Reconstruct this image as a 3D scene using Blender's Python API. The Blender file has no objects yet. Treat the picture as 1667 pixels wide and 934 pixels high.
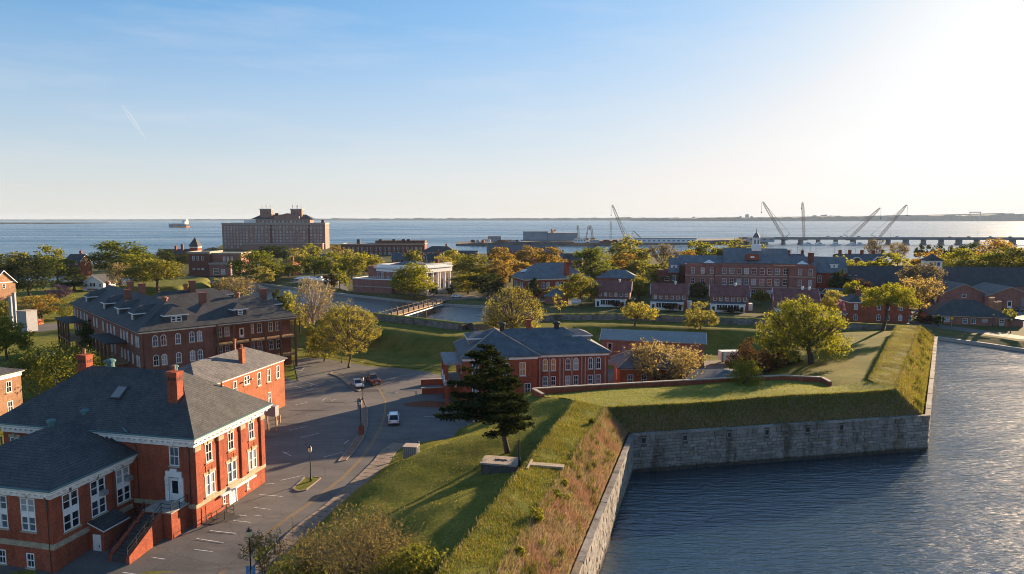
import bpy, bmesh, math, random
import numpy as np
from mathutils import Vector, Matrix
from mathutils.geometry import delaunay_2d_cdt
C = bpy.context.scene.collection
SC = bpy.context.scene
R = math.radians
random.seed(7)
# ---------------------------------------------------------------- camera, sky, sun, exposure
CAM_H = 34.0; FPX = 1112.0; PITCH = math.atan(111.5 / FPX)
cam_d = bpy.data.cameras.new('camera'); cam = bpy.data.objects.new('camera', cam_d); C.objects.link(cam)
cam.location = (0, 0, CAM_H); cam.rotation_euler = (R(90) - PITCH, 0, 0)
cam_d.sensor_width = 36; cam_d.lens = FPX / 1667 * 36; cam_d.clip_start = 0.5; cam_d.clip_end = 60000
SC.camera = cam
SUN_AZ, SUN_EL = R(44.0), R(13.0)          # azimuth clockwise from +Y
W = bpy.data.worlds.new('World'); SC.world = W; W.use_nodes = True
nt = W.node_tree; bg = nt.nodes['Background']
SKY_G = .70; SKY_T = (.575, .87, 1.12, 1); SKY_H = (3.5, 3.1, 2.95, 1)
sky = nt.nodes.new('ShaderNodeTexSky'); sky.sky_type = 'NISHITA'; sky.sun_disc = False
sky.sun_elevation = SUN_EL; sky.sun_rotation = SUN_AZ; sky.altitude = 0
sky.air_density = 1.0; sky.dust_density = 0.6; sky.ozone_density = 2.5
# the lens and the film roll the bright part of the sky off; thin haze near the horizon pales it towards warm grey
def wn(ty, **k):
    x = nt.nodes.new('ShaderNode' + ty)
    for a, v in k.items(): setattr(x, a, v)
    return x
gm = wn('Gamma'); gm.inputs[1].default_value = SKY_G; nt.links.new(sky.outputs[0], gm.inputs[0])
sc_ = wn('MixRGB', blend_type='MULTIPLY'); sc_.inputs[0].default_value = 1; sc_.inputs[2].default_value = SKY_T; nt.links.new(gm.outputs[0], sc_.inputs[1])
bw = wn('RGBToBW'); nt.links.new(sc_.outputs[0], bw.inputs[0]); mr = wn('MapRange'); mr.inputs[1].default_value = 1.5; mr.inputs[2].default_value = 3.8; mr.inputs[4].default_value = .8; nt.links.new(bw.outputs[0], mr.inputs[0])
wv = wn('MixRGB', blend_type='MULTIPLY'); wv.inputs[0].default_value = 1; wv.inputs[2].default_value = (1.08, 1.03, 1.0, 1); nt.links.new(bw.outputs[0], wv.inputs[1])
ds = wn('MixRGB'); nt.links.new(mr.outputs[0], ds.inputs[0]); nt.links.new(sc_.outputs[0], ds.inputs[1]); nt.links.new(wv.outputs[0], ds.inputs[2])
mr2 = wn('MapRange'); mr2.inputs[1].default_value = 1.9; mr2.inputs[2].default_value = 9; mr2.inputs[3].default_value = 1.0; mr2.inputs[4].default_value = .45; nt.links.new(bw.outputs[0], mr2.inputs[0])
cp_ = wn('MixRGB', blend_type='MULTIPLY'); cp_.inputs[0].default_value = 1; nt.links.new(ds.outputs[0], cp_.inputs[1]); nt.links.new(mr2.outputs[0], cp_.inputs[2])
tc = wn('TexCoord'); sp = wn('SeparateXYZ'); nt.links.new(tc.outputs['Generated'], sp.inputs[0])
rp = wn('ValToRGB'); e = rp.color_ramp.elements; e[0].position = 0.0; e[0].color = (.66,)*3 + (1,); e[1].position = .26; e[1].color = (0, 0, 0, 1); e.new(.10).color = (.30, .30, .30, 1)
nt.links.new(sp.outputs[2], rp.inputs[0])
hz = wn('MixRGB'); nt.links.new(rp.outputs[0], hz.inputs[0]); nt.links.new(cp_.outputs[0], hz.inputs[1]); hz.inputs[2].default_value = SKY_H
mpw = wn('Mapping'); mpw.inputs['Scale'].default_value = (2.2, 2.2, 16); mpw.inputs['Rotation'].default_value = (.12, .05, 0); nt.links.new(tc.outputs['Generated'], mpw.inputs[0])
cn0 = wn('TexNoise'); cn0.inputs['Scale'].default_value = 1.6; cn0.inputs['Detail'].default_value = 7; cn0.inputs['Roughness'].default_value = .62; nt.links.new(mpw.outputs[0], cn0.inputs['Vector'])
crr = wn('MapRange'); crr.inputs[1].default_value = .48; crr.inputs[2].default_value = .8; crr.inputs[4].default_value = .22; nt.links.new(cn0.outputs[0], crr.inputs[0])
cir = wn('MixRGB'); nt.links.new(crr.outputs[0], cir.inputs[0]); nt.links.new(hz.outputs[0], cir.inputs[1]); cir.inputs[2].default_value = (3.3, 3.15, 3.1, 1)
nt.links.new(cir.outputs[0], bg.inputs[0]); bg.inputs[1].default_value = 0.085
sun_d = bpy.data.lights.new('sun', 'SUN'); sun = bpy.data.objects.new('sun', sun_d); C.objects.link(sun)
sun_d.energy = 5.0; sun_d.angle = R(0.5); sun_d.color = (1.0, 0.72, 0.45)
sdir = Vector((math.sin(SUN_AZ) * math.cos(SUN_EL), math.cos(SUN_AZ) * math.cos(SUN_EL), math.sin(SUN_EL)))
sun.rotation_euler = sdir.to_track_quat('Z', 'Y').to_euler(); sun.location = sdir * 300
SC.view_settings.view_transform = 'Standard'; SC.view_settings.look = 'None'
SC.view_settings.exposure = 1.72; SC.view_settings.gamma = 1.0
SC.render.engine = 'CYCLES'
cy = SC.cycles
cy.max_bounces = 6; cy.diffuse_bounces = 4; cy.glossy_bounces = 3; cy.transmission_bounces = 3; cy.transparent_max_bounces = 6
cy.use_denoising = True; cy.denoiser = 'OPENIMAGEDENOISE'; cy.denoising_prefilter = 'ACCURATE'; cy.denoising_input_passes = 'RGB_ALBEDO_NORMAL'; cy.filter_width = 1.0; cy.sample_clamp_indirect = 1.5; cy.sample_clamp_direct = 1.4
try: cy.volume_step_rate = 4; cy.volume_max_steps = 64
except Exception: pass
# ---------------------------------------------------------------- layout helpers
_c, _s = math.cos(PITCH), math.sin(PITCH)
def ray(px, py):
    x = (px - 833.5) / FPX; y = -(py - 467) / FPX
    return (x, _c + y * _s, -_s + y * _c)
def at(px, py, z=0.0):                      # photo pixel -> point on the level z
    d = ray(px, py); t = (z - CAM_H) / d[2]
    return Vector((d[0] * t, d[1] * t, z))
def far(px, py, Y):                         # photo pixel -> point at the depth Y
    d = ray(px, py); t = Y / d[1]
    return Vector((d[0] * t, Y, CAM_H + d[2] * t))
def rnd(a, b): return random.uniform(a, b)
# ---------------------------------------------------------------- mesh builder
class MB:
    def __init__(s): s.v = []; s.f = []; s.m = []
    def poly(s, pts, mi=0):
        n = len(s.v); s.v += [tuple(p) for p in pts]; s.f.append(tuple(range(n, n + len(pts)))); s.m.append(mi)
    def box(s, x0, x1, y0, y1, z0, z1, mi=0, M=None):
        p = [(x0,y0,z0),(x1,y0,z0),(x1,y1,z0),(x0,y1,z0),(x0,y0,z1),(x1,y0,z1),(x1,y1,z1),(x0,y1,z1)]
        if M is not None: p = [tuple(M @ Vector(q)) for q in p]
        n = len(s.v); s.v += p
        for f in ((0,3,2,1),(4,5,6,7),(0,1,5,4),(1,2,6,5),(2,3,7,6),(3,0,4,7)):
            s.f.append(tuple(n + i for i in f)); s.m.append(mi)
    def bar(s, a, b, w, h=None, mi=0):      # square bar from a to b
        a, b = Vector(a), Vector(b); d = b - a; L = d.length
        if L < 1e-6: return
        M = Matrix.Translation(a) @ d.to_track_quat('Z', 'Y').to_matrix().to_4x4()
        h = h or w; s.box(-w/2, w/2, -h/2, h/2, 0, L, mi, M)
    def tube(s, pts, rad, n=6, mi=0, cap=True):
        pts = [Vector(p) for p in pts]; base = len(s.v); k = len(pts)
        for i, p in enumerate(pts):
            d = (pts[min(i+1, k-1)] - pts[max(i-1, 0)])
            if d.length < 1e-7: d = Vector((0,0,1))
            q = d.to_track_quat('Z', 'Y')
            for j in range(n):
                a = 2 * math.pi * j / n
                s.v.append(tuple(p + q @ Vector((math.cos(a) * rad[i], math.sin(a) * rad[i], 0))))
        for i in range(k - 1):
            for j in range(n):
                j2 = (j + 1) % n
                s.f.append((base+i*n+j, base+i*n+j2, base+(i+1)*n+j2, base+(i+1)*n+j)); s.m.append(mi)
        if cap:
            s.f.append(tuple(base+(k-1)*n+j for j in range(n))); s.m.append(mi)
            s.f.append(tuple(base+n-1-j for j in range(n))); s.m.append(mi)
    def lathe(s, prof, n=10, mi=0, o=(0,0,0)):
        s.tube([(o[0], o[1], o[2] + z) for r, z in prof], [max(r, .001) for r, z in prof], n, mi)
    def mesh(s, name, mats, smooth=False):
        me = bpy.data.meshes.new(name); me.from_pydata(s.v, [], s.f)
        for m in (mats if isinstance(mats, (list, tuple)) else [mats]): me.materials.append(m)
        if any(s.m): me.polygons.foreach_set('material_index', s.m)
        if smooth: me.polygons.foreach_set('use_smooth', [True] * len(s.f))
        me.update(); return me
    def build(s, name, mats, parent=None, loc=(0,0,0), rz=0, smooth=False):
        return put(s.mesh(name, mats, smooth), name, parent, loc, rz)
def put(me, name, parent=None, loc=(0,0,0), rz=0):
    o = bpy.data.objects.new(name, me); C.objects.link(o); o.location = loc; o.rotation_euler = (0, 0, rz)
    if parent is not None: o.parent = parent
    return o
def tag(o, label=None, cat=None, group=None, kind=None):
    if label: o['label'] = label
    if cat: o['category'] = cat
    if group: o['group'] = group
    if kind: o['kind'] = kind
    return o
def thing(name, label, cat, loc=(0,0,0), rz=0, group=None):
    o = bpy.data.objects.new(name, None); C.objects.link(o); o.location = loc; o.rotation_euler = (0, 0, rz)
    o.empty_display_size = .5
    return tag(o, label, cat, group)
def struct(o): o['kind'] = 'structure'; return o
def kids(o): return [c for c in ALLK.get(o.name, [])]
def copy_tree(o, loc=None, rz=None, label=None, parent=None):
    n = o.copy(); C.objects.link(n)
    if parent is not None: n.parent = parent
    for ch in o.children: copy_tree(ch, parent=n)
    if loc is not None: n.location = loc
    if rz is not None: n.rotation_euler = (0, 0, rz)
    if label: n['label'] = label
    return n
# ---------------------------------------------------------------- materials
def mat(name, col, rough=.8, spec=.3, metal=0):
    m = bpy.data.materials.new(name); m.use_nodes = True; b = m.node_tree.nodes['Principled BSDF']
    b.inputs['Base Color'].default_value = (*col, 1); b.inputs['Roughness'].default_value = rough
    b.inputs['Metallic'].default_value = metal; b.inputs['Specular IOR Level'].default_value = spec
    return m
class NT:
    def __init__(s, m): s.t = m.node_tree; s.b = s.t.nodes['Principled BSDF']
    def n(s, ty, **k):
        x = s.t.nodes.new('ShaderNode' + ty)
        for a, v in k.items(): setattr(x, a, v)
        return x
    def l(s, a, b): s.t.links.new(a, b)
    def co(s, kind='Object'):
        return s.n('TexCoord').outputs[kind] if kind != 'World' else s.n('NewGeometry').outputs['Position']
    def noise(s, vec, scale, det=3, rough=.6, sc=None):
        if sc is not None:
            mp = s.n('Mapping'); mp.inputs['Scale'].default_value = sc; s.l(vec, mp.inputs[0]); vec = mp.outputs[0]
        x = s.n('TexNoise'); x.inputs['Scale'].default_value = scale; x.inputs['Detail'].default_value = det
        x.inputs['Roughness'].default_value = rough; s.l(vec, x.inputs['Vector']); return x.outputs[0]
    def ramp(s, fac, stops):
        x = s.n('ValToRGB'); e = x.color_ramp.elements
        while len(e) < len(stops): e.new(.5)
        for i, (p, c) in enumerate(stops): e[i].position = p; e[i].color = (*c, 1) if len(c) == 3 else c
        s.l(fac, x.inputs[0]); return x.outputs[0]
    def mix(s, fac, a, b, mode='MIX'):
        x = s.n('MixRGB', blend_type=mode)
        for i, v in ((0, fac), (1, a), (2, b)):
            if hasattr(v, 'links'): s.l(v, x.inputs[i])
            elif i == 0: x.inputs[0].default_value = v
            else: x.inputs[i].default_value = (*v, 1)
        return x.outputs[0]
    def math(s, op, a, b=0.0):
        x = s.n('Math', operation=op)
        for i, v in ((0, a), (1, b)):
            if hasattr(v, 'links'): s.l(v, x.inputs[i])
            else: x.inputs[i].default_value = v
        return x.outputs[0]
    def col(s, c): s.l(c, s.b.inputs['Base Color'])
    def bump(s, h, strength=.4, dist=.05):
        x = s.n('Bump'); x.inputs['Strength'].default_value = strength; x.inputs['Distance'].default_value = dist
        s.l(h, x.inputs['Height']); s.l(x.outputs[0], s.b.inputs['Normal']); return x.outputs[0]
def noisy(name, stops, scale=1., rough=.9, fine=None, bump=.3, bscale=None, space='Object', spec=.2, sc=None, bdist=.05):
    m = mat(name, (.5,.5,.5), rough, spec); t = NT(m); v = t.co(space)
    c = t.ramp(t.noise(v, scale, 5, .65, sc), stops)
    if fine: c = t.mix(.8, c, t.ramp(t.noise(v, fine, 3, .6, sc), [(.3, (.55,.55,.55)), (.7, (1.35,1.35,1.35))]), 'MULTIPLY')
    t.col(c)
    if bump: t.bump(t.noise(v, bscale or scale * 6, 4), bump, bdist)
    return m
def brick_mat(name, c1, c2, mortar, stain=.5):
    m = mat(name, c1, .85, .2); t = NT(m); v = t.co()
    sx = t.n('SeparateXYZ'); t.l(v, sx.inputs[0])
    cb = t.n('CombineXYZ'); t.l(t.math('ADD', sx.outputs[0], sx.outputs[1]), cb.inputs[0]); t.l(sx.outputs[2], cb.inputs[1])
    b = t.n('TexBrick'); t.l(cb.outputs[0], b.inputs['Vector'])
    b.inputs['Color1'].default_value = (*c1, 1); b.inputs['Color2'].default_value = (*c2, 1); b.inputs['Mortar'].default_value = (*mortar, 1)
    b.inputs['Scale'].default_value = 1; b.inputs['Mortar Size'].default_value = .008; b.inputs['Brick Width'].default_value = .23; b.inputs['Row Height'].default_value = .078
    n1 = t.ramp(t.noise(v, .45, 5, .7), [(.3, (1-stain*.7,)*3), (.55, (1.0,)*3), (.75, (1.12,1.1,1.08))])
    n2 = t.ramp(t.noise(v, 7, 2, .6), [(.3, (.72,.7,.7)), (.7, (1.22,1.22,1.22))])
    n3 = t.ramp(t.noise(v, 1.1, 3, .6), [(.60, (1,1,1)), (.68, (1.2,1.3,1.42))]); n4 = t.ramp(t.noise(v, 1.6, 4, .6, (1,1,.12)), [(.36, (.62,.6,.6)), (.5, (1,1,1))])
    c = t.mix(1, t.mix(1, b.outputs['Color'], n1, 'MULTIPLY'), n2, 'MULTIPLY'); c = t.mix(.4, t.mix(.8, c, n3, 'MULTIPLY'), n4, 'MULTIPLY'); t.col(c)
    t.bump(b.outputs['Fac'], -.25, .02)
    return m
def slate_mat(name, a, b, streak=(1, 1, .35)):
    m = mat(name, a, .75, .25); t = NT(m); v = t.co()
    sx = t.n('SeparateXYZ'); t.l(v, sx.inputs[0])
    cb = t.n('CombineXYZ'); t.l(t.math('ADD', sx.outputs[0], sx.outputs[1]), cb.inputs[0]); t.l(sx.outputs[2], cb.inputs[1])
    br = t.n('TexBrick'); t.l(cb.outputs[0], br.inputs['Vector']); br.inputs['Scale'].default_value = 1
    br.inputs['Brick Width'].default_value = .45; br.inputs['Row Height'].default_value = .16; br.inputs['Mortar Size'].default_value = .012
    br.inputs['Color1'].default_value = (*a, 1); br.inputs['Color2'].default_value = (*b, 1); br.inputs['Mortar'].default_value = (*[x * .45 for x in a], 1)
    n1 = t.ramp(t.noise(v, .5, 5, .7, streak), [(.3, (.7,.7,.72)), (.5, (1,1,1)), (.72, (1.35,1.3,1.22))])
    n2 = t.ramp(t.noise(v, 5, 2, .7), [(.3, (.75,.75,.75)), (.7, (1.25,1.25,1.25))])
    t.col(t.mix(1, t.mix(1, br.outputs['Color'], n1, 'MULTIPLY'), n2, 'MULTIPLY')); t.bump(br.outputs['Fac'], -.4, .02)
    return m
def leaf_mat(name, dark, light, trans=.4, tcol=None):
    m = bpy.data.materials.new(name); m.use_nodes = True; t = NT(m); nt_ = m.node_tree
    g = t.n('NewGeometry'); oi = t.n('ObjectInfo')
    c = t.mix(g.outputs['Random Per Island'], dark, light)
    hv = t.ramp(oi.outputs['Random'], [(0, (.8,.82,.85)), (.5, (1,1,1)), (1, (1.18,1.12,.9))])
    c = t.mix(1, c, hv, 'MULTIPLY')
    df = t.n('BsdfDiffuse'); tr = t.n('BsdfTranslucent'); mx = t.n('MixShader'); mx.inputs[0].default_value = trans
    t.l(c, df.inputs[0])
    t.l(t.mix(1, c, tcol or (1.5, 1.35, .8), 'MULTIPLY'), tr.inputs[0])
    t.l(df.outputs[0], mx.inputs[1]); t.l(tr.outputs[0], mx.inputs[2])
    nt_.links.new(mx.outputs[0], nt_.nodes['Material Output'].inputs[0]); nt_.nodes.remove(t.b)
    return m
M = {}
M['brick'] = brick_mat('brick_red', (.38,.085,.038), (.28,.062,.032), (.29,.12,.08))
M['brick_d'] = brick_mat('brick_dark', (.21,.062,.042), (.155,.048,.036), (.2,.11,.09))
M['brick_o'] = brick_mat('brick_orange', (.42,.125,.05), (.33,.095,.04), (.32,.16,.1))
M['brick_m'] = brick_mat('brick_mauve', (.33,.13,.10), (.26,.105,.085), (.3,.2,.16))
M['brick_b'] = brick_mat('brick_barracks', (.25,.09,.065), (.195,.072,.055), (.22,.13,.10))
M['brick_t'] = brick_mat('brick_tan', (.36,.19,.1), (.3,.155,.085), (.34,.24,.17))
M['slate'] = slate_mat('slate_grey', (.055,.058,.063), (.075,.077,.079))
M['slate_b'] = slate_mat('slate_blue', (.085,.105,.125), (.11,.13,.15))
M['slate_l'] = slate_mat('slate_pale', (.13,.155,.18), (.16,.18,.2))
M['shingle'] = slate_mat('shingle_grey', (.12,.118,.118), (.155,.15,.148))
M['shingle_r'] = slate_mat('shingle_red', (.19,.075,.07), (.23,.09,.08))
M['tile_red'] = slate_mat('tile_red', (.33,.09,.04), (.27,.07,.03))
M['metal_roof'] = noisy('metal_roof', [(.3,(.2,.23,.23)),(.7,(.27,.29,.28))], .4, .45, 3, .1, 3, spec=.5)
M['flat_roof'] = noisy('flat_roof', [(.3,(.2,.2,.21)),(.7,(.3,.3,.3))], .3, .9, 2, .1)
M['white'] = noisy('white_paint', [(.25,(.55,.54,.52)),(.5,(.78,.77,.75)),(.8,(.82,.81,.79))], 1.3, .55, None, .08, 8, spec=.4)
M['cream'] = noisy('cream_paint', [(.3,(.55,.5,.4)),(.7,(.66,.6,.5))], 1.3, .6, None, .08, 8)
M['stone'] = noisy('buff_stone', [(.3,(.3,.24,.16)),(.7,(.46,.38,.27))], 1.5, .85, 12, .2, 12)
M['conc'] = noisy('concrete', [(.3,(.3,.27,.24)),(.7,(.42,.38,.34))], .8, .9, 9, .2, 12)
M['black'] = mat('black_iron', (.018,.018,.02), .5, .4)
M['gutter'] = mat('dark_gutter', (.05,.06,.065), .5, .4)
M['copper'] = mat('weathered_copper', (.07,.16,.17), .6, .4)
M['wood'] = noisy('brown_timber', [(.3,(.13,.06,.035)),(.7,(.2,.095,.055))], 2, .8, 14, .15, 14)
M['deckwood'] = noisy('deck_timber', [(.3,(.3,.19,.1)),(.7,(.42,.28,.16))], 2, .8, 12, .15, 14)
M['steel'] = mat('galvanised', (.35,.36,.37), .45, .5, .4)
M['clay'] = mat('clay_pot', (.3,.12,.07), .8)
M['louver'] = mat('grey_louver', (.2,.2,.21), .6)
def glass_mat(name, c, rough=.06):
    m = mat(name, c, rough, .6); return m
GL = [glass_mat('pane_dark', (.015,.02,.03)), glass_mat('pane_grey', (.10,.12,.15), .12), glass_mat('pane_blind', (.33,.34,.35), .2), glass_mat('pane_dusk', (.04,.055,.075))]
GLW = glass_mat('pane_sun_reflect', (.4,.25,.1), .1)  # orange base colour stands in for sunlight reflected in the pane
# ---------------------------------------------------------------- buildings kit
_wc = {}
def arch_pts(w, h, rise, n=8):
    return [(-w/2 + w*i/n, h - rise + rise * math.sin(math.pi * i / n) ** .8) for i in range(n + 1)]
def frame_mesh(w, h, style):
    k = ('f', round(w, 2), round(h, 2), style)
    if k in _wc: return _wc[k]
    m = MB(); b = .1; y0, y1 = -.035, .1
    top = h
    if style == 'arch':
        rise = min(.42, w * .38); top = h - rise; P = arch_pts(w, h, rise); Q = arch_pts(w - 2*b, h - b, rise)
        for i in range(len(P) - 1):
            a0, a1, c0, c1 = P[i], P[i+1], Q[i], Q[i+1]
            m.poly([(a0[0],y0,a0[1]),(c0[0],y0,c0[1]),(c1[0],y0,c1[1]),(a1[0],y0,a1[1])])
            m.poly([(c0[0],y0,c0[1]),(c0[0],y1,c0[1]),(c1[0],y1,c1[1]),(c1[0],y0,c1[1])])
            m.poly([(a0[0],y0,a0[1]),(a1[0],y0,a1[1]),(a1[0],y1,a1[1]),(a0[0],y1,a0[1])])
    m.box(-w/2, -w/2+b, y0, y1, 0, top); m.box(w/2-b, w/2, y0, y1, 0, top); m.box(-w/2+b, w/2-b, y0, y1, 0, b)
    if style != 'arch': m.box(-w/2+b, w/2-b, y0, y1, h-b, h)
    bands = [(b, h - b)]
    xs = [(-w/2+b, w/2-b)]
    if style in ('pair', 'tall'):
        m.box(-.09, .09, y0-.02, y1, b, h-b); xs = [(-w/2+b, -.09), (.09, w/2-b)]
    if style == 'tall':
        a, c = h*.42, h*.60; m.box(-w/2+b, -.09, y0+.01, y1, a, c); m.box(.09, w/2-b, y0+.01, y1, a, c); bands = [(b, a), (c, h-b)]
    for z0, z1 in bands:
        zm = (z0 + z1) / 2
        for xa, xb in xs:
            m.box(xa, xb, y0+.02, y1-.02, zm-.04, zm+.04)
            if style in ('sash', 'arch') and w > .85:
                for q in ((z0, zm-.04), (zm+.04, z1)): m.box((xa+xb)/2-.022, (xa+xb)/2+.022, y0+.03, y1-.03, q[0], q[1])
    _wc[k] = m.mesh('window', M['white']); return _wc[k]
def pane_mesh(w, h, gi, style='sash'):
    k = ('p', round(w, 2), round(h, 2), gi, style)
    if k not in _wc:
        m = MB(); a = .05
        if style == 'arch':
            pts = [(-w/2+a, .06, a), (w/2-a, .06, a)] + [(x*(1-2*a/w), .06, z-a) for x, z in reversed(arch_pts(w, h, min(.42, w*.38)))]
            m.poly(pts)
        else: m.poly([(-w/2+a,.06,a),(w/2-a,.06,a),(w/2-a,.06,h-a),(-w/2+a,.06,h-a)])
        _wc[k] = m.mesh('pane', GLW if gi == 9 else GL[gi])
    return _wc[k]
def sill_mesh(w, mt):
    k = ('s', round(w, 2), mt)
    if k not in _wc:
        m = MB(); m.box(-w/2-.12, w/2+.12, -.14, .02, -.16, -.002); _wc[k] = m.mesh('sill', M[mt])
    return _wc[k]
def lintel_mesh(w, mt):
    k = ('l', round(w, 2), mt)
    if k not in _wc:
        m = MB(); m.box(-w/2-.2, w/2+.2, -.05, .02, .0, .34); m.box(-.14, .14, -.12, -.052, -.02, .52); _wc[k] = m.mesh('lintel', M[mt])
    return _wc[k]
def far_mesh(w, h, gi):                     # one-mesh window for distant facades: frame, rail and pane
    k = ('far', round(w, 2), round(h, 2), gi)
    if k not in _wc:
        m = MB(); b = min(.16, w * .13)
        m.box(-w/2,-w/2+b,-.06,.1,0,h); m.box(w/2-b,w/2,-.06,.1,0,h); m.box(-w/2+b,w/2-b,-.06,.1,0,b); m.box(-w/2+b,w/2-b,-.06,.1,h-b,h)
        m.box(-w/2+b,w/2-b,-.05,.09,h/2-.05,h/2+.05); m.poly([(-w/2+.03,.06,.03),(w/2-.03,.06,.03),(w/2-.03,.06,h-.03),(-w/2+.03,.06,h-.03)], 1)
        _wc[k] = m.mesh('window', [M['white'], GLW if gi == 9 else GL[gi]])
    return _wc[k]
def door_mesh(w, h, dark=False, solid=False):
    k = ('d', w, h, dark, solid)
    if k not in _wc:
        m = MB(); b = .12
        m.box(-w/2,-w/2+b,-.05,.12,0,h); m.box(w/2-b,w/2,-.05,.12,0,h); m.box(-w/2+b,w/2-b,-.05,.12,h-b,h)
        m.box(-w/2+b, w/2-b, .03, .09, 0, h-b, 1); 
        if solid: m.box(-.015,.015,.015,.028,.05,h-b-.02,2); m.box(.06,.12,-.01,.028,h*.45,h*.5,2)
        else: m.box(-w/2+b+.15, w/2-b-.15, .015, .028, h*.32, h-b-.2, 2)
        _wc[k] = m.mesh('door', [M['white'], M['wood'] if dark else M['white'], GL[0]])
    return _wc[k]
class Block:
    """A box of wall with real openings; add windows with op(), then build()."""
    def __init__(s, parent, x0, x1, y0, y1, z0, z1, mt, name='wall', faces='frbl', reveal=.14):
        s.a = (x0, x1, y0, y1, z0, z1); s.p = parent; s.mt = mt; s.ops = {k: [] for k in 'frbl'}; s.name = name; s.faces = faces; s.rv = reveal
    def geo(s, k):
        x0, x1, y0, y1, z0, z1 = s.a
        return {'f': ((x0, y0), (1, 0), 0, x1-x0), 'r': ((x1, y0), (0, 1), 90, y1-y0), 'b': ((x1, y1), (-1, 0), 180, x1-x0), 'l': ((x0, y1), (0, -1), -90, y1-y0)}[k]
    def u(s, k, c):
        x0, x1, y0, y1, z0, z1 = s.a
        return {'f': c - x0, 'r': c - y0, 'b': x1 - c, 'l': y1 - c}[k]
    def op(s, k, c, z, w, h, style='sash', gi=None, sill='stone', lintel=None, label=None):
        s.ops[k].append((s.u(k, c), z, w, h, style))
        o, d, rot, L = s.geo(k); u = s.u(k, c)
        loc = (o[0] + d[0]*u, o[1] + d[1]*u, z); rz = R(rot)
        if gi is None: gi = random.choice([0, 0, 1, 1, 2, 3])
        if style == 'hole': return None
        if style.startswith('door'):
            e = put(door_mesh(w, h, style == 'doord', style == 'doorw'), 'door', s.p, loc, rz)
        elif style == 'far':
            e = put(far_mesh(w, h, gi), 'window', s.p, loc, rz)
        elif style == 'louver':
            m = MB(); m.box(-w/2,w/2,0,.08,0,h); 
            for i in range(6): m.box(-w/2+.04,w/2-.04,-.02,-.002,h*i/6+.03,h*i/6+h*.1)
            e = m.build('vent', M['louver'], s.p, loc, rz)
        else:
            e = put(frame_mesh(w, h, style), 'window', s.p, loc, rz)
            if style == 'tall':
                p = put(pane_mesh(w, h*.44, gi), 'pane', e); p2 = put(pane_mesh(w, h*.44, random.choice([0,1,2])), 'pane', e, (0, 0, h*.56))
            else: put(pane_mesh(w, h, gi, style), 'pane', e)
            if sill: put(sill_mesh(w, sill), 'sill', e)
            if lintel: put(lintel_mesh(w, lintel), 'lintel', e, (0, 0, h))
        if label: e['label'] = label
        return e
    def build(s):
        m = MB(); x0, x1, y0, y1, z0, z1 = s.a
        for k in s.faces:
            o, d, rot, L = s.geo(k); n = (d[1], -d[0])
            pt = lambda u, z, dep=0: (o[0]+d[0]*u-n[0]*dep, o[1]+d[1]*u-n[1]*dep, z)
            us = sorted({0, L} | {round(q, 4) for a in s.ops[k] for q in (a[0]-a[2]/2, a[0]+a[2]/2) if 0 < q < L})
            zs = sorted({z0, z1} | {round(q, 4) for a in s.ops[k] for q in (a[1], a[1]+a[3]) if z0 < q < z1})
            for i in range(len(us)-1):
                for j in range(len(zs)-1):
                    cu, cz = (us[i]+us[i+1])/2, (zs[j]+zs[j+1])/2
                    if any(abs(cu-a[0]) < a[2]/2 and a[1] < cz < a[1]+a[3] for a in s.ops[k]): continue
                    m.poly([pt(us[i],zs[j]), pt(us[i+1],zs[j]), pt(us[i+1],zs[j+1]), pt(us[i],zs[j+1])])
            for (u, z, w, h, st) in s.ops[k]:
                r = s.rv; a, b = u-w/2, u+w/2
                m.poly([pt(a,z),pt(a,z,r),pt(a,z+h,r),pt(a,z+h)]); m.poly([pt(b,z,r),pt(b,z),pt(b,z+h),pt(b,z+h,r)])
                m.poly([pt(a,z+h,r),pt(b,z+h,r),pt(b,z+h),pt(a,z+h)]); m.poly([pt(a,z),pt(b,z),pt(b,z,r),pt(a,z,r)])
                if st == 'arch':
                    P = arch_pts(w, h, min(.42, w*.38)); hf = len(P)//2
                    for side, cx in ((P[:hf+1], -w/2), (P[hf:], w/2)):
                        m.poly([pt(u+cx, z+h)] + [pt(u+q[0], z+q[1]) for q in side])
                if st == 'hole': m.poly([pt(a,z,r),pt(b,z,r),pt(b,z+h,r),pt(a,z+h,r)])
        return m.build(s.name, s.mt if not isinstance(s.mt, str) else M[s.mt], s.p)
def ring(parent, name, x0, x1, y0, y1, prof, mt):   # mitred moulding round a rectangle: prof = [(out, z), ...]
    m = MB()
    for (o0, z0), (o1, z1) in zip(prof, prof[1:]):
        A = [(x0-o0,y0-o0,z0),(x1+o0,y0-o0,z0),(x1+o0,y1+o0,z0),(x0-o0,y1+o0,z0)]
        B = [(x0-o1,y0-o1,z1),(x1+o1,y0-o1,z1),(x1+o1,y1+o1,z1),(x0-o1,y1+o1,z1)]
        for i in range(4): j = (i+1) % 4; m.poly([A[i], A[j], B[j], B[i]])
    return m.build(name, M[mt] if isinstance(mt, str) else mt, parent)
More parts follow.
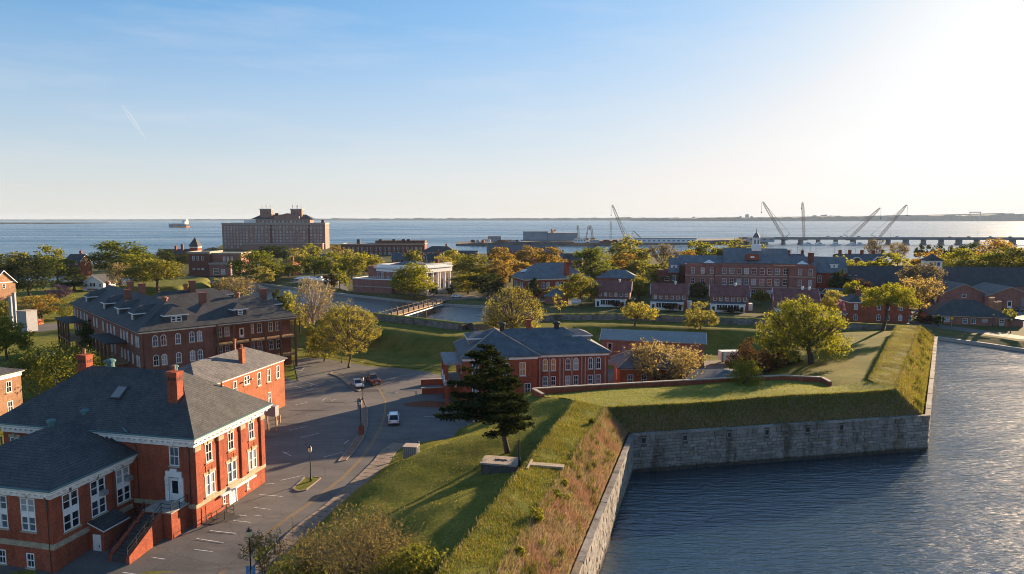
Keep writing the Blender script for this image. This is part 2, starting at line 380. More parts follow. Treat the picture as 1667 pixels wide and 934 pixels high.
def hip(parent, x0, x1, y0, y1, z, rise, over=.5, mt='slate', caps=None, name='roof', inset=None, ends='both'):
    X0, X1, Y0, Y1 = x0-over, x1+over, y0-over, y1+over; m = MB(); t = .14
    E = [(X0,Y0),(X1,Y0),(X1,Y1),(X0,Y1)]
    if X1-X0 >= Y1-Y0:
        q = inset if inset is not None else (Y1-Y0)/2; ym = (Y0+Y1)/2
        a, b = (X0+q, ym, z+rise), (X1-q, ym, z+rise)
        if ends == 'r': a = (X0, ym, z+rise)
        if ends == 'l': b = (X1, ym, z+rise)
        P = [[(*E[0],z),(*E[1],z),b,a],[(*E[1],z),(*E[2],z),b],[(*E[2],z),(*E[3],z),a,b],[(*E[3],z),(*E[0],z),a]]
        hips = [(E[0],a),(E[3],a),(E[1],b),(E[2],b)]
    else:
        q = inset if inset is not None else (X1-X0)/2; xm = (X0+X1)/2
        a, b = (xm, Y0+q, z+rise), (xm, Y1-q, z+rise)
        P = [[(*E[0],z),(*E[1],z),a],[(*E[1],z),(*E[2],z),b,a],[(*E[2],z),(*E[3],z),b],[(*E[3],z),(*E[0],z),a,b]]
        hips = [(E[0],a),(E[1],a),(E[2],b),(E[3],b)]
    for p in P: m.poly(p)
    for i in range(4): j = (i+1) % 4; m.poly([(*E[i],z-t),(*E[j],z-t),(*E[j],z),(*E[i],z)])
    m.poly([(*E[3],z-t),(*E[2],z-t),(*E[1],z-t),(*E[0],z-t)])
    o = m.build(name, M[mt], parent)
    if caps:
        k = MB()
        for e, p in hips: k.tube([(e[0],e[1],z+.03), (p[0],p[1],p[2]+.03)], [.09,.09], 5)
        k.tube([(a[0],a[1],a[2]+.03),(b[0],b[1],b[2]+.03)], [.1,.1], 5)
        k.build('ridge_cap', M[caps], o)
    return o
def gable(parent, x0, x1, y0, y1, z, rise, over=.4, mt='slate', axis='x', wall=None, rake=None):
    m = MB(); t = .16
    if axis == 'x':
        X0, X1 = x0-over, x1+over; ym = (y0+y1)/2; s_ = rise/((y1-y0)/2); zl = z - s_*over
        pr = [(y0-over, zl), (ym, z+rise), (y1+over, zl)]; f = lambda e, p, d=0: (e, p[0], p[1]-d)
        e0, e1 = X0, X1
    else:
        Y0, Y1 = y0-over, y1+over; xm = (x0+x1)/2; s_ = rise/((x1-x0)/2); zl = z - s_*over
        pr = [(x0-over, zl), (xm, z+rise), (x1+over, zl)]; f = lambda e, p, d=0: (p[0], e, p[1]-d)
        e0, e1 = Y0, Y1
    for p, q in ((pr[0], pr[1]), (pr[1], pr[2])):
        m.poly([f(e0,p),f(e1,p),f(e1,q),f(e0,q)]); m.poly([f(e0,p,t),f(e0,q,t),f(e1,q,t),f(e1,p,t)])
        for e in (e0, e1): m.poly([f(e,p),f(e,q),f(e,q,t),f(e,p,t)])
    for p in (pr[0], pr[2]): m.poly([f(e0,p),f(e0,p,t),f(e1,p,t),f(e1,p)])
    o = m.build('roof', M[mt], parent)
    if rake:
        nb = .1
        for e, s2 in ((e0, -1), (e1, 1)):
            k = MB()
            for p, q in ((pr[0], pr[1]), (pr[1], pr[2])):
                A = [f(e+s2*.004,p,.02), f(e+s2*.004,q,.02), f(e+s2*.004,q,.34), f(e+s2*.004,p,.34)]
                B = [f(e+s2*(nb),p,.02), f(e+s2*nb,q,.02), f(e+s2*nb,q,.34), f(e+s2*nb,p,.34)]
                k.poly(A); k.poly(B)
                for i in range(4): j = (i+1) % 4; k.poly([A[i],A[j],B[j],B[i]])
            k.build('rake_board', M[rake], o)
    if wall:
        g = MB()
        if axis == 'x':
            for e in (x0, x1):
                g = MB(); g.poly([(e,y0,z),(e,y1,z),(e,(y0+y1)/2,z+rise-t)]); g.build('gable_wall', M[wall], parent)
        else:
            for e in (y0, y1):
                g = MB(); g.poly([(x0,e,z),(x1,e,z),((x0+x1)/2,e,z+rise-t)]); g.build('gable_wall', M[wall], parent)
    return o
def chimney(parent, x, y, z0, z1, w=1.0, d=.8, mt='brick', pot=True, cap=None, name='chimney'):
    m = MB(); m.box(-w/2,w/2,-d/2,d/2,0,z1-z0-.5)
    m.box(-w/2-.05,w/2+.05,-d/2-.05,d/2+.05,z1-z0-.5+.003,z1-z0-.2); m.box(-w/2-.09,w/2+.09,-d/2-.09,d/2+.09,z1-z0-.197,z1-z0)
    if w > 1.1 and mt == 'brick':
        for i in range(3): m.box(-w/2+.12+(w-.24)*i/3+.06,-w/2+.12+(w-.24)*(i+1)/3-.06,-d/2-.012,-d/2-.002,z1-z0-1.0,z1-z0-.62,1)
        for i in range(3): m.box(w/2+.002,w/2+.012,-d/2+.1+(d-.2)*i/3+.05,-d/2+.1+(d-.2)*(i+1)/3-.05,z1-z0-1.0,z1-z0-.62,1)
    o = m.build(name, [M[mt], M['black']], parent, (x, y, z0)); h = z1-z0
    if cap: c = MB(); c.box(-w/2-.16,w/2+.16,-d/2-.16,d/2+.16,h+.003,h+.16); c.build('chimney_cap', M[cap], o)
    if pot: p = MB(); p.lathe([(.2,h+.1),(.2,h+.16),(.16,h+.6),(.19,h+.62),(.19,h+.7)], 8); p.build('chimney_pot', M['clay'], o)
    return o
def roof_vent(parent, x, y, z, r=.45, h=.9, mt='steel'):
    m = MB(); m.lathe([(r*.8,-.6),(r*.8,h*.55),(r*1.15,h*.6),(r*1.15,h*.85),(r*.7,h),(.05,h*1.1)], 10); return m.build('roof_vent', M[mt], parent, (x, y, z))
def downpipe(parent, x, y, z0, z1, mt='gutter'):
    m = MB(); m.tube([(0,0,0),(0,0,z1-z0-.5),(0,-.25,z1-z0)], [.06,.06,.06], 6); return m.build('downpipe', M[mt], parent, (x, y, z0))
def dormer(parent, x, y, z, w, dep, h, rise, rz, mt='slate', wmt='slate', panes=1):
    """dormer facing its own -Y; origin at the middle of the sill line on the roof"""
    e = MB(); e.box(-w/2,w/2,0,dep,-.3,h); o = e.build('dormer', M[wmt], parent, (x,y,z), rz)
    ov = .3; r = MB(); a=(0,dep*.45,h+rise); b=(0,dep+1.5,h+rise)
    X=w/2+ov; F=-ov; Bk=dep+1.2; zz=h+.02
    r.poly([(-X,F,zz),(X,F,zz),a]); r.poly([(X,F,zz),(X,Bk,zz),b,a]); r.poly([(-X,Bk,zz),(-X,F,zz),a,b])
    r.poly([(-X,F,zz-.0),(-X,F,zz-.18),(X,F,zz-.18),(X,F,zz)][::-1]); r.build('dormer_roof', M[mt], o)
    f = MB(); f.box(-X,X,F-.03,F-.002,zz-.24,zz-.02); f.box(-X-.03,-X-.002,F,dep*.9,zz-.24,zz-.02); f.box(X+.002,X+.03,F,dep*.9,zz-.24,zz-.02); f.build('dormer_trim', M['white'], o)
    ww = min(1.0, w*.38); 
    for i in range(panes):
        u = (i-(panes-1)/2)*ww*1.05
        put(far_mesh(ww, h*.72, random.choice([0,1,3])), 'dormer_window', o, (u, -.07, .12))
    return o
# ---------------------------------------------------------------- setting: water, ground, fort earthworks, roads
WZ = -2.0
def water_mat(name, base, rough, s1, s2, b1, d1, stretch, mid=None, ior=1.33):
    m = mat(name, base, rough, .5); t = NT(m); v = t.co('World'); t.b.inputs['IOR'].default_value = ior
    a = t.noise(v, s1, 3, .55, stretch); b = t.noise(v, s2, 3, .6, stretch)
    h = t.math('ADD', t.math('MULTIPLY', a, 1.0), t.math('MULTIPLY', b, .35))
    if mid:
        c = t.noise(v, mid, 3, .6, stretch); h = t.math('ADD', h, t.math('MULTIPLY', c, 1.4))
    t.bump(h, b1, d1)
    big = t.noise(v, s1*.02, 4, .6, (1, 2.5, 1))
    t.l(t.ramp(big, [(.35, (rough*.8,)*3), (.65, (rough*1.5,)*3)]), t.b.inputs['Roughness'])
    return m
M['moat'] = water_mat('moat_water', (.011,.029,.045), .09, 1.15, 3.4, 1.0, .25, (.36, 1.7, 1), .24, 2.4)
M['bay'] = water_mat('bay_water', (.02,.085,.15), .22, .12, .5, .9, 1.2, (.7, 1.6, 1), .03)
m = MB(); m.poly([(-700,-150,WZ),(800,-150,WZ),(800,520,WZ),(-700,520,WZ)]); struct(m.build('moat_water', M['moat']))
m = MB(); m.poly([(-15000,520,WZ),(15000,520,WZ),(15000,15000,WZ),(-15000,15000,WZ)])
m.poly([(-15000,-350,WZ),(-700,-350,WZ),(-700,520,WZ),(-15000,520,WZ)]); m.poly([(800,-350,WZ),(15000,-350,WZ),(15000,520,WZ),(800,520,WZ)])
m.poly([(-700,-350,WZ),(800,-350,WZ),(800,-150,WZ),(-700,-150,WZ)]); struct(m.build('bay_water', M['bay']))
def grass_mat(name, stops, scale=.25, fine=3.0, bump=.5):
    m = mat(name, (.1,.12,.03), .95, .05); t = NT(m); v = t.co('World')
    c = t.ramp(t.noise(v, scale, 6, .68), stops)
    c = t.mix(.75, c, t.ramp(t.noise(v, fine, 4, .7), [(.3, (.5,.5,.45)), (.7, (1.45,1.42,1.4))]), 'MULTIPLY')
    t.col(c); t.bump(t.noise(v, fine*2.5, 3, .7), bump, .12); return m
M['grass'] = grass_mat('lawn_grass', [(.28,(.075,.095,.018)),(.45,(.13,.14,.028)),(.6,(.175,.165,.036)),(.78,(.235,.19,.06))])
M['grass_t'] = grass_mat('terreplein_grass', [(.28,(.07,.085,.018)),(.45,(.115,.12,.026)),(.6,(.155,.145,.034)),(.78,(.2,.16,.052))])
M['grass_top'] = grass_mat('parapet_grass', [(.3,(.11,.14,.028)),(.5,(.165,.18,.04)),(.72,(.23,.21,.07))], .35, 4)
M['grass_dry'] = grass_mat('dry_grass', [(.25,(.14,.12,.055)),(.42,(.27,.195,.12)),(.6,(.36,.25,.17)),(.8,(.34,.27,.17))], .5, 2.2, .9)
M['grass_dark'] = grass_mat('rough_grass', [(.3,(.075,.09,.025)),(.5,(.12,.115,.045)),(.75,(.2,.13,.085))], .5, 2.2, .9)
M['grass_gold'] = grass_mat('golden_grass', [(.3,(.09,.11,.025)),(.5,(.145,.15,.036)),(.7,(.21,.18,.058))], .4, 2.2, .9)
M['earth'] = grass_mat('town_ground', [(.3,(.05,.06,.02)),(.5,(.09,.09,.035)),(.7,(.13,.11,.06))], .06, 1.5, .2)
def asphalt_mat():
    m = mat('asphalt', (.08,.08,.08), .85, .3); t = NT(m); v = t.co('World')
    c = t.ramp(t.noise(v, .09, 6, .65), [(.3,(.095,.09,.088)),(.5,(.125,.118,.112)),(.7,(.16,.148,.138))])
    c = t.mix(1, c, t.ramp(t.noise(v, 9, 2, .7), [(.3,(.78,.78,.78)),(.7,(1.2,1.2,1.2))]), 'MULTIPLY')
    c = t.mix(.8, c, t.ramp(t.noise(v, .5, 4, .6, (.25,1,1)), [(.42,(1,1,1)),(.6,(.78,.78,.78)),(.66,(1.08,1.06,1.04))]), 'MULTIPLY')
    vo = t.n('TexVoronoi', feature='DISTANCE_TO_EDGE'); vo.inputs['Scale'].default_value = .22
    wv = t.n('VectorMath', operation='ADD'); t.l(v, wv.inputs[0])
    nv = t.n('TexNoise'); nv.inputs['Scale'].default_value = .6; t.l(v, nv.inputs['Vector']); t.l(nv.outputs['Color'], wv.inputs[1]); t.l(wv.outputs[0], vo.inputs['Vector'])
    cr = t.ramp(vo.outputs['Distance'], [(.0,(.62,.6,.59)),(.006,(.7,.68,.67)),(.012,(1,1,1))])
    t.col(t.mix(.7, c, cr, 'MULTIPLY')); t.bump(t.noise(v, 25, 2), .15, .02); return m
M['asphalt'] = asphalt_mat()
M['walk'] = noisy('sidewalk_concrete', [(.3,(.19,.15,.12)),(.7,(.28,.225,.175))], .6, .9, 6, .2, 14, 'World')
M['brickpave'] = noisy('brick_paving', [(.3,(.17,.11,.08)),(.7,(.25,.17,.13))], .8, .9, 6, .2, 14, 'World')
M['paintw'] = noisy('road_paint_white', [(.35,(.22,.21,.2)),(.55,(.62,.61,.58))], 2.2, .8, None, 0, 1, 'World')
M['painty'] = noisy('road_paint_yellow', [(.35,(.2,.14,.075)),(.65,(.38,.23,.06))], 1.6, .8, None, 0, 1, 'World')
def sstep(a, b, x): t = min(1, max(0, (x-a)/(b-a))); return t*t*(3-2*t)
def gz(x, y):                               # level of the ground inside the fort
    return -1.0 * sstep(0, 1, (75 - y) / 15) * sstep(-14, -26, x)
def inside(px, py, poly):
    c = False; j = len(poly)-1
    for i in range(len(poly)):
        xi, yi = poly[i]; xj, yj = poly[j]
        if (yi > py) != (yj > py) and px < (xj-xi)*(py-yi)/(yj-yi)+xi: c = not c
        j = i
    return c
def densify(poly, step):
    out = []
    for i in range(len(poly)):
        a, b = poly[i], poly[(i+1) % len(poly)]; L = math.hypot(b[0]-a[0], b[1]-a[1]); n = max(1, int(L/step))
        for k in range(n): out.append((a[0]+(b[0]-a[0])*k/n, a[1]+(b[1]-a[1])*k/n))
    return out
def sheet(name, poly, zf, step, mt, skirt=None, parent=None, smooth=True, edge=None):
    """terrain sheet: fills the outline with a jittered grid and lifts it to zf(x, y)"""
    poly = [(p[0], p[1]) for p in poly]; B = densify(poly, edge or step); nb = len(B)
    xs = [p[0] for p in B]; ys = [p[1] for p in B]; P = list(B); rg = random.Random(3)
    x = min(xs) + step*.5
    while x < max(xs):
        y = min(ys) + step*.5
        while y < max(ys):
            q = (x + rg.uniform(-.25,.25)*step, y + rg.uniform(-.25,.25)*step)
            if inside(q[0], q[1], poly): P.append(q)
            y += step
        x += step
    vs, es, fs, *_ = delaunay_2d_cdt([Vector(p) for p in P], [], [list(range(nb))], 1, 1e-4)
    m = MB(); m.v = [(v.x, v.y, zf(v.x, v.y)) for v in vs]; m.f = [tuple(f) for f in fs]; m.m = [0]*len(m.f)
    o = m.build(name, M[mt], parent, smooth=smooth)
    if skirt is not None:
        k = MB()
        for i in range(nb):
            a, b = B[i], B[(i+1) % nb]; k.poly([(a[0],a[1],zf(*a)),(a[0],a[1],skirt),(b[0],b[1],skirt),(b[0],b[1],zf(*b))])
        bm = bmesh.new(); bm.from_mesh(o.data); t2 = k.mesh('t', M[mt]); bm.from_mesh(t2); bm.to_mesh(o.data); bm.free(); bpy.data.meshes.remove(t2)
    return struct(o) if parent is None else o
def tps(pts):                               # thin-plate surface through (x, y, z) points
    A = np.array(pts, float); n = len(A); d = np.hypot(A[:,None,0]-A[None,:,0], A[:,None,1]-A[None,:,1])
    K = np.where(d > 0, d*d*np.log(d+1e-9), 0) + np.eye(n)*2.0; Pm = np.c_[np.ones(n), A[:,:2]]
    S = np.linalg.solve(np.block([[K, Pm],[Pm.T, np.zeros((3,3))]]), np.r_[A[:,2], 0,0,0])
    def f(x, y):
        r = np.hypot(A[:,0]-x, A[:,1]-y); k = np.where(r > 0, r*r*np.log(r+1e-9), 0)
        return float(k @ S[:n] + S[n] + S[n+1]*x + S[n+2]*y)
    return f
def V2(v): return (v[0], v[1])
def warp(x, y, z): return min(1, max(0, (z-4.2)/1.6))*(.09*math.sin(.31*y+.17*x)+.04*math.sin(.83*y-.4*x+1)+.02*math.sin(1.9*y+.9*x))
# wall line of the fort (top outer edge), near face - flank - far face - back curtain
WT = 3.6
w1 = at(1030, 707, WT); w2 = at(1512, 676, WT); w3 = at(1525, 548, WT)
d01 = (at(939, 934, WT) - w1); d01.normalize(); w0 = w1 + d01 * 62
WL = [w0, w1, w2, w3]
bk = [at(1492,530,6), at(1440,527,6), at(1240,517.5,6), at(1000,509,6), at(900,509.5,6), at(868,513,6), at(762,525.5,6), at(700,518,6), at(606,508,6), at(552,501,6), at(472,493,6), at(410,481,6), at(352,452,6)]
fort_poly = [V2(p) for p in (w0, w1, w2, w3)] + [V2(p) for p in bk] + [(-230,360),(-430,380),(-430,-40)]
fort_poly = [(x, y) for x, y in fort_poly]
sheet('fort_ground', fort_poly, lambda x, y: gz(x, y) - .06, 7, 'grass', -3)
outer = [(700,60),(230,158),(176,174),V2(at(1667,573,WZ)),V2(at(1600,563,WZ)),V2(at(1525,553,WZ)),(104,217),(72,236),(30,243),(4,255),(-9,272),V2(at(703,497,WZ)),V2(at(648,491,WZ)),V2(at(560,481,WZ)),V2(at(478,471,WZ)),V2(at(413,461.5,WZ)),V2(at(345,453,WZ)),(-260,430),(-470,440)]
def offs(pl, d):
    out = []
    for i in range(len(pl)):
        a = Vector(pl[max(i-1,0)]); b = Vector(pl[min(i+1,len(pl)-1)]); t = (b-a).normalized(); n = Vector((t.y, -t.x)); out.append(tuple(Vector(pl[i]) + n*d))
    return out
o_in = offs(outer, 1.0); o_top = offs(outer, 6.0)
shore = [at(*p) for p in [(1900,425),(1667,420),(1500,422),(1400,424),(1300,423),(1180,416),(1100,414),(960,411),(850,411),(770,413),(735,409),(690,408),(640,399),(540,397),(440,397),(362,398),(345,408),(250,421),(130,432),(0,437),(-250,442)]]
main_poly = list(o_top) + [(-800,470)] + [V2(p) for p in reversed(shore)] + [(1500,700),(1500,60)]
sheet('mainland', main_poly, lambda x, y: 0.0, 16, 'earth', -3)
m = MB()
for i in range(len(outer)-1):
    a, b, c, d = outer[i], outer[i+1], o_in[i+1], o_in[i]
    m.poly([(*a,-3),(*b,-3),(*b,-1.1),(*a,-1.1)]); m.poly([(*a,-1.1),(*b,-1.1),(*c,-1.05),(*d,-1.05)])
struct(m.build('moat_kerb', M['conc']))
m = MB(); n = 0
for i in range(len(outer)-1):
    L = (Vector(outer[i+1]) - Vector(outer[i])).length; k = max(1, int(L/3))
    for q in range(k):
        for r in range(4):
            def pp(t, s):
                a = Vector(o_in[i]).lerp(Vector(o_in[i+1]), t); b = Vector(o_top[i]).lerp(Vector(o_top[i+1]), t); p = a.lerp(b, s)
                return (p.x, p.y, -1.05 + 1.06*s + (.12*math.sin(p.x*1.3)*math.cos(p.y*1.7) if 0 < s < 1 else 0))
            m.poly([pp(q/k,r/4), pp((q+1)/k,r/4), pp((q+1)/k,(r+1)/4), pp(q/k,(r+1)/4)])
struct(m.build('moat_bank_lawn', M['grass_dark'], smooth=True))
# ---- parapet: top strip, outer slope
e1 = at(985,664,6.7); e2 = at(1458,633,6.9); e3 = at(1497,531,6.9)
i1 = at(938,652,7.0); i2 = at(1415,620,7.0); i3 = at(1460,530,7.0)
de = (at(804,934,6.8)-e1); de.normalize(); e0 = e1 + de*60
di = (at(720,926,7.0)-i1); di.normalize(); i0 = i1 + di*60
def loft(name, A, B, na, nb, mt, amp=.08, z_ease=None, seed=1, parent=None):
    rg = np.random.default_rng(seed); m = MB(); A0, A1 = A; B0, B1 = B
    for i in range(na+1):
        p, q = A0.lerp(A1, i/na), B0.lerp(B1, i/na)
        for j in range(nb+1):
            r = p.lerp(q, j/nb); ed = 1 if 0 < j < nb else .35
            r.z += ed*amp*(rg.normal()*.5 + math.sin(r.x*.9+seed)*math.cos(r.y*.7))
            r.z += warp(r.x, r.y, r.z); m.v.append(tuple(r))
    for i in range(na):
        for j in range(nb):
            a = i*(nb+1)+j; m.f.append((a, a+1, a+nb+2, a+nb+1)); m.m.append(0)
    return struct(m.build(name, M[mt], parent, smooth=True))
cop = .55
def inset(p, q, r):                         # slope toe: wall top moved inwards
    return p
t0, t1 = w0 + Vector((-.6,.15,-.05)), w1 + Vector((-.65,.65,-.05)); t2, t3 = w2 + Vector((-.75,.45,-.05)), w3 + Vector((-.6,.2,-.05))
loft('parapet_lawn', (e0, e1), (i0, i1), 70, 6, 'grass_top', .07, seed=1)
loft('parapet_bank', (t0, t1), (e0, e1), 90, 12, 'grass_dry', .10, seed=2)
loft('flank_bank', (t1, t2), (e1, e2), 70, 12, 'grass_dark', .12, seed=3)
loft('bastion_bank', (t2, t3), (e2, e3), 90, 12, 'grass_gold', .14, seed=4)
loft('bastion_parapet_lawn', (e2, e3), (i2, i3), 70, 5, 'grass_gold', .06, seed=6)
# back of the flank parapet runs down to the brick wall
bw = [at(868,633,5.9), at(960,627.5,5.9), at(1110,619.5,5.9), at(1275,611.5,5.9), at(1338,614.5,5.9), at(1352,622,5.9)]
ctr = [(e1.x,e1.y,6.7),(i1.x,i1.y,6.95),(e2.x,e2.y,6.9),(i2.x,i2.y,6.9)]
for k in (.25,.5,.75): q = e1.lerp(e2, k); ctr.append((q.x,q.y,6.78)); ctr.append((q.x-.4,q.y+5,6.35))
for p in bw: ctr.append((p.x, p.y-.3, 5.15))
ctr += [(*V2(at(980,640,6.2)),6.1),(*V2(at(1200,628,5.9)),5.9),(*V2(at(900,645,5.3)),5.3)]
ff = tps(ctr)
fl_poly = [V2(i1), V2(e1)] + [V2(e1.lerp(e2,k/12)) for k in range(1,12)] + [V2(e2), V2(i2), V2(bw[5])] + [V2(bw[k]) for k in (4,3,2,1,0)]
sheet('flank_parapet_lawn', fl_poly, lambda x, y: ff(x, y) + warp(x, y, ff(x, y)), 1.5, 'grass_top', edge=1.0)
# near terreplein: from the crest foot down to the road
def crest_off(y, d):                        # point at distance d left of the inner crest line
    t = (y - i0.y)/(i1.y - i0.y); p = i0.lerp(i1, t); n = Vector((-(i1-i0).y, (i1-i0).x)).normalized() if False else Vector((-(i1.y-i0.y), (i1.x-i0.x))).normalized()
    return (p.x + n.x*d, p.y + n.y*d)
cp = []
for y in (44,56,68,80): cp += [(*crest_off(y,.35),5.0), (*crest_off(y,5),4.85)]
cp += [(*crest_off(88,.35),5.3),(*crest_off(88,5),4.9),(*crest_off(94,.35),6.1),(*crest_off(94,5),5.1),(*crest_off(99,.35),6.8),(*crest_off(99,4),5.7)]
for x_, y_, z_ in ((575,812,1.5),(587,802,2.0),(612,786,2.5),(640,770,2.9),(670,754,3.3),(700,738,3.7),(730,725,4.1),(760,714,4.4),(820,702,4.75)): q_ = at(x_, y_, z_); cp.append((q_.x, q_.y, z_))
for x_, y_, z_ in ((600,783,.35),(625,762,.5),(655,748,.8),(685,731,.9),(712,717,.95),(742,702,1.3),(775,690,2.0)): q_ = at(x_, y_, z_); cp.append((q_.x, q_.y, z_))
for x_, y_, z_ in ((615,812,1.7),(650,800,2.1),(690,780,2.6),(735,757,3.2),(775,738,3.8)): q_ = at(x_, y_, z_); cp.append((q_.x, q_.y, z_))
cp += [(*V2(at(640,860,2.9)),2.9),(*V2(at(600,900,2.4)),2.4),(*V2(at(700,830,4.2)),4.2),(*V2(at(830,738,4.55)),4.55)]
cp += [(*V2(at(520,850,.15)),.2),(*V2(at(560,815,.15)),.2),(*V2(at(600,780,.15)),.2),(*V2(at(662,724,.15)),.15),(*V2(at(700,720,.15)),.3),(*V2(at(735,718,.15)),.5),(*V2(at(800,680,.5)),.8),(*V2(at(865,648,3.0)),4.3),(*V2(at(895,640,5.2)),5.2),(*V2(at(480,900,.15)),.2),(*V2(at(420,970,.2)),.3),(-24,50,.6),(-30,40,.4),(-18,45,2.5)]
for k in (0,.2,.4,.6,.8,1): q_ = i1.lerp(bw[0], k); cp.append((q_.x, q_.y, ff(q_.x, q_.y)+.03))
nz = tps(cp)
sw_r = [at(p[0],p[1],.13) for p in [(330,1010),(400,955),(455,905),(500,868),(548,832),(590,797),(628,760),(645,735),(662,722)]]
near_poly = [crest_off(y, .32) for y in (41,55,70,85,100)] + [V2(i1), V2(bw[0]), V2(at(862,652,2)), V2(at(800,676,.6)), V2(at(758,698,.4)), V2(at(738,717,.2)), V2(at(690,721,.13))] + [V2(p) for p in reversed(sw_r)] + [(-30,42)]
def nzf(x, y): return max(nz(x, y), gz(x,y)+.06) + .05*math.sin(x*1.1+y*.4)*math.cos(y*.9-x*.3)
sheet('rampart_lawn', near_poly, nzf, 1.1, 'grass', edge=.8)
# stone revetment behind the near parapet (thin dark face under the crest)
m = MB()
for i in range(24):
    a, b = i0.lerp(i1, i/24), i0.lerp(i1, (i+1)/24)
    ca, cb = crest_off(a.y, .3), crest_off(b.y, .3)
    m.poly([(a.x,a.y,7.02+warp(a.x,a.y,7)),(b.x,b.y,7.02+warp(b.x,b.y,7)),(cb[0],cb[1],nzf(*cb)-.3),(ca[0],ca[1],nzf(*ca)-.3)])
struct(m.build('parapet_revetment_wall', M['grass_dark']))
# bastion terreplein
di3 = (i3-i2).normalized(); nin = Vector((-di3.y, di3.x, 0))
cpb = []
for k in (0,.25,.5,.75,1): p = i2.lerp(i3, k); cpb += [(p.x+nin.x*.4, p.y+nin.y*.4, 5.2), (p.x+nin.x*8, p.y+nin.y*8, 4.7), (p.x+nin.x*13, p.y+nin.y*13, 4.3), (p.x+nin.x*26, p.y+nin.y*26, .4), (p.x+nin.x*32, p.y+nin.y*32, 0.05)]
cpb += [(*V2(at(1350,623,5)),5.1),(*V2(at(1300,612,4.6)),4.3),(*V2(at(1270,612,4)),2.6)]
bz = tps(cpb)
# back curtain terreplein
bzs = {}
def back_z(x, y):
    best = 1e9
    for a, b in zip(bk[:-2], bk[1:-1]):
        ax, ay, bx, by = a.x, a.y, b.x, b.y; t = max(0, min(1, ((x-ax)*(bx-ax)+(y-ay)*(by-ay))/((bx-ax)**2+(by-ay)**2))); best = min(best, math.hypot(x-ax-(bx-ax)*t, y-ay-(by-ay)*t))
    return 4.2*(1 - sstep(12, 20.5, best)) + .02
def bas_z(x, y): return max(bz(x, y) if True else 0, back_z(x, y), .02) + .05*math.sin(x*.9)*math.cos(y*1.1)
pb = lambda k, d: V2(i2.lerp(i3, k) + nin*d)
bas_poly = [V2(bw[5]), pb(0,.32), pb(.5,.32), pb(1,.32), V2(bk[0]), V2(bk[1]), V2(bk[2]), V2(bk[3]), V2(bk[4]), V2(bk[5]), V2(bk[6]), V2(bk[7]), V2(bk[8]), V2(bk[9]), V2(bk[10]),(-72,200),(-58,178),(-52,172),(-43,165),(-30,155.5),(-15,151),(-6,152),(30,166),(46,158),(52,140),(50,126),V2(bw[3])]
sheet('terreplein_lawn', bas_poly, bas_z, 2.2, 'grass_t', edge=1.6)
m = MB()
for i in range(24):
    a, b = i2.lerp(i3, i/24), i2.lerp(i3, (i+1)/24)
    m.poly([(a.x,a.y,7.02+warp(a.x,a.y,7)),(b.x,b.y,7.02+warp(b.x,b.y,7)),(b.x+nin.x*.3,b.y+nin.y*.3,4.6),(a.x+nin.x*.3,a.y+nin.y*.3,4.6)])
struct(m.build('bastion_revetment_wall', M['grass_dark']))
loft('bastion_end_bank', (e3, i3), (t3, bk[0]+Vector((0,0,-1.5))), 10, 10, 'grass_gold', .1, seed=8)
# ---- scarp wall: backing, coping, single stones
M['stone_s'] = None
def stone_mat():
    m = mat('granite_block', (.2,.19,.17), .9, .2); t = NT(m); v = t.co('World'); oi = t.n('ObjectInfo'); g = t.n('NewGeometry')
    r = t.math('FRACT', t.math('ADD', oi.outputs['Random'], g.outputs['Random Per Island']))
    c = t.ramp(r, [(0,(.165,.16,.15)),(.35,(.205,.20,.19)),(.7,(.25,.245,.235)),(.93,(.285,.27,.25)),(1,(.21,.165,.12))])
    c = t.mix(.85, c, t.ramp(t.noise(v, 2.5, 5, .7), [(.3,(.6,.58,.55)),(.7,(1.3,1.3,1.28))]), 'MULTIPLY')
    c = t.mix(.8, c, t.ramp(t.noise(v, .5, 5, .7, (1,1,.25)), [(.36,(.38,.33,.27)),(.5,(.95,.95,.95)),(.75,(1.1,1.1,1.1))]), 'MULTIPLY')
    sx = t.n('SeparateXYZ'); t.l(v, sx.inputs[0])
    foot_band = t.ramp(t.math('ADD', sx.outputs[2], t.math('MULTIPLY', t.noise(v, 1.2, 3), .35)), [(0,(.16,.14,.12)),(.02,(.16,.14,.12)),(.03,(1,1,1))])
    mr = t.n('MapRange'); mr.inputs[1].default_value = -1.35; mr.inputs[2].default_value = -1.05; t.l(t.math('ADD', sx.outputs[2], t.math('MULTIPLY', t.noise(v, 1.2, 3), .3)), mr.inputs[0])
    c = t.mix(t.math('MULTIPLY', t.math('SUBTRACT', 1.0, mr.outputs[0]), .85), c, (.03,.026,.02))  # stone turns darker towards the waterline
    t.col(c); t.bump(t.noise(v, 9, 4, .7), .5, .05); return m
M['gran'] = stone_mat(); M['joint'] = noisy('wall_joint', [(.3,(.07,.065,.06)),(.7,(.12,.11,.10))], 1.5, .95, 8, .2, 12, 'World')
fw = thing('fort_wall', 'long grey granite scarp wall rising from the moat under the grassy parapet', 'fort wall', (0,0,0))
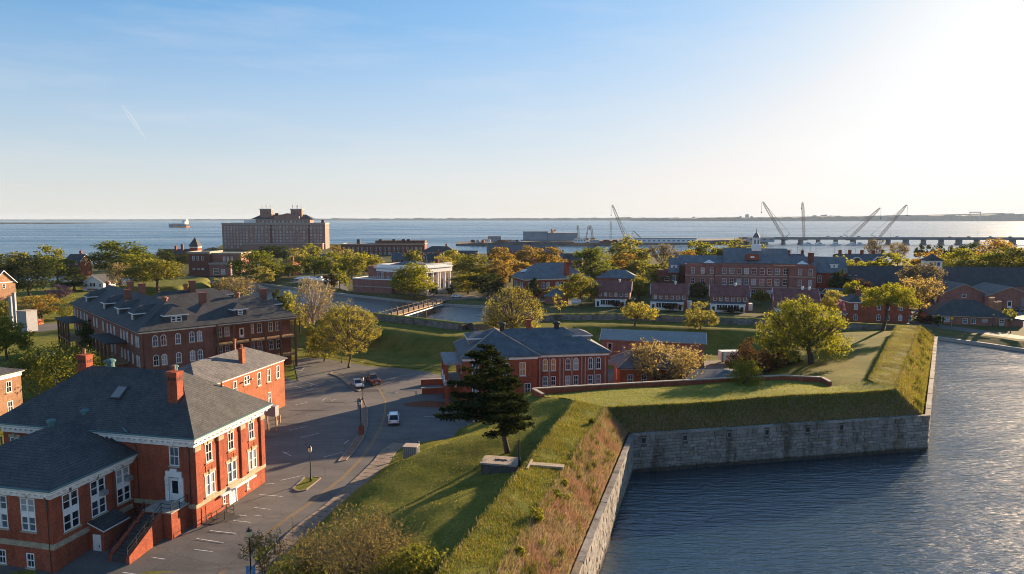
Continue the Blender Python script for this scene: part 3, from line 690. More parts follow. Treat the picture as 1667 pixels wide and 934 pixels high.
def stones(P, Q, z0, z1, slots, keep_frac, rg, back=.4):
    """course layout on the face from P to Q; returns [(u, z, w, h)]"""
    L = (Vector((Q.x,Q.y,0))-Vector((P.x,P.y,0))).length; out = []; z = z0
    while z < z1 - .05:
        h = min(rg.uniform(.42,.62), z1 - z)
        if z1 - z - h < .3: h = z1 - z
        u = -rg.uniform(0,.6)
        while u < L:
            w = rg.uniform(.7,1.7); a, b = max(u,0), min(u+w, L)
            if L - b < .4: b = L
            if b - a > .15 and not any(a < s[1] and b > s[0] and z < s[3] and z+h > s[2] for s in slots): out.append((a, z, b-a, h))
            elif b - a > .15:
                for s in slots:         # trim beside an opening
                    if a < s[1] and b > s[0] and z < s[3] and z+h > s[2]:
                        if a < s[0]-.15: out.append((a, z, s[0]-a, h))
                        if b > s[1]+.15: out.append((s[1], z, b-s[1], h))
                        break
            u = max(u+w, b)
        z += h
    return out
def stone_mesh(w, h, rg, dep=.12):
    m = MB(); g = .018; c = .035; p = dep + rg.uniform(-.045,.05)
    j = lambda: rg.uniform(-.012,.012)
    o = [(g,0,g),(w-g,0,g),(w-g,0,h-g),(g,0,h-g)]; f = [(g+c+j(),-p+j(),g+c+j()),(w-g-c+j(),-p+j(),g+c+j()),(w-g-c+j(),-p+j(),h-g-c+j()),(g+c+j(),-p+j(),h-g-c+j())]
    k = [(x, -p*.55, z) for x, y, z in o]
    m.poly(f)
    for i in range(4): q = (i+1) % 4; m.poly([k[i],k[q],f[q],f[i]]); m.poly([o[i],o[q],k[q],k[i]])
    return m
rg = random.Random(11)
faces = [(w0, w1, 'near'), (w1, w2, 'flank'), (w2, w3, 'far')]
openings = [1048,1115,1187,1248,1314,1369]
dfl = (w2-w1); Lfl = Vector((dfl.x,dfl.y,0)).length; ufl = Vector((dfl.x,dfl.y,0))/Lfl
slots = []
for px in openings:
    r_ = ray(px, 703); k = ufl; den = r_[0]*k.y - r_[1]*k.x; t_ = (w1.x*k.y - w1.y*k.x)/den; u_ = (Vector((r_[0]*t_, r_[1]*t_,0)) - Vector((w1.x,w1.y,0))).dot(ufl)
    slots.append((u_-.42, u_+.42, 2.15, 3.12))
back = MB(); rest = MB(); n_st = 0
for P, Q, nm in faces:
    d = Vector((Q.x-P.x, Q.y-P.y, 0)); L = d.length; u = d/L; n = Vector((u.y, -u.x, 0)); ang = math.atan2(u.y, u.x)
    P0 = Vector((P.x, P.y, 0)) - n*.0; B0 = P0 - n*.02
    back.poly([B0+Vector((0,0,-3)), B0+u*L+Vector((0,0,-3)), B0+u*L+Vector((0,0,WT-.2)), B0+Vector((0,0,WT-.2))])
    lay = stones(P, Q, -2.3, WT-.22, slots if nm == 'flank' else [], 1, rg)
    if nm == 'flank':
        lay.sort(key=lambda s: -(s[2]*s[3]))
        for i, s in enumerate(lay):
            mm = stone_mesh(s[2], s[3], rg); p = P0 + u*s[0] + Vector((0,0,s[1]))
            if n_st < 296: mm.build('stone', M['gran'], fw, p, ang); n_st += 1
            else:
                Mx = Matrix.Translation(p) @ Matrix.Rotation(ang, 4, 'Z'); b0 = len(rest.v); rest.v += [tuple(Mx @ Vector(q)) for q in mm.v]; rest.f += [tuple(b0+i for i in f) for f in mm.f]; rest.m += mm.m
    else:
        for s in lay:
            mm = stone_mesh(s[2], s[3], rg); p = P0 + u*s[0] + Vector((0,0,s[1]))
            Mx = Matrix.Translation(p) @ Matrix.Rotation(ang, 4, 'Z'); b0 = len(rest.v); rest.v += [tuple(Mx @ Vector(q)) for q in mm.v]; rest.f += [tuple(b0+i for i in f) for f in mm.f]; rest.m += mm.m
    ncp = max(1, int(L/2.2))
    for i in range(ncp):
        a, b = L*i/ncp+.012, L*(i+1)/ncp-.012; jz = rg.uniform(-.03,.03); jo = rg.uniform(-.04,.04); cm = MB()
        q = [P0+u*a+n*(.2+jo), P0+u*b+n*(.2+jo), P0+u*b-n*.5, P0+u*a-n*.5]
        lo = [v+Vector((0,0,WT-.2)) for v in q]; hi = [v+Vector((0,0,WT+.05+jz)) for v in q]
        cm.poly(hi); cm.poly(lo[::-1])
        for k in range(4): z_ = (k+1) % 4; cm.poly([lo[k],lo[z_],hi[z_],hi[k]])
        cm.build('coping_stone', M['gran'], fw)
    if nm == 'flank':
        for s in slots:
            om = MB(); w_, h_ = s[1]-s[0], s[3]-s[2]
            om.box(0,.12,-.16,.0,0,h_); om.box(w_-.12,w_,-.16,.0,0,h_); om.box(.12,w_-.12,-.16,.0,0,.12); om.box(.12,w_-.12,-.16,0,h_-.12,h_)
            om.box(.12,w_-.12,-.03,-.025,.12,h_-.12,1)  # black sheet stands in for the shade inside the opening
            om.build('gun_loop', [M['gran'], M['black']], fw, P0+u*s[0]+Vector((0,0,s[2])), ang)
back.build('wall_backing', M['joint'], fw)
tag(rest.build('stone_courses', M['gran'], fw), kind='stuff')
# ---- low brick wall along the yard, back curtain stone wall
M['copingb'] = noisy('wall_coping', [(.3,(.3,.25,.2)),(.7,(.42,.36,.3))], 1, .9, 8, .2, 10, 'World')
def wall_line(name, label, pts, zt, zb, th, mt, cmt, cap_h=.16, cat='wall'):
    r = thing(name, label, cat); m = MB()
    for a, b in zip(pts[:-1], pts[1:]):
        a, b = Vector((a[0],a[1],0)), Vector((b[0],b[1],0)); d = b-a; L = d.length; u = d/L; n = Vector((u.y,-u.x,0))*th/2
        q = [a+n, b+n, b-n, a-n]
        for k in range(4): z_ = (k+1) % 4; m.poly([q[k]+Vector((0,0,zb)), q[z_]+Vector((0,0,zb)), q[z_]+Vector((0,0,zt)), q[k]+Vector((0,0,zt))])
        k_ = max(1, int(L/1.6)); n2 = n*1.3
        for i in range(k_):
            s, e = a+u*(L*i/k_+.01), a+u*(L*(i+1)/k_-.01); q = [s+n2,e+n2,e-n2,s-n2]; lo = [v+Vector((0,0,zt+.003)) for v in q]; hi = [v+Vector((0,0,zt+cap_h)) for v in q]
            c = MB(); c.poly(hi)
            for k in range(4): z_ = (k+1) % 4; c.poly([lo[k],lo[z_],hi[z_],hi[k]])
            c.build('coping_stone', M[cmt], r)
    m.build('wall', M[mt], r); return r
wall_line('brick_wall', 'low dark red brick wall with pale coping behind the flank parapet', [V2(at(884,655,4.6)), V2(bw[0]), V2(bw[1]), V2(bw[2]), V2(bw[3]), V2(bw[4]), V2(bw[5])], 5.9, -.2, .45, 'brick', 'copingb')
cur = thing('curtain_wall', 'long grey stone curtain wall topped with golden grass beside the far moat', 'fort wall')
m = MB(); g = MB(); lay_n = 0; cst = MB()
for a, b in zip(bk[:-1], bk[1:]):
    A, B = Vector((a.x,a.y,0)), Vector((b.x,b.y,0)); d = B-A; L = d.length; u = d/L; n = Vector((u.y,-u.x,0))   # n points to the moat
    q = [A, B, B-n*2.6, A-n*2.6]; zt = 5.85
    for k in range(4): z_ = (k+1) % 4; m.poly([q[k]+Vector((0,0,-3)), q[z_]+Vector((0,0,-3)), q[z_]+Vector((0,0,zt)), q[k]+Vector((0,0,zt))])
    m.poly([v+Vector((0,0,zt)) for v in q])
    k_ = max(1, int(L/1.2))
    for i in range(k_):
        for j in range(3):
            pp = lambda s, t: A + u*(L*s) - n*(2.6*t) + Vector((0,0, zt+.02+.3*math.sin(math.pi*t)+.05*math.sin(s*L*2.1+t*5)))
            g.poly([pp(i/k_,j/3), pp((i+1)/k_,j/3), pp((i+1)/k_,(j+1)/3), pp(i/k_,(j+1)/3)])
    ang = math.atan2(-u.y, -u.x); P0 = B - n*2.6
    for s in stones(B, A, 3.6, zt-.02, [], 1, rg):
        mm = stone_mesh(s[2], s[3], rg, .08); Mx = Matrix.Translation(P0 - u*s[0] + Vector((0,0,s[1]))) @ Matrix.Rotation(ang, 4, 'Z'); b0 = len(cst.v)
        cst.v += [tuple(Mx @ Vector(q)) for q in mm.v]; cst.f += [tuple(b0+i for i in f) for f in mm.f]; cst.m += mm.m
m.build('wall_backing', M['joint'], cur); tag(g.build('grass_cap', M['grass_gold'], cur, smooth=True), kind='stuff'); tag(cst.build('stone_courses', M['gran'], cur), kind='stuff')
# grass cavalier of the far bastion
cv = [at(168,472,3), at(215,455,4), at(335,450,4), at(356,455,3), at(352,466,2), at(300,480,1), at(225,482,1)]
cvp = [V2(p) for p in cv]; cc = Vector((sum(p[0] for p in cvp)/7, sum(p[1] for p in cvp)/7))
def cvz(x, y):
    d = 1e9
    for a, b in zip(cvp, cvp[1:]+cvp[:1]):
        t = max(0, min(1, ((x-a[0])*(b[0]-a[0])+(y-a[1])*(b[1]-a[1]))/((b[0]-a[0])**2+(b[1]-a[1])**2))); d = min(d, math.hypot(x-a[0]-(b[0]-a[0])*t, y-a[1]-(b[1]-a[1])*t))
    return .02 + 4.3*sstep(0, 6, d) + .1*math.sin(x*.7)*math.cos(y*.8)
sheet('cavalier_lawn', cvp, cvz, 2.5, 'grass_gold', edge=2)
# ---- roads
def gsheet(name, pts, dz, step, mt, parent=None): return sheet(name, [V2(p) for p in pts], lambda x, y: gz(x, y)+dz, step, mt, parent=parent, smooth=False)
road_px = [(-250,1010),(-60,930),(100,880),(250,790),(330,720),(420,640),(440,610),(485,620),(478,586),(500,582),(528,584),(562,589),(600,596),(650,599),(700,606),(720,612),(735,650),(790,676),(745,715),(735,722),(665,724),(640,738),(590,788),(548,825),(500,858),(455,895),(400,945),(330,1000),(300,1060)]
asp = gsheet('parking_asphalt', [at(*p) for p in road_px], .004, 5, 'asphalt')
sw_l = [at(p[0],p[1],.13) for p in [(300,1003),(372,948),(430,897),(478,858),(528,822),(568,788),(606,752),(622,732),(640,720)]]
swk = struct(bpy.data.objects.new('sidewalk', None)); C.objects.link(swk)
def along(pl, t):
    L = [0]; 
    for a, b in zip(pl, pl[1:]): L.append(L[-1]+(b-a).length)
    s = t*L[-1]
    for i in range(len(pl)-1):
        if s <= L[i+1] or i == len(pl)-2: return pl[i].lerp(pl[i+1], (s-L[i])/max(1e-6, L[i+1]-L[i]))
N_ = 34
for i in range(N_):
    a, b, c, d = along(sw_l, i/N_+.0012), along(sw_l, (i+1)/N_-.0012), along(sw_r, (i+1)/N_-.0012), along(sw_r, i/N_+.0012)
    zz = rnd(-.012,.012); m = MB(); tops = [Vector((p.x,p.y,gz(p.x,p.y)+.13+zz)) for p in (a,b,c,d)]; lows = [p-Vector((0,0,.25)) for p in tops]
    kq = [tops[0].lerp(tops[3], .16), tops[1].lerp(tops[2], .16)]
    m.poly([kq[0],kq[1],tops[2],tops[3]])
    for k in range(4): q = (k+1) % 4; m.poly([lows[k],lows[q],tops[q],tops[k]])
    m.poly([tops[0]+Vector((0,0,.02)),tops[1]+Vector((0,0,.02)),kq[1]+Vector((0,0,.0)),kq[0]], 0)
    m.build('paving_slab', M['walk'], swk)
def island(name, px, mt, kerb='walk'):
    P = [at(*p) for p in px]; n = len(P); cx = sum(p.x for p in P)/n; cy_ = sum(p.y for p in P)/n
    o = struct(sheet(name, [V2(p) for p in P], lambda x, y: gz(x,y)+.11, 1.2, mt, smooth=False)); k = MB()
    for i in range(n):
        a, b = P[i], P[(i+1) % n]; u = (b-a).normalized(); nn = Vector((u.y,-u.x,0)); s_ = 1 if nn.dot(Vector((cx,cy_,0))-a) < 0 else -1; nn *= s_*.16
        q = [a+nn, b+nn, b-nn*.2, a-nn*.2]; lo = [Vector((v.x,v.y,gz(v.x,v.y)-.05)) for v in q]; hi = [Vector((v.x,v.y,gz(v.x,v.y)+.15+.003*(i%3))) for v in q]
        k.poly(hi)
        for z in range(4): y_ = (z+1) % 4; k.poly([lo[z],lo[y_],hi[y_],hi[z]])
    k.build('kerb', M[kerb], o); return o
island('road_median_kerb', [(550,752),(562,749),(573,739),(590,716),(598,692),(598,668),(592,652),(586,648),(589,680),(585,704),(568,730)], 'brickpave')
island('lamp_island_lawn', [(478,796),(497,779),(510,777),(521,779),(497,798),(486,800)], 'grass')
island('lot_kerb', [(537,609),(552,614),(572,630),(584,637),(586,634),(573,623),(556,609),(542,606)], 'walk')
def stripe(name, px, w, mt, parent=asp, dz=.009):
    pts = [at(*p) for p in px]; m = MB()
    for a, b in zip(pts, pts[1:]):
        k = max(1, int((b-a).length/2)); u = (b-a).normalized(); n = Vector((u.y,-u.x,0))*w/2
        for i in range(k):
            p, q = a.lerp(b, i/k), a.lerp(b, (i+1)/k); m.poly([Vector((v.x,v.y,gz(v.x,v.y)+dz)) for v in (p+n,q+n,q-n,p-n)])
    return m.build(name, M[mt], parent)
yl = [(300,962),(342,934),(405,886),(500,822),(560,776),(585,750),(604,724),(619,697),(627,672),(626,650),(618,634),(603,619),(585,606),(560,594),(540,589)]
for off in (-1.6, 1.6): stripe('centre_line', [(x+off*(.5+.5*(y-560)/370), y+off*.35) for x, y in yl], .12, 'painty')
for px in [[(192,918),(282,930)],[(244,898),(318,908)],[(316,888),(346,891)],[(320,873),(364,879)],[(342,862),(384,866)],[(380,847),(408,850)],[(388,838),(402,840)],[(414,826),(440,829)],[(414,839),(426,840)],[(422,805),(460,808)],[(456,782),(496,773)],[(470,799),(496,776)],[(432,788),(446,787)],[(526,744),(558,736)],[(460,735),(474,742)],[(462,738),(470,735)],[(478,628),(502,634)],[(500,622),(518,628)],[(474,599),(490,604),(496,597)],[(505,629),(508,626)],[(540,652),(546,650)],[(525,652),(530,648)],[(490,712),(520,705)],[(470,700),(500,694)],[(640,640),(650,638)],[(560,722),(568,716)],[(690,678),(720,678)],[(660,611),(690,605)],[(0,900),(20,897)],[(480,659),(500,655)]]:
    stripe('parking_line', px, .11, 'paintw')
# asphalt yards and town streets
def town_road(name, px, w, z=.008, mt='asphalt'):
    pts = [at(*p) for p in px]; m = MB()
    for i in range(len(pts)-1):
        a, b = pts[i], pts[i+1]
        def nn(j): 
            d = (pts[min(j+1,len(pts)-1)]-pts[max(j-1,0)]).normalized(); return Vector((d.y,-d.x,0))*w/2
        m.poly([a+nn(i)+Vector((0,0,z)), b+nn(i+1)+Vector((0,0,z)), b-nn(i+1)+Vector((0,0,z)), a-nn(i)+Vector((0,0,z))])
    return struct(m.build(name, M[mt]))
town_road('moat_road', [(1440,519),(1480,524),(1530,531),(1590,539),(1660,549),(1730,553),(1810,556)], 7)
town_road('bridge_road', [(700,491.5),(720,487),(780,484),(850,485),(900,489),(940,494)], 8)
def lot(name, px, z=.006): m = MB(); m.poly([at(p[0],p[1],z) for p in px]); return struct(m.build(name, M['asphalt']))
lot('warehouse_lot_road', [(1392,497),(1480,489),(1560,492),(1670,497),(1800,505),(1800,525),(1667,521),(1640,515),(1500,503),(1460,522),(1400,520)])
lot('town_street', [(470,456),(530,452),(560,458),(568,474),(540,466),(490,462)])
lot('library_street', [(690,479),(735,478),(800,482),(790,486),(700,486)], .01)
m = MB(); m.poly([at(p[0],p[1],.03) for p in [(0,600),(60,572),(120,566),(118,578),(60,592),(0,620)]]); struct(m.build('lane_road', M['asphalt']))
m = MB(); m.poly([at(p[0],p[1],.03) for p in [(40,533),(60,527),(105,524),(112,533),(70,540),(50,541)]]); struct(m.build('drive_road', M['asphalt']))
m = MB(); m.poly([at(p[0],p[1],.03) for p in [(960,600),(1230,600),(1240,640),(960,645)]]); m.poly([at(p[0],p[1],.035) for p in [(1120,588),(1230,585),(1230,600),(1120,600)]]); struct(m.build('yard_road', M['asphalt']))

for px in ((598,760),(560,700),(420,790),(640,640),(520,640)):
    q = at(*px); m = MB(); n = 14; m.poly([(q.x+.42*math.cos(6.2832*i/n), q.y+.42*math.sin(6.2832*i/n), gz(q.x,q.y)+.012) for i in range(n)]); m.build('manhole_cover', M['gutter'], asp)
for px, sx_, sy_ in (((352,842),2.6,1.6),((500,668),3.5,.5),((430,712),2.2,.5),((600,636),2.8,1.2),((470,690),3,.4),((545,655),2,.6)):
    q = at(*px); m = MB(); n = 18; rr = random.Random(px[0]); m.poly([(q.x+sx_*math.cos(6.2832*i/n)*rr.uniform(.75,1.15), q.y+sy_*math.sin(6.2832*i/n)*rr.uniform(.75,1.15), gz(q.x,q.y)+.008) for i in range(n)]); m.build('tar_patch', M['tar'] if 'tar' in M else M.setdefault('tar', noisy('tar_patch', [(.3,(.055,.052,.05)),(.7,(.085,.08,.075))], .8, .8, 6, .1, 12, 'World')), asp)
# ---------------------------------------------------------------- brick headquarters building (nearest, at the road)
A = thing('brick_building', 'large red brick building with bracketed white cornice and slate roof beside the parking lot', 'building', (-34.9, 72.7, 0), R(-13))
bk_ = Block(A, -25.8, 0, 0, 13.1, -1.6, 9.1, 'brick')
for y in (2.45, 6.45, 10.55):
    bk_.op('r', y, 6.6, 1.12, 2.15, 'sash', lintel='stone'); bk_.op('r', y, 2.75, 1.7, 2.45, 'pair', lintel='stone')
bk_.op('r', 6.45, -.1, 1.5, 2.0, 'doorw', label='white double door in the sunlit brick side'); bk_.op('r', 4.85, .6, .5, 1.05, 'sash'); bk_.op('r', 9.4, .6, .45, 1.0, 'sash')
bk_.op('f', -2.5, 6.75, 1.25, 2.2, 'sash', 1, lintel='stone'); bk_.op('f', -2.6, 2.75, 1.3, 2.6, 'door', label='white door with dark glass at the top of the steps')

for x in (-24.2,): bk_.op('f', x, 6.2, 1.3, 2.2, 'sash', lintel='stone')
bk_.op('l', 4, 6.2, 1.3, 2.2, 'sash'); bk_.op('l', 9, 6.2, 1.3, 2.2, 'sash')
bk_.build()
def cornice(p, x0, x1, y0, y1, z, s=1.0, dent=True):
    ring(p, 'cornice', x0, x1, y0, y1, [(.0,z-.02),(.12,z),(.12,z+.42*s),(.2,z+.45*s),(.2,z+.62*s),(.72*s,z+.7*s),(.72*s,z+.86*s),(.9*s,z+1.05*s),(.9*s,z+1.16*s),(.3,z+1.17*s)], 'white')
    ring(p, 'gutter', x0, x1, y0, y1, [(.9*s,z+1.163*s),(.99*s,z+1.17*s),(1.0*s,z+1.3*s),(.85*s,z+1.31*s)], 'copper')
    if dent:
        d = MB(); st = .72; w = .3
        for (ax, a0, a1) in (('x', x0, x1), ('y', y0, y1)):
            n = int((a1-a0)/st)
            for i in range(n+1):
                c = a0 + (a1-a0)*i/n
                if ax == 'x': d.box(c-w/2,c+w/2,y0-.62*s,y0-.203,z+.46*s,z+.68*s); d.box(c-w/2,c+w/2,y1+.203,y1+.62*s,z+.46*s,z+.68*s)
                else: d.box(x0-.62*s,x0-.203,c-w/2,c+w/2,z+.46*s,z+.68*s); d.box(x1+.203,x1+.62*s,c-w/2,c+w/2,z+.46*s,z+.68*s)
        tag(d.build('bracket_row', M['white'], p), kind='stuff')
cornice(A, -25.8, 0, 0, 13.1, 9.05)
hip(A, -25.8, 0, 0, 13.1, 10.34, 5.5, .86, 'slate')
ring(A, 'belt_course', -25.8, 0, 0, 13.1, [(0,2.05),(.13,2.07),(.13,2.5),(0,2.56)], 'stone')
for y0, y1 in ((0.0,.85),(4.0,4.85),(8.15,9.0),(12.3,13.1)):
    m = MB(); m.box(.004,.2,y0+.004,y1-.004,2.57,8.5); m.box(.004,.26,y0-.05,y1+.05,8.5,9.0,1); m.build('pilaster', [M['brick'], M['stone']], A)
for y in (2.45, 6.45, 10.55):
    m = MB(); 
    for a in (-.55,.55): m.box(.003,.05,y+a-.08,y+a+.08,5.5,6.25)
    m.box(.003,.05,y-.47,y+.47,6.1,6.25); m.box(.003,.05,y-.47,y+.47,5.5,5.62); m.build('brick_panel', M['brick_o'], A)
m = MB(); m.box(.14,.5,3.9,10.6,1.85,2.04); m.build('door_canopy', M['white'], A)
m = MB(); m.box(-3.75,-3.3,-.18,-.003,2.6,5.5); m.box(-1.9,-1.45,-.18,-.003,2.6,5.5); m.box(-3.6,-1.6,-.2,-.003,5.5,6.15); m.box(-3.0,-2.2,-.22,-.003,6.15,6.45); m.build('door_surround', M['white'], A)
chimney(A, -4.6, 3.2, 12.2, 16.6, 1.3, 1.0, 'brick'); chimney(A, -20.2, 6.5, 14.4, 17.2, 1.35, 1.0, 'brick')
roof_vent(A, -16.8, 6.9, 15.9, .55, .8, 'copper'); roof_vent(A, -7.6, 6.9, 15.8, .4, .6, 'copper')
m = MB(); Mx = Matrix.Translation((-12.4, 3.4, 13.55)) @ Matrix.Rotation(R(36.8), 4, 'X'); m.box(-.7,.7,-.9,.9,0,.22,0,Mx); m.box(-.58,.58,-.78,.78,.22,.225,1,Mx); m.build('skylight', [M['gutter'], M['louver']], A)
for x, z1 in ((-.55, 9.2), (-7.3, 9.0)): downpipe(A, x, -.1, -.2, z1)
# front wing
wg = Block(A, -22.5, -8, -10.5, -.01, -2.4, 6.75, 'brick')
for y in (-8.3, -4.9, -1.5): wg.op('r', y, 2.75, 1.9, 3.85, 'tall', lintel='stone')
for x in (-10.8, -14.2, -17.6, -20.9): wg.op('f', x, 3.2, 1.75, 3.4, 'tall', lintel='stone'); 
for x in (-10.9, -14.4, -18): wg.op('f', x, -.6, .95, 1.5, 'sash')
wg.op('r', -2.2, -.3, 1.1, 1.5, 'sash'); wg.build()
cornice(A, -22.5, -8, -10.5, .3, 6.72, .92)
hip(A, -22.5, -8, -10.5, 4.6, 7.91, 3.55, .8, 'slate')
ring(A, 'wing_belt_course', -22.5, -8, -10.5, -.5, [(0,1.55),(.12,1.57),(.12,2.05),(0,2.1)], 'stone')
roof_vent(A, -15.3, -3.2, 11.3, .42, .8, 'copper'); roof_vent(A, -15.0, 1.0, 11.4, .45, .7, 'copper')
downpipe(A, -8.35, -10.62, -1.6, 7.0); 
m = MB(); m.tube([(-7.9,-2.9,7.2),(-7.85,-2.9,6.6),(-7.85,-2.9,-.5)], [.06]*3, 6); m.build('downpipe', M['gutter'], A)
for y, z in ((-4.45, 4.75), (-.95, 5.0)):
    m = MB(); m.box(-8.05,-7.45,y-.35,y+.35,z,z+.5); m.box(-7.45,-7.44,y-.28,y+.28,z+.07,z+.43,1); tag(m.build('window_air_conditioner', [M['steel'], M['louver']], A))
m = MB(); m.tube([(-7.6,-.95,10.5),(-10.6,.8,11.0),(-14.4,1.6,11.75)],[.09,.09,.09],5); m.build('valley_flashing', M['copper'], A)
for x, y, z in ((-9.5,5.6,15.0),(-22.5,4.5,13.6),(-3.2,9.5,13.2),(-18.4,-6.4,10.2)): m = MB(); m.tube([(x,y,z-.6),(x,y,z+.75)],[.09,.09],6); m.build('roof_pipe', M['gutter'], A)
# cellar hut, steps and rails
m = MB(); m.box(-7.99,-6.2,-6.3,-3.1,-1.8,1.7); m.poly([(-7.99,-6.3,1.7),(-6.2,-6.3,1.7),(-7.99,-6.3,2.35)]); m.poly([(-7.99,-3.1,1.7),(-7.99,-3.1,2.35),(-6.2,-3.1,1.7)])
hut = m.build('cellar_entry', M['brick'], A)
m = MB(); a = [(-8.0,-6.5,2.45),(-6.0,-6.5,1.7),(-6.0,-2.9,1.7),(-8.0,-2.9,2.45)]; b = [(x,y,z+.14) for x,y,z in a]; m.poly(b); m.poly(a[::-1])
for i in range(4): j=(i+1)%4; m.poly([a[i],a[j],b[j],b[i]], 1)
m.build('entry_roof', [M['slate'], M['white']], hut)
m = MB(); m.box(-7.5,-6.55,-6.4,-6.31,-1.0,1.3); m.box(-6.75,-6.68,-6.46,-6.4,.0,.2,1); m.build('entry_door', [M['white'], M['black']], hut)
st_ = 14; M['step_shade'] = noisy('step_stone_shaded', [(.3,(.05,.045,.042)),(.7,(.09,.08,.075))], 2, .9, 12, .2, 12)  # steps darkened: the stair's shade is put into the stone colour
m = MB(); m.box(-4.4,-.9,-2.8,-.004,-1.2,2.6); m.build('landing', M['brick'], A)
m = MB(); m.box(-4.5,-.8,-2.9,-.004,2.603,2.72); m.build('landing_slab', M['conc'], A)
for i in range(st_):
    m = MB(); y1 = -2.9 - i*.34; m.box(-4.0,-2.3,y1-.34,y1,-1.3,2.45-i*.185); m.build('step', M['step_shade'], A)
m = MB(); ya, yb = -2.82, -7.7
for x0, x1 in ((-2.28,-1.9),(-4.42,-4.02)):
    P_ = [(x0,ya,-1.4),(x0,yb,-1.4),(x0,yb,.15),(x0,ya,2.75)]; Q_ = [(x1,)+p[1:] for p in P_]
    m.poly(P_); m.poly(Q_[::-1])
    for i in range(4): j=(i+1)%4; m.poly([P_[i],P_[j],Q_[j],Q_[i]])
m.build('stair_wall', M['brick'], A)
m = MB()
for x in (-2.1, -4.2):
    for h in (.45, .9): m.bar((x,ya,2.75+h),(x,yb,.15+h),.05)
    for i in range(5): t=i/4; m.bar((x,ya+(yb-ya)*t,2.7-2.55*t),(x,ya+(yb-ya)*t,3.65-2.6*t),.05)
for h in (.5,.95): m.bar((-.9,-2.8,2.72+h),(-.9,-.2,2.72+h),.05); m.bar((-2.1,-2.85,2.72+h),(-.9,-2.85,2.72+h),.05)
for y in (-2.8,-1.5,-.2): m.bar((-.9,y,2.7),(-.9,y,3.7),.05)
m.build('stair_railing', M['black'], A)
m = MB()
for x, y in ((.9,.4),(.9,2.2),(.9,3.9),(1.9,3.9),(1.9,2.2)): m.bar((x,y,-.1),(x,y,1.0),.06)
for h in (.5,1.0): m.bar((.9,.4,h),(.9,3.9,h),.05); m.bar((.9,3.9,h),(1.9,3.9,h),.05); m.bar((1.9,3.9,h),(1.9,2.2,h),.05)
m.bar((.25,1.2,.2),(.25,1.2,1.9),.06); m.build('side_railing', M['black'], A)
# cabinet on posts beside the far corner
cb = thing('transformer_cabinet', 'grey utility cabinet on timber posts at the building corner', 'cabinet', at(443,700,0), R(-13))
m = MB(); m.box(-1.0,1.0,-.5,.5,2.4,4.1); m.build('cabinet_body', M['steel'], cb)
m = MB(); m.box(-.9,.9,-.53,-.503,2.5,4.0); m.build('cabinet_door', M['louver'], cb)
for x in (-.8,.8): q = MB(); q.box(x-.1,x+.1,-.1,.1,0,2.4); q.build('post', M['deckwood'], cb)
for lb_, px in (('timber post under the grey cabinet, nearest the headquarters wall', (437,702)), ('lone timber post standing out in the grass beyond the grey cabinet', (456,688)), ('timber post between the grey cabinet and the parking asphalt', (451,697))):
    q = MB(); q.box(-.1,.1,-.1,.1,0,1.25); q.box(-.13,.13,-.13,.13,1.253,1.31); tag(q.build('timber_post', M['deckwood'], None, at(*px)), lb_, 'post', 'timber posts by the utility cabinet')
# ---------------------------------------------------------------- orange brick house with grey roof
O = thing('orange_brick_house', 'long orange brick house with pale grey hipped roof behind the brick headquarters', 'building', (-41.4, 122.0, 0), R(-14))
ob = Block(O, -9.2, 0, -23, 0, -.5, 8.55, 'brick_o')
for y in (-2.05, -4.8, -7.6, -14.1, -17.3, -20.4): ob.op('r', y, 5.55, .98, 2.3, 'sash', 0)
ob.op('r', -11.0, 6.55, 1.5, 1.45, 'pair', 1)
for y in (-4.8, -9.4, -14.2, -18): ob.op('r', y, 1.6, .95, 2.1, 'sash')
ob.build(); hip(O, -9.2, 0, -23, 0, 8.8, 2.7, .5, 'shingle')
ring(O, 'eave_trim', -9.2, 0, -23, 0, [(.0,8.3),(.1,8.32),(.1,8.5),(.5,8.66)], 'white')
c_ = chimney(O, -1.7, -9.7, 9.2, 12.3, .75, .75, 'brick_o', True)
chimney(O, -8.3, -2.5, 8.7, 12.4, .35, .35, 'brick_o', False)
m = MB(); m.tube([(-.02,-12.2,7.2),(.35,-12.2,7.3)],[.09,.16],6); m.tube([(-.02,-9.9,7.2),(.35,-9.9,7.3)],[.09,.16],6); m.build('floodlight', M['black'], O)
# ---------------------------------------------------------------- three storey barracks with verandas
B = thing('barracks', 'three storey dark brick barracks with dormers and red timber verandas', 'building', (-73.7, 133.7, 0), R(43))
mb_ = Block(B, 0, 14.5, 0, 62, -.5, 11.3, 'brick_b')
for x in (2.7, 4.25, 7.0, 9.7, 11.25):
    for z in (8.4, 4.45, .6): mb_.op('f', x, z, 1.05, 2.25 if z > 1 else 1.7, 'arch', sill='stone')
for y in (1.4, 2.9, 6, 9.5, 12, 14.5, 20, 23, 26, 30, 36, 39, 46, 49, 53, 57, 60):
    for z in (8.4, 4.45): mb_.op('l', y, z, 1.0, 2.2, 'arch')
for y in (20, 26, 38): mb_.op('r', y, 8.4, 1, 2.2, 'sash')
mb_.build()
wb = Block(B, 14.5, 32.4, 2.4, 13, -.5, 11.3, 'brick_b')
for x, s in ((16.2,'sash'),(17.8,'sash'),(21.0,'door'),(23.2,'sash'),(25.0,'sash'),(27.6,'sash'),(29.3,'sash')):
    for z in (7.6, 3.4): wb.op('f', x, z + (0 if s == 'door' else .8), 1.05, 2.3 if s == 'door' else 2.05, s)
for x in (17, 23, 29): wb.op('f', x, .4, 1.0, 1.6, 'sash')
wb.op('r', 6, 8.4, 1, 2, 'sash'); wb.op('r', 10, 8.4, 1, 2, 'sash'); wb.build()
Block(B, 14.5, 32.4, 30, 41, -.5, 11.3, 'brick_b').build()
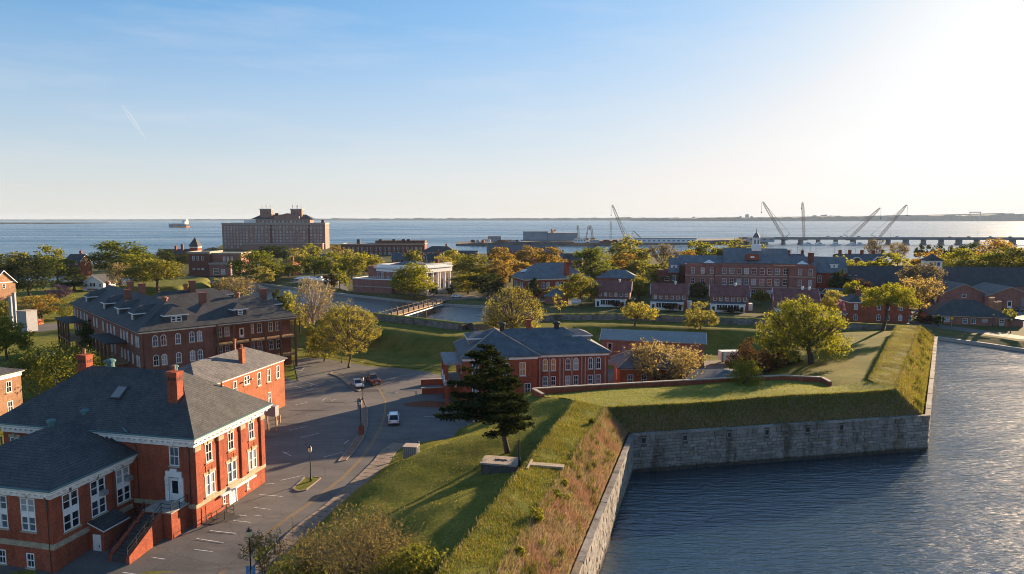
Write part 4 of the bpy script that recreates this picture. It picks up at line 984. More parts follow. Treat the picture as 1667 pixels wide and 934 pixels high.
hip(B, 0, 14.5, 0, 62, 11.75, 4.9, .65, 'slate'); hip(B, 9, 32.4, .2, 13, 11.72, 4.75, .6, 'slate', ends='l' if False else 'both'); hip(B, 9, 32.4, 30, 41, 11.7, 4.2, .6, 'slate')
ring(B, 'eave_trim', 0, 14.5, 0, 62, [(0,11.2),(.12,11.22),(.12,11.42),(.65,11.59)], 'white')
ring(B, 'wing_eave_trim', 15.3, 32.4, .2, 13, [(0,11.2),(.12,11.22),(.12,11.4),(.6,11.57)], 'white')
for y in (10, 21.5, 34, 52): dormer(B, 1.3, y, 12.75, 3.3, 3.4, 1.6, 1.5, R(-90))
dormer(B, 7.2, 1.2, 12.7, 4.2, 3.2, 1.6, 1.6, 0, panes=2); dormer(B, 20.4, 1.3, 12.9, 2.9, 2.6, 1.4, 1.1, 0); dormer(B, 31.6, 6.6, 12.9, 2.4, 2.4, 1.3, 1.0, R(90)); dormer(B, 31.6, 35.5, 12.9, 2.4, 2.2, 1.3, 1.0, R(90))
for x, y, z1 in ((3.6, 22.5, 18.2), (9.3, 33, 18.4), (9.5, 44, 18.2), (14.2, 6.0, 18.0), (21.5, 35.0, 18.2), (28.6, 8.2, 17.6)): chimney(B, x, y, 12.6, z1, 1.35, 1.0, 'brick_b', False)
for x, y in ((7.25, 8.2), (7.25, 57), (22, 6.6), (20, 35.5)): roof_vent(B, x, y, 16.3, .6, 1.1, 'clay')
def veranda(root, ax, a0, a1, d0, d1, floors, top, nposts, mt='wood', slab='deckwood', roofz=None):
    """ax 'y-': deck along x from a0 to a1, between y=d0 (front) and y=d1; ax 'x-': along y, between x=d0 (front) and x=d1"""
    T = (lambda a, d, z: (a, d, z)) if ax == 'y-' else (lambda a, d, z: (d, a, z))
    def bx(m, a, b, c, d, z0, z1):
        p, q = T(a, c, z0), T(b, d, z1); m.box(min(p[0],q[0]),max(p[0],q[0]),min(p[1],q[1]),max(p[1],q[1]),z0,z1)
    for z in floors: m = MB(); bx(m, a0, a1, d0, d1-.004, z-.32, z); m.build('veranda_floor', M[slab], root)
    n = nposts
    for i in range(n):
        a = a0+.25+(a1-a0-.5)*i/(n-1); m = MB(); bx(m, a-.2, a+.2, d0-.12, d0+.28, -.3, top); m.build('post', M[mt], root)
    m = MB(); bx(m, a0, a1, d0-.05, d0+.2, top, top+.35); m.build('beam', M[mt], root)
    m = MB(); L = a1-a0; k = int(L/.35)
    for z in floors:
        bx(m, a0, a1, d0+.05, d0+.11, z+.95, z+1.03); bx(m, a0, a1, d0+.05, d0+.11, z+.12, z+.18)
        for i in range(k): a = a0+L*(i+.5)/k; bx(m, a-.02, a+.02, d0+.06, d0+.10, z+.18, z+.95)
    m.build('railing', M[mt], root)
    if roofz:
        m = MB(); bx(m, a0-.4, a1+.4, d0-.6, d1-.004, roofz, roofz+.22); m.build('veranda_roof', M['slate'], root)
veranda(B, 'y-', 14.6, 32.6, -.2, 2.4, (3.0, 7.25), 10.9, 6)
veranda(B, 'x-', 10, 24, -3.4, 0, (4.0, ), 7.9, 5, roofz=8.27)
veranda(B, 'x-', 48, 61, -3.8, 0, (4.0, ), 7.9, 5, roofz=8.27)
downpipe(B, .5, -.1, 0, 11.2); downpipe(B, 14.2, -.1, 0, 11.2)
# ---------------------------------------------------------------- house cut by the picture edge
lp = at(33.5, 605, 8.0)
L_ = thing('tan_brick_house', 'tan brick house with white eave board and low grey roof beside the rounded bushy tree', 'house', (lp.x, lp.y, 0), R(-13))
lb = Block(L_, -15, 0, -13, 0, -.5, 7.5, 'brick_t')
for y in (-2.3, -6, -9.8): lb.op('r', y, 5.0, 1.0, 1.9, 'sash'); lb.op('r', y, 1.6, 1.0, 1.9, 'sash')
lb.build(); ring(L_, 'eave_trim', -15, 0, -13, 0, [(0,7.4),(.1,7.42),(.1,7.95),(.4,8.1),(.4,8.2)], 'white'); hip(L_, -15, 0, -13, 0, 8.35, 2.2, .45, 'slate')
# ---------------------------------------------------------------- hip roofed hall inside the fort
Cb = thing('arched_window_hall', 'brick hall with blue slate hipped roof and tall arched windows behind the dark cedar', 'building', (-9.0, 122.6, 0), R(9.6))
cr = Block(Cb, 13.7, 27.6, 0, 14, -.5, 8.6, 'brick')
for x in (15.4, 16.9, 20.15, 21.6, 23.55, 25.1) if False else (15.4, 16.95, 19.75, 21.3, 24.1, 25.65):
    cr.op('f', x, 5.75, .95, 2.3, 'arch', 9 if x < 17.5 else None); cr.op('f', x, 2.9, .95, 1.75, 'sash')
cr.op('r', 4, 5.2, 1, 2.2, 'arch'); cr.op('r', 10, 5.2, 1, 2.2, 'arch'); cr.build()
cl = Block(Cb, 0, 13.7, -1, 14, -.5, 8.6, 'brick')
for x in (2.2, 4.9, 7.9, 10.95): cl.op('f', x, 5.2, 1.15, 2.5, 'sash', 9 if x > 10 else None)
for x in (2.2, 4.9, 7.9, 11.9): cl.op('f', x, 1.6, 1.15, 2.2, 'sash')
cl.op('l', 3, 5.2, 1, 2.2, 'sash'); cl.build()
for x in (14.35, 16.17, 18.2, 18.9, 20.5, 22.4, 23.1, 24.9, 27.0): m = MB(); m.box(x-.11,x+.11,-.1,-.003,1.0,8.1); m.build('pilaster', M['copingb'], Cb)
ring(Cb, 'cornice', 13.75, 27.6, 0, 14, [(0,8.3),(.12,8.32),(.12,8.6),(.55,8.85),(.55,8.95)], 'white'); ring(Cb, 'wing_cornice', 0, 13.65, -1, 14, [(0,8.28),(.12,8.3),(.12,8.58),(.5,8.83),(.5,8.93)], 'white')
hip(Cb, 2, 27.6, 0, 14, 9.0, 3.75, .6, 'slate_b'); hip(Cb, 0, 13.7, -1, 14.2, 8.98, 3.9, .55, 'slate_b', caps='copingb')
dormer(Cb, 25.4, 7, 9.6, 5.0, 4.2, 1.9, .9, R(90), 'slate_b', 'louver', 0); dormer(Cb, 1.6, 7.4, 9.6, 5.6, 3.4, 1.9, .9, R(-90), 'slate_b', 'louver', 0)
chimney(Cb, 13.6, 7.2, 11.8, 14.4, .9, .8, 'brick', False); roof_vent(Cb, 8.4, 7, 12.7, .65, 1.3, 'black'); roof_vent(Cb, 19.2, 7, 12.6, .65, 1.3, 'black')
m = MB(); m.box(-3.4,-.004,0,10,7.5,7.95); m.build('porch_roof', M['flat_roof'], Cb)
for y in (.4, 5, 9.5): m = MB(); m.box(-3.2,-2.6,y-.3,y+.3,-.2,7.5); m.build('porch_pier', M['brick'], Cb)
m = MB(); m.box(-3.4,-.004,0,10,3.6,3.85); m.build('porch_floor', M['conc'], Cb)
m = MB(); m.box(-3.2,-2.9,.1,9.8,3.853,4.7); m.build('porch_parapet', M['white'], Cb)
# low ramp walls by the hall entrance
rm = thing('entrance_ramp', 'low brick ramp walls with dark rails at the hall entrance', 'ramp', at(712,640,0), R(9))
m = MB(); m.box(-3.0,3.4,-.2,.2,0,1.1); m.box(2.6,3.0,.2,7.0,0,1.1); m.box(-3.0,3.0,7.0,7.4,0,1.1); m.build('ramp_wall', M['brick'], rm)
m = MB(); m.box(-3.1,3.5,-.28,.28,1.103,1.22); m.box(2.52,3.08,.28,6.92,1.103,1.22); m.box(-3.1,3.1,6.92,7.48,1.103,1.22); m.build('coping', M['copingb'], rm)
m = MB()
for h in (1.6, 2.0): m.bar((-3,7.2,h),(3,7.2,h),.06); m.bar((2.8,0,h),(2.8,7.2,h),.06)
for i in range(5): m.bar((2.8,i*1.8,1.2),(2.8,i*1.8,2.0),.06)
m.build('ramp_rail', M['steel'], rm)
m = MB(); m.poly([at(p[0],p[1],.03) for p in [(655,657),(690,652),(735,655),(735,664),(690,662),(662,661)]]); struct(m.build('mulch_bed_ground', noisy('red_mulch', [(.3,(.13,.04,.02)),(.7,(.24,.08,.04))], 2, .95, 9, .4, 20, 'World')))
gs = thing('timber_steps', 'short flight of dark edged steps climbing from the parking lot onto the lawn', 'steps', at(748,716,.2), math.atan2(at(800,683,1).y-at(748,716,.2).y, at(800,683,1).x-at(748,716,.2).x))
Ls = (at(800,683,1)-at(748,716,.2)).length
for i in range(7):
    m = MB(); x0 = Ls*i/7; m.box(x0,x0+Ls/7,-1.4,1.4,-.4,.25+i*.26); m.box(x0-.12,x0-.003,-1.45,1.45,-.4,.27+i*.26,1); m.build('step', [M['conc'], M['wood']], gs)
# ---------------------------------------------------------------- long shed, pavilion, flat hall in the yard
S = thing('brick_shed', 'long low brick shed with grey standing seam metal roof below the curtain wall', 'shed', (21.3, 159.7, 0), R(-14.3))
sb = Block(S, 0, 23.4, 0, 7.2, -.5, 5.85, 'brick_m')
sb.op('f', 1.9, 2.9, 1.1, 1.9, 'doord'); sb.op('f', 5.2, 2.6, .9, 1.7, 'louver'); sb.op('f', 12, 3, 1, 1.6, 'sash'); sb.op('f', 19, 3, 1, 1.6, 'sash'); sb.build()
rf_ = gable(S, 0, 23.4, 0, 7.2, 5.85, 1.7, .45, 'metal_roof', 'x', 'brick_o', 'white')  # gable ends in orange brick: sunlight put into their colour
m = MB(); sl = 1.7/3.6
for i in range(44):
    x = -.4+24.2*i/43
    m.bar((x,-.45,5.85-sl*.45+.02),(x,3.6,7.57),.05,.07); m.bar((x,7.65,5.85-sl*.45+.02),(x,3.6,7.57),.05,.07)
tag(m.build('roof_seam', M['metal_roof'], S), kind='stuff')
m = MB(); m.box(-.5,9,-2.6,-.3,-.1,.9); m.build('loading_deck', M['conc'], S); m = MB()
for h in (1.4,1.9): m.bar((-.5,-2.5,h),(9,-2.5,h),.06)
for i in range(7): m.bar((-.5+9.5*i/6,-2.5,.9),(-.5+9.5*i/6,-2.5,1.9),.06)
m.build('deck_rail', M['black'], S)
G = thing('pavilion', 'small brick pavilion with steep blue grey hipped roof behind the tan budding tree', 'building', (21.2, 131.4, 0), R(-1))
gb = Block(G, 0, 12, 0, 9.5, -.5, 4.8, 'brick_o')
for x in (2, 4.6, 7.2, 9.8): gb.op('f', x, 1.6, 1.1, 2.0, 'sash')
gb.op('l', 5, 1.6, 1.2, 2, 'sash'); gb.build(); hip(G, 0, 12, 0, 9.5, 5.0, 3.3, .7, 'slate_b', caps='copingb')
ring(G, 'eave_trim', 0, 12, 0, 9.5, [(0,4.6),(.1,4.62),(.1,4.8),(.65,4.86)], 'white')
Fh = thing('low_annex', 'low annex with shallow grey blue roof between the pavilion and the yellow green bush', 'building', (33.4, 125.8, 0), R(4))
fb = Block(Fh, 0, 13.5, 0, 10.5, -.5, 3.2, 'brick_m'); fb.op('f', 3, .8, 1.2, 1.6, 'sash'); fb.op('f', 8, .8, 1.2, 1.6, 'sash'); fb.build(); hip(Fh, 0, 13.5, 0, 10.5, 3.4, 1.3, .4, 'slate_b'); ring(Fh, 'eave_trim', 0, 13.5, 0, 10.5, [(0,3.0),(.08,3.02),(.08,3.2),(.4,3.26)], 'white')
# ---------------------------------------------------------------- town beyond the moat
def bld(name, label, px, z, rot, cat='building', group=None, dy=0):
    p = at(px[0], px[1], z); return thing(name, label, cat, (p.x, p.y, 0), R(rot), group)
# row of four houses with red roofs and white glazed porches
RH = [((972,471),(1024,472.5),'red roofed brick house with a sunlit orange gable end beside the low hip roofed cottage'),
      ((1061,475),(1118,476.5),'red roofed brick house right behind the leaning olive tree on the rampart'),
      ((1158,478),(1218,480.5),'red roofed brick house directly before the hospital front, porch roof in blue shade'),
      ((1262,485),(1332,487),'red roofed brick house with two pale roof vents, half hidden by the big bastion tree')]
for (a, b, lab) in RH:
    p = at(a[0], a[1], 6.4); q = at(b[0], b[1], 6.4); w = (q-p).length * 1.02
    r = thing('row_house', lab, 'house', (p.x, p.y, 0), R(-14), 'row houses along the curtain wall')
    k = Block(r, 0, w, 0, 8.4, -.3, 6.1, 'brick_m')
    for i in range(6): k.op('f', 1.3+(w-2.6)*i/5, 3.9, 1.0, 1.75, 'arch')
    for y in (2, 6.2): k.op('r', y, 3.9, .9, 1.7, 'sash'); k.op('r', y, .8, .9, 1.7, 'sash')
    k.build(); gable(r, 0, w, 0, 8.4, 6.1, 3.4, .5, 'shingle_r', 'x', 'brick_o' if a[0] < 1000 else 'brick_m', 'white')  # first house's gables in orange brick, sunlight put into the colour
    ring(r, 'eave_trim', 0, w, -.02, 8.42, [(0,5.75),(.1,5.77),(.1,5.98)], 'white')
    m = MB(); m.box(-.3,w-1.2,-3.0,-.004,2.75,3.1); m.build('porch_roof', M['white'], r)
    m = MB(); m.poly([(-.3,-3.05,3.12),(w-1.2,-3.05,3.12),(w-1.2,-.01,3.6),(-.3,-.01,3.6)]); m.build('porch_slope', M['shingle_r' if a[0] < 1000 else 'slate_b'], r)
    n = 7
    for i in range(n): x = -.2+(w-1.3)*i/(n-1); q_ = MB(); q_.box(x-.12,x+.12,-2.95,-2.7,0,2.75); q_.build('porch_post', M['white'], r)
    for i in range(n-1):
        x0 = -.2+(w-1.3)*i/(n-1)+.14; x1 = -.2+(w-1.3)*(i+1)/(n-1)-.14; q_ = MB()
        if i in (0, n-2): q_.box(x0,x1,-2.9,-2.8,0,2.7,0); q_.box((x0+x1)/2-.45,(x0+x1)/2+.45,-2.93,-2.905,.2,2.1,1); q_.build('porch_door', [M['white'], GL[0]], r)
        else: q_.box(x0,x1,-2.9,-2.8,0,.9,0); q_.box(x0,x1,-2.86,-2.84,.9,2.72,1); q_.box((x0+x1)/2-.05,(x0+x1)/2+.05,-2.9,-2.87,.9,2.72,0); q_.build('porch_window', [M['white'], GL[0]], r)
    roof_vent(r, w*.66, 4.0, 9.35, .45, .9, 'white')
    if a[0] > 1250: roof_vent(r, w*.82, 4.0, 9.35, .45, .9, 'white')
    m = MB(); m.box(w+.003,w+1.8,4,8,0,2.6); m.box(w+1.803,w+1.9,4.5,5.5,0,2.2,1); m.build('side_porch', [M['white'], GL[0]], r)
# hospital: flat roofed front block, blue slate roofs, cupola
K = thing('hospital', 'big four storey brick hospital with blue slate roofs and white cupola', 'building', (76.6, 300.5, 0), R(-13))
kb = Block(K, 0, 53.6, 0, 9, -.3, 13.4, 'brick_m')
xs = [4.2, 10.8, 17.0] + [26.5+4.05*i*1.02 for i in range(9)]
xs = [1.6+2, 10.0, 16.2, 23.6, 27.9, 32.2, 36.5, 40.8, 45.1]
fx = lambda px: (px-1117)/193*53.6
for px in (1127,1142,1156,1175,1186,1197,1208,1219,1231,1242,1253,1265,1286,1301):
    for z, h in ((10.1,2.5),(5.4,2.6),(.7,2.6)): kb.op('f', min(51.5, fx(px)+.3), z, 1.9 if 1170 < px < 1270 else 1.5, h, 'sash')
kb.build(); ring(K, 'parapet', 0, 53.6, 0, 9, [(0,13.3),(.16,13.32),(.16,14.1),(-.25,14.12),(-.25,13.5)], 'brick_m'); m = MB(); m.poly([(.3,.3,13.55),(53.3,.3,13.55),(53.3,8.7,13.55),(.3,8.7,13.55)]); m.build('flat_roof', M['flat_roof'], K)
for z in (9.0, 4.2): ring(K, 'belt_course', 0, 53.6, 0, 9, [(0,z),(.12,z+.02),(.12,z+.4),(0,z+.44)], 'copingb')
for x in (12.2, 42.5): m = MB(); m.box(x-.3,x+.3,-.16,-.003,.2,13.2); m.build('pilaster', M['brick_d'], K)
Block(K, -3, 60, 9.02, 22, -.3, 13.2, 'brick_d').build()
gable(K, -3, 58, 9.3, 22, 13.2, 4.0, .3, 'slate_l', 'x', 'brick_d'); 
Block(K, 17, 44, 9.6, 23, 13.1, 14.6, 'brick_d').build(); gable(K, 17, 44, 9.6, 23, 14.6, 6.0, .3, 'slate_l', 'x', 'brick_d')
for x in (10.5, 50): dormer(K, x, 9.6, 13.7, 4.6, 2.5, .3, 1.4, 0, 'white', 'slate_l', 0)
m = MB(); m.box(26,31.5,9.4,12,15.6,18.2); m.build('penthouse', M['brick'], K); m = MB(); m.box(28,29.6,9.3,9.39,16.6,17.4); m.build('penthouse_window', M['white'], K)
m = MB(); c0 = (31, 16.3); m.box(c0[0]-2,c0[0]+2,c0[1]-2,c0[1]+2,19.4,22.2); m.box(c0[0]-1.5,c0[0]+1.5,c0[1]-1.5,c0[1]+1.5,22.203,25); m.box(c0[0]-1.8,c0[0]+1.8,c0[1]-1.8,c0[1]+1.8,25.003,25.4)
m.build('cupola', M['white'], K); m = MB(); m.lathe([(1.5,0),(1.3,.9),(.7,1.8),(.2,2.4),(.08,4.2)], 8, 0, (c0[0],c0[1],25.4)); m.build('cupola_dome', M['slate_l'], K)
m = MB()
for a in (-.7,.7): m.box(c0[0]+a-.35,c0[0]+a+.35,c0[1]-1.53,c0[1]-1.505,22.6,24.5)
m.build('cupola_louver', M['louver'], K)
chimney(K, 53.2, 10.5, 12, 19.2, 2.2, 1.8, 'brick_d', False)
kw = Block(K, 53.62, 67, 6, 18, -.3, 11.2, 'brick'); 
for x in (56.2, 61.5, 65): kw.op('f', x, 6.6, 1.7, 3.0, 'arch'); kw.op('f', x, 1.2, 1.7, 3.0, 'arch')
kw.build(); gable(K, 53.62, 67, 6, 18, 11.2, 6.2, .4, 'slate_l', 'x', 'brick'); dormer(K, 62.2, 7.6, 12.8, 2.8, 2.5, 1.6, 1.2, 0, 'slate_l', 'white'); ring(K, 'wing_eave', 53.62, 67, 6, 18, [(0,10.6),(.12,10.62),(.12,11.0)], 'white')
kl = Block(K, -12, -3.02, 6, 18, -.3, 10.2, 'brick_d'); kl.op('f', -8, 6, 2.0, 2, 'arch'); kl.op('f', -5, 6, 1.6, 2.4, 'sash'); kl.build(); gable(K, -7, -3.02, 6, 18, 10.2, 6, .4, 'slate_l', 'x', 'brick_d'); dormer(K, -5, 7.6, 11.5, 2.8, 2.5, 1.6, 1.2, 0, 'slate_l', 'white')
m = MB(); m.box(-12,-7.41,6,18,10.203,10.6); m.build('low_parapet', M['brick_d'], K)
# hall with the tall chimney
J = thing('chimney_hall', 'brick hall with big blue slate hipped roof and one tall square chimney', 'building', V2(at(854,453.5,8.2))+(0,), R(17))
jb = Block(J, 0, 29, 0, 17, -.3, 7.6, 'brick')
for i, x in enumerate((2.3,4.4,8.6,10.8,15,17.2,22.3,24.6)): jb.op('f', x, 3.6, 1.5, 2.9, 'arch')
for y in (3,6,11,14): jb.op('l', y, 3.6, 1.4, 2.8, 'sash')
jb.build(); hip(J, 0, 29, 0, 17, 8.2, 6.2, .8, 'slate_l'); ring(J, 'eave_trim', 0, 29, 0, 17, [(0,7.4),(.12,7.42),(.12,7.8),(.75,8.04)], 'white')
chimney(J, 19.8, 1.0, 0, 15.0, 1.9, 1.6, 'brick', False); chimney(J, 7.4, 8.6, 14, 16.2, 1.4, 1.4, 'brick_o', True)
dormer(J, 1.6, 9, 10.2, 1.6, 2, .5, .9, R(-90), 'white', 'slate_l', 0)
lw = thing('low_hip_house', 'low brick outbuilding with blue hipped roof in front of the tall chimney hall', 'building', V2(at(888,482,3.2))+(0,), R(0))
Block(lw, 0, 9, 0, 8, -.3, 3.0, 'brick_m').build(); hip(lw, 0, 9, 0, 8, 3.2, 2.6, .5, 'slate_l', caps='copingb')
hb = thing('hip_roof_cottage', 'brick cottage with low grey hipped roof behind the first row house', 'house', V2(at(972,452,6))+(0,), R(-10))
Block(hb, 0, 19, 0, 12, -.3, 5.8, 'brick_m').build(); hip(hb, 0, 19, 0, 12, 6.0, 3.6, .6, 'slate_l'); chimney(hb, 4, 4, 6, 9.6, 1, .9, 'brick_m', False)
# museum with white portico and windowless annex
Lb = thing('portico_building', 'brick museum with tall white column portico and blue roof across the far moat', 'building', (-42.0, 303.5, 0), R(-34))
ml = Block(Lb, -31, 0, 0, 20, -.3, 10.2, 'brick_m', name='wall')
for x in (-24.5,-21.8,-18.2,-14,-11,-7,-3.5): ml.op('f', x, 5.6, 1.3, 3.6, 'sash')
for y in (3.2, 8.2, 13, 17.6): ml.op('r', y, 5.8, 1.4, 2.6, 'sash'); ml.op('r', y, 1.6, 1.5, 2.9, 'sash')
ml.build(); ring(Lb, 'cornice', -25.5, 0, 0, 20, [(0,9.6),(.12,9.62),(.12,10.7),(.9,11.2),(.9,11.7),(.2,11.72)], 'white')
hip(Lb, -24, -1, 1, 19, 11.7, 2.6, .3, 'slate_b'); m = MB(); m.box(-31.2,-25.7,-.2,8,10.2,11.8); m.build('stepped_parapet', M['brick_m'], Lb)
ring(Lb, 'white_parapet', -25, -.2, .3, 19.8, [(.3,11.73),(.3,12.9),(0,12.92),(0,11.8)], 'white')
m = MB(); m.box(.003,4.2,1,19,9.9,11.9); m.box(.003,4.6,.6,19.4,11.903,12.4); m.build('entablature', M['white'], Lb)
m = MB(); m.box(.003,4.8,.4,19.6,-.2,2.0); m.build('portico_base', M['conc'], Lb)
for y in (2, 6.0, 9.5, 10.9, 14.4, 18): m = MB(); m.lathe([(.75,2.003),(.75,2.4),(.58,2.5),(.5,9.3),(.7,9.5),(.72,9.897)], 12, 0, (3.4, y, 0)); m.build('column', M['white'], Lb, smooth=False)
m = MB()
for y0, y1 in ((1,6.5),(6.9,12.6),(13,19)): m.box(3.9,4.1,y0,y1,12.42,12.6); m.box(3.9,4.1,y0,y1,13.7,13.9); [m.box(3.93,4.07,y0+(y1-y0)*i/10-.1,y0+(y1-y0)*i/10+.1,12.603,13.697) for i in range(11)]
m.build('balustrade', M['white'], Lb); chimney(Lb, -3, 17, 12, 15.2, 1.6, 1.2, 'brick', False)
an = thing('annex_wall', 'windowless brick annex with a pale band and white railing beside the museum', 'building', V2(at(637.5,478,0))+(0,), R(-24))
Block(an, -21.5, 0, 0, 14, -.3, 6.2, 'brick_m').build(); ring(an, 'pale_band', -21.5, 0, 0, 14, [(0,2.6),(.08,2.62),(.08,3.0),(0,3.02)], 'copingb'); ring(an, 'coping', -21.5, 0, 0, 14, [(0,6.1),(.15,6.12),(.15,6.5),(-.4,6.52),(-.4,6.2)], 'white')
m = MB(); m.poly([(-21,.5,6.22),(-.5,.5,6.22),(-.5,13.5,6.22),(-21,13.5,6.22)]); m.build('flat_roof', M['flat_roof'], an)
m = MB(); 
for h in (7.0, 7.5): m.bar((-21.4,.3,h),(-.2,.3,h),.06)
for i in range(16): m.bar((-21.4+21.2*i/15,.3,6.5),(-21.4+21.2*i/15,.3,7.5),.06)
m.build('roof_rail', M['white'], an)
# long warehouse with cupola and brick gables
Wm = thing('long_warehouse', 'very long brick warehouse with dark slate roof and white lantern cupola', 'building', (139.5, 289, 0), R(-7))
wr = Block(Wm, 0, 118, 0, 16, -.3, 6.4, 'brick_m')
for i in range(4): wr.op('f', 6+i*7, 1.8, 1.4, 2.4, 'arch')
wr.build(); gable(Wm, 0, 118, 0, 16, 6.4, 7.2, .3, 'slate', 'x', 'brick_m'); m = MB(); m.box(-.35,.35,-.3,16.3,6.4,7.4); m.build('parapet_end', M['brick_m'], Wm)
m = MB()
for x in (5, 7.5): m.box(x-.5,x+.5,3.4,3.9,9.6,10.0)
m.build('roof_light', M['steel'], Wm)
cpx = far(1537, 446, 281); ca, sa = math.cos(R(7)), math.sin(R(7)); dx, dy = cpx.x-139.5, 281-289; lx = dx*ca - dy*sa
m = MB(); m.box(lx-2.9,lx+2.9,5,11,10.6,16.2); m.build('cupola', M['white'], Wm); 
m = MB()
for i in range(3): m.box(lx-2.1+i*1.5,lx-1.1+i*1.5,4.93,4.997,13.9,15.5)
m.build('cupola_window', GL[3], Wm); hip(Wm, lx-2.9, lx+2.9, 5, 11, 16.3, 2.6, .45, 'slate', name='cupola_roof')
def gabled(name, lab, x0, y0, w, d, h, rise, wins, rot=-7, mt='brick_m'):
    r = thing(name, lab, 'building', (x0, y0, 0), R(rot)); b = Block(r, 0, w, 0, d, -.3, h, mt)
    for (u, z, ww, hh, st) in wins: b.op('f', u, z, ww, hh, st)
    for y in (3, 7): b.op('l', y, 1.5, 1.3, 2.6, 'sash')
    b.build(); gable(r, 0, w, 0, d, h, rise, .4, 'shingle', 'y', mt, 'copingb'); return r
p = far(1531, 492, 262); gabled('gabled_workshop', 'mauve brick workshop with one small attic window in its gable', p.x-.5, 262, 17.5, 16, 5.2, 4.0, [(8.8,5.25-1.6,1.6,1.5,'far')])
p = far(1606, 492, 258); gr_ = gabled('gabled_workshop', 'mauve brick workshop with pale double doors, gable end beside the parked black car', p.x-.5, 258, 17.5, 18, 5.0, 3.4, [(2.6,1.4,1.6,1.8,'far'),(8.6,.1,1.6,2.9,'door'),(13.8,.9,2.4,3.2,'louver')]); gr_['group'] = 'gabled workshops before the warehouse'
# corner bungalow with four chimneys
Rb = thing('hip_bungalow', 'low brick bungalow with wide grey hipped roof and four chimneys beside the moat road', 'house', (136.4, 219.6, 0), R(-17))
rb = Block(Rb, 0, 21.2, 0, 15, -.3, 2.75, 'brick_m')
for x, w_, z in ((4.2,1.4,.9),(9.3,1.4,.6),(11.6,1.4,.6),(14.8,1.3,1.2),(19.4,1.3,.8)): rb.op('f', x, z, w_, 1.55 if z < 1 else .95, 'sash')
rb.op('f', 1.6, .2, 2.2, 2.2, 'hole'); rb.build(); hip(Rb, 0, 21.2, 0, 15, 3.0, 4.4, .75, 'slate'); ring(Rb, 'eave_trim', 0, 21.2, 0, 15, [(0,2.6),(.1,2.62),(.1,2.8),(.7,2.86)], 'white')
m = MB(); m.box(.5,.75,-.25,-.005,0,2.7); m.box(2.5,2.75,-.25,-.005,0,2.7); m.build('porch_post', M['white'], Rb)
for x, y in ((18.6, 3.2), (20.4, 6.2), (19.2, 9.8), (20.6, 12.4)): chimney(Rb, x, y, 2.6, 7.4 if y < 7 else 8.0, .95, .85, 'brick_t', False)
m = MB(); m.box(21.203,25.4,.6,8,-.1,2.3); m.build('side_annex', M['brick_m'], Rb); m = MB(); m.poly([(21.2,.3,2.9),(25.7,.3,2.32),(25.7,8.3,2.32),(21.2,8.3,2.9)]); m.box(21.2,25.6,.3,.42,2.0,2.3); m.build('annex_roof', M['slate_b'], Rb)
m = MB(); m.box(18.4,19.6,-1.0,-.2,.3,1.2); m.build('condenser', M['steel'], Rb)
# brick house behind the live oak
Nb = thing('corner_brick_house', 'two storey red brick house behind the gnarled tree on the rampart', 'house', (111.2, 223.2, 0), R(-6))
nb_ = Block(Nb, 0, 18.5, 0, 9, -.3, 6.6, 'brick')
for x in (2, 9.2, 12, 16): nb_.op('f', x, 4.2, 1.2, 1.9, 'arch'); nb_.op('f', x, .7, 1.2, 2.0, 'arch')
nb_.build(); hip(Nb, 0, 18.5, 0, 9, 6.9, 2.6, .5, 'slate'); ring(Nb, 'eave_trim', 0, 18.5, 0, 9, [(0,6.3),(.1,6.32),(.1,6.6),(.45,6.76)], 'white'); chimney(Nb, 3.4, 3, 7.4, 10.6, 1.0, .9, 'brick', True)
m = MB(); m.box(-3.2,-.003,1,6,2.4,2.7); [m.box(-3.1,-2.9,1.1+i*2.3,1.3+i*2.3,0,2.4) for i in range(3)]; m.build('white_porch', M['white'], Nb)
sh = thing('garden_shed', 'small white shed with red roof next to the corner brick house', 'shed', V2(at(1459,523,0))+(0,), R(-6))
m = MB(); m.box(0,4.6,0,3.2,0,2.6); m.box(.5,1.9,-.05,-.003,.1,2.1,1); m.box(2.5,4.1,-.05,-.003,.8,2.1,1); m.build('wall', [M['white'], M['louver']], sh); gable(sh, 0, 4.6, 0, 3.2, 2.6, 1.0, .3, 'tile_red', 'x', 'white')
# buildings on the shore of the inner harbour
def chim_row(name, lab, px0, px1, ytop, Y, h, rise, ch, arch=()):
    a, b = far(px0, ytop, Y), far(px1, ytop, Y); zt = a.z; r = thing(name, lab, 'building', (a.x, Y, 0), 0); w = b.x-a.x
    k = Block(r, 0, w, 0, 10, -.3, zt-rise, 'brick_d')
    for u in arch:
        for q in (-3.2, 0, 3.2): k.op('f', u*w+q, 3.4, 1.2, 2.2, 'far')
    k.build(); gable(r, 0, w, 0, 10, zt-rise, rise, .4, 'slate_b', 'x', 'brick_d')
    for u in ch: chimney(r, u*w, 5, zt-1.5, zt+2.2, 1.5, 1.2, 'brick', True)
    for u in arch:
        m = MB(); x = u*w; n = 10
        pts = [(x-3.6+7.2*i/n, -.5, zt-rise-.2+2.6*math.sin(math.pi*i/n)) for i in range(n+1)]
        for i in range(n): m.bar(pts[i], pts[i+1], .5, .5, 0)
        m.poly([(x+(q[0]-x)*.98, -.42, q[2]-.1) for q in pts], 1); m.build('arched_dormer', [M['white'], M['brick_d']], r)
chim_row('harbour_house', 'dark roofed harbour house with a row of brick chimneys beyond the hospital wing', 1266, 1313, 413.5, 420, 6, 3.2, (.1,.22,.5,.97))
chim_row('officers_row', 'dark roofed brick terrace with two white arched dormers above the warehouse', 1366, 1446, 413.5, 400, 7, 4.2, (.1,.3,.55,.78,.98), (.36,.8))
M['brick_h'] = brick_mat('brick_hotel', (.34,.19,.155), (.29,.16,.135), (.3,.2,.16), .2)
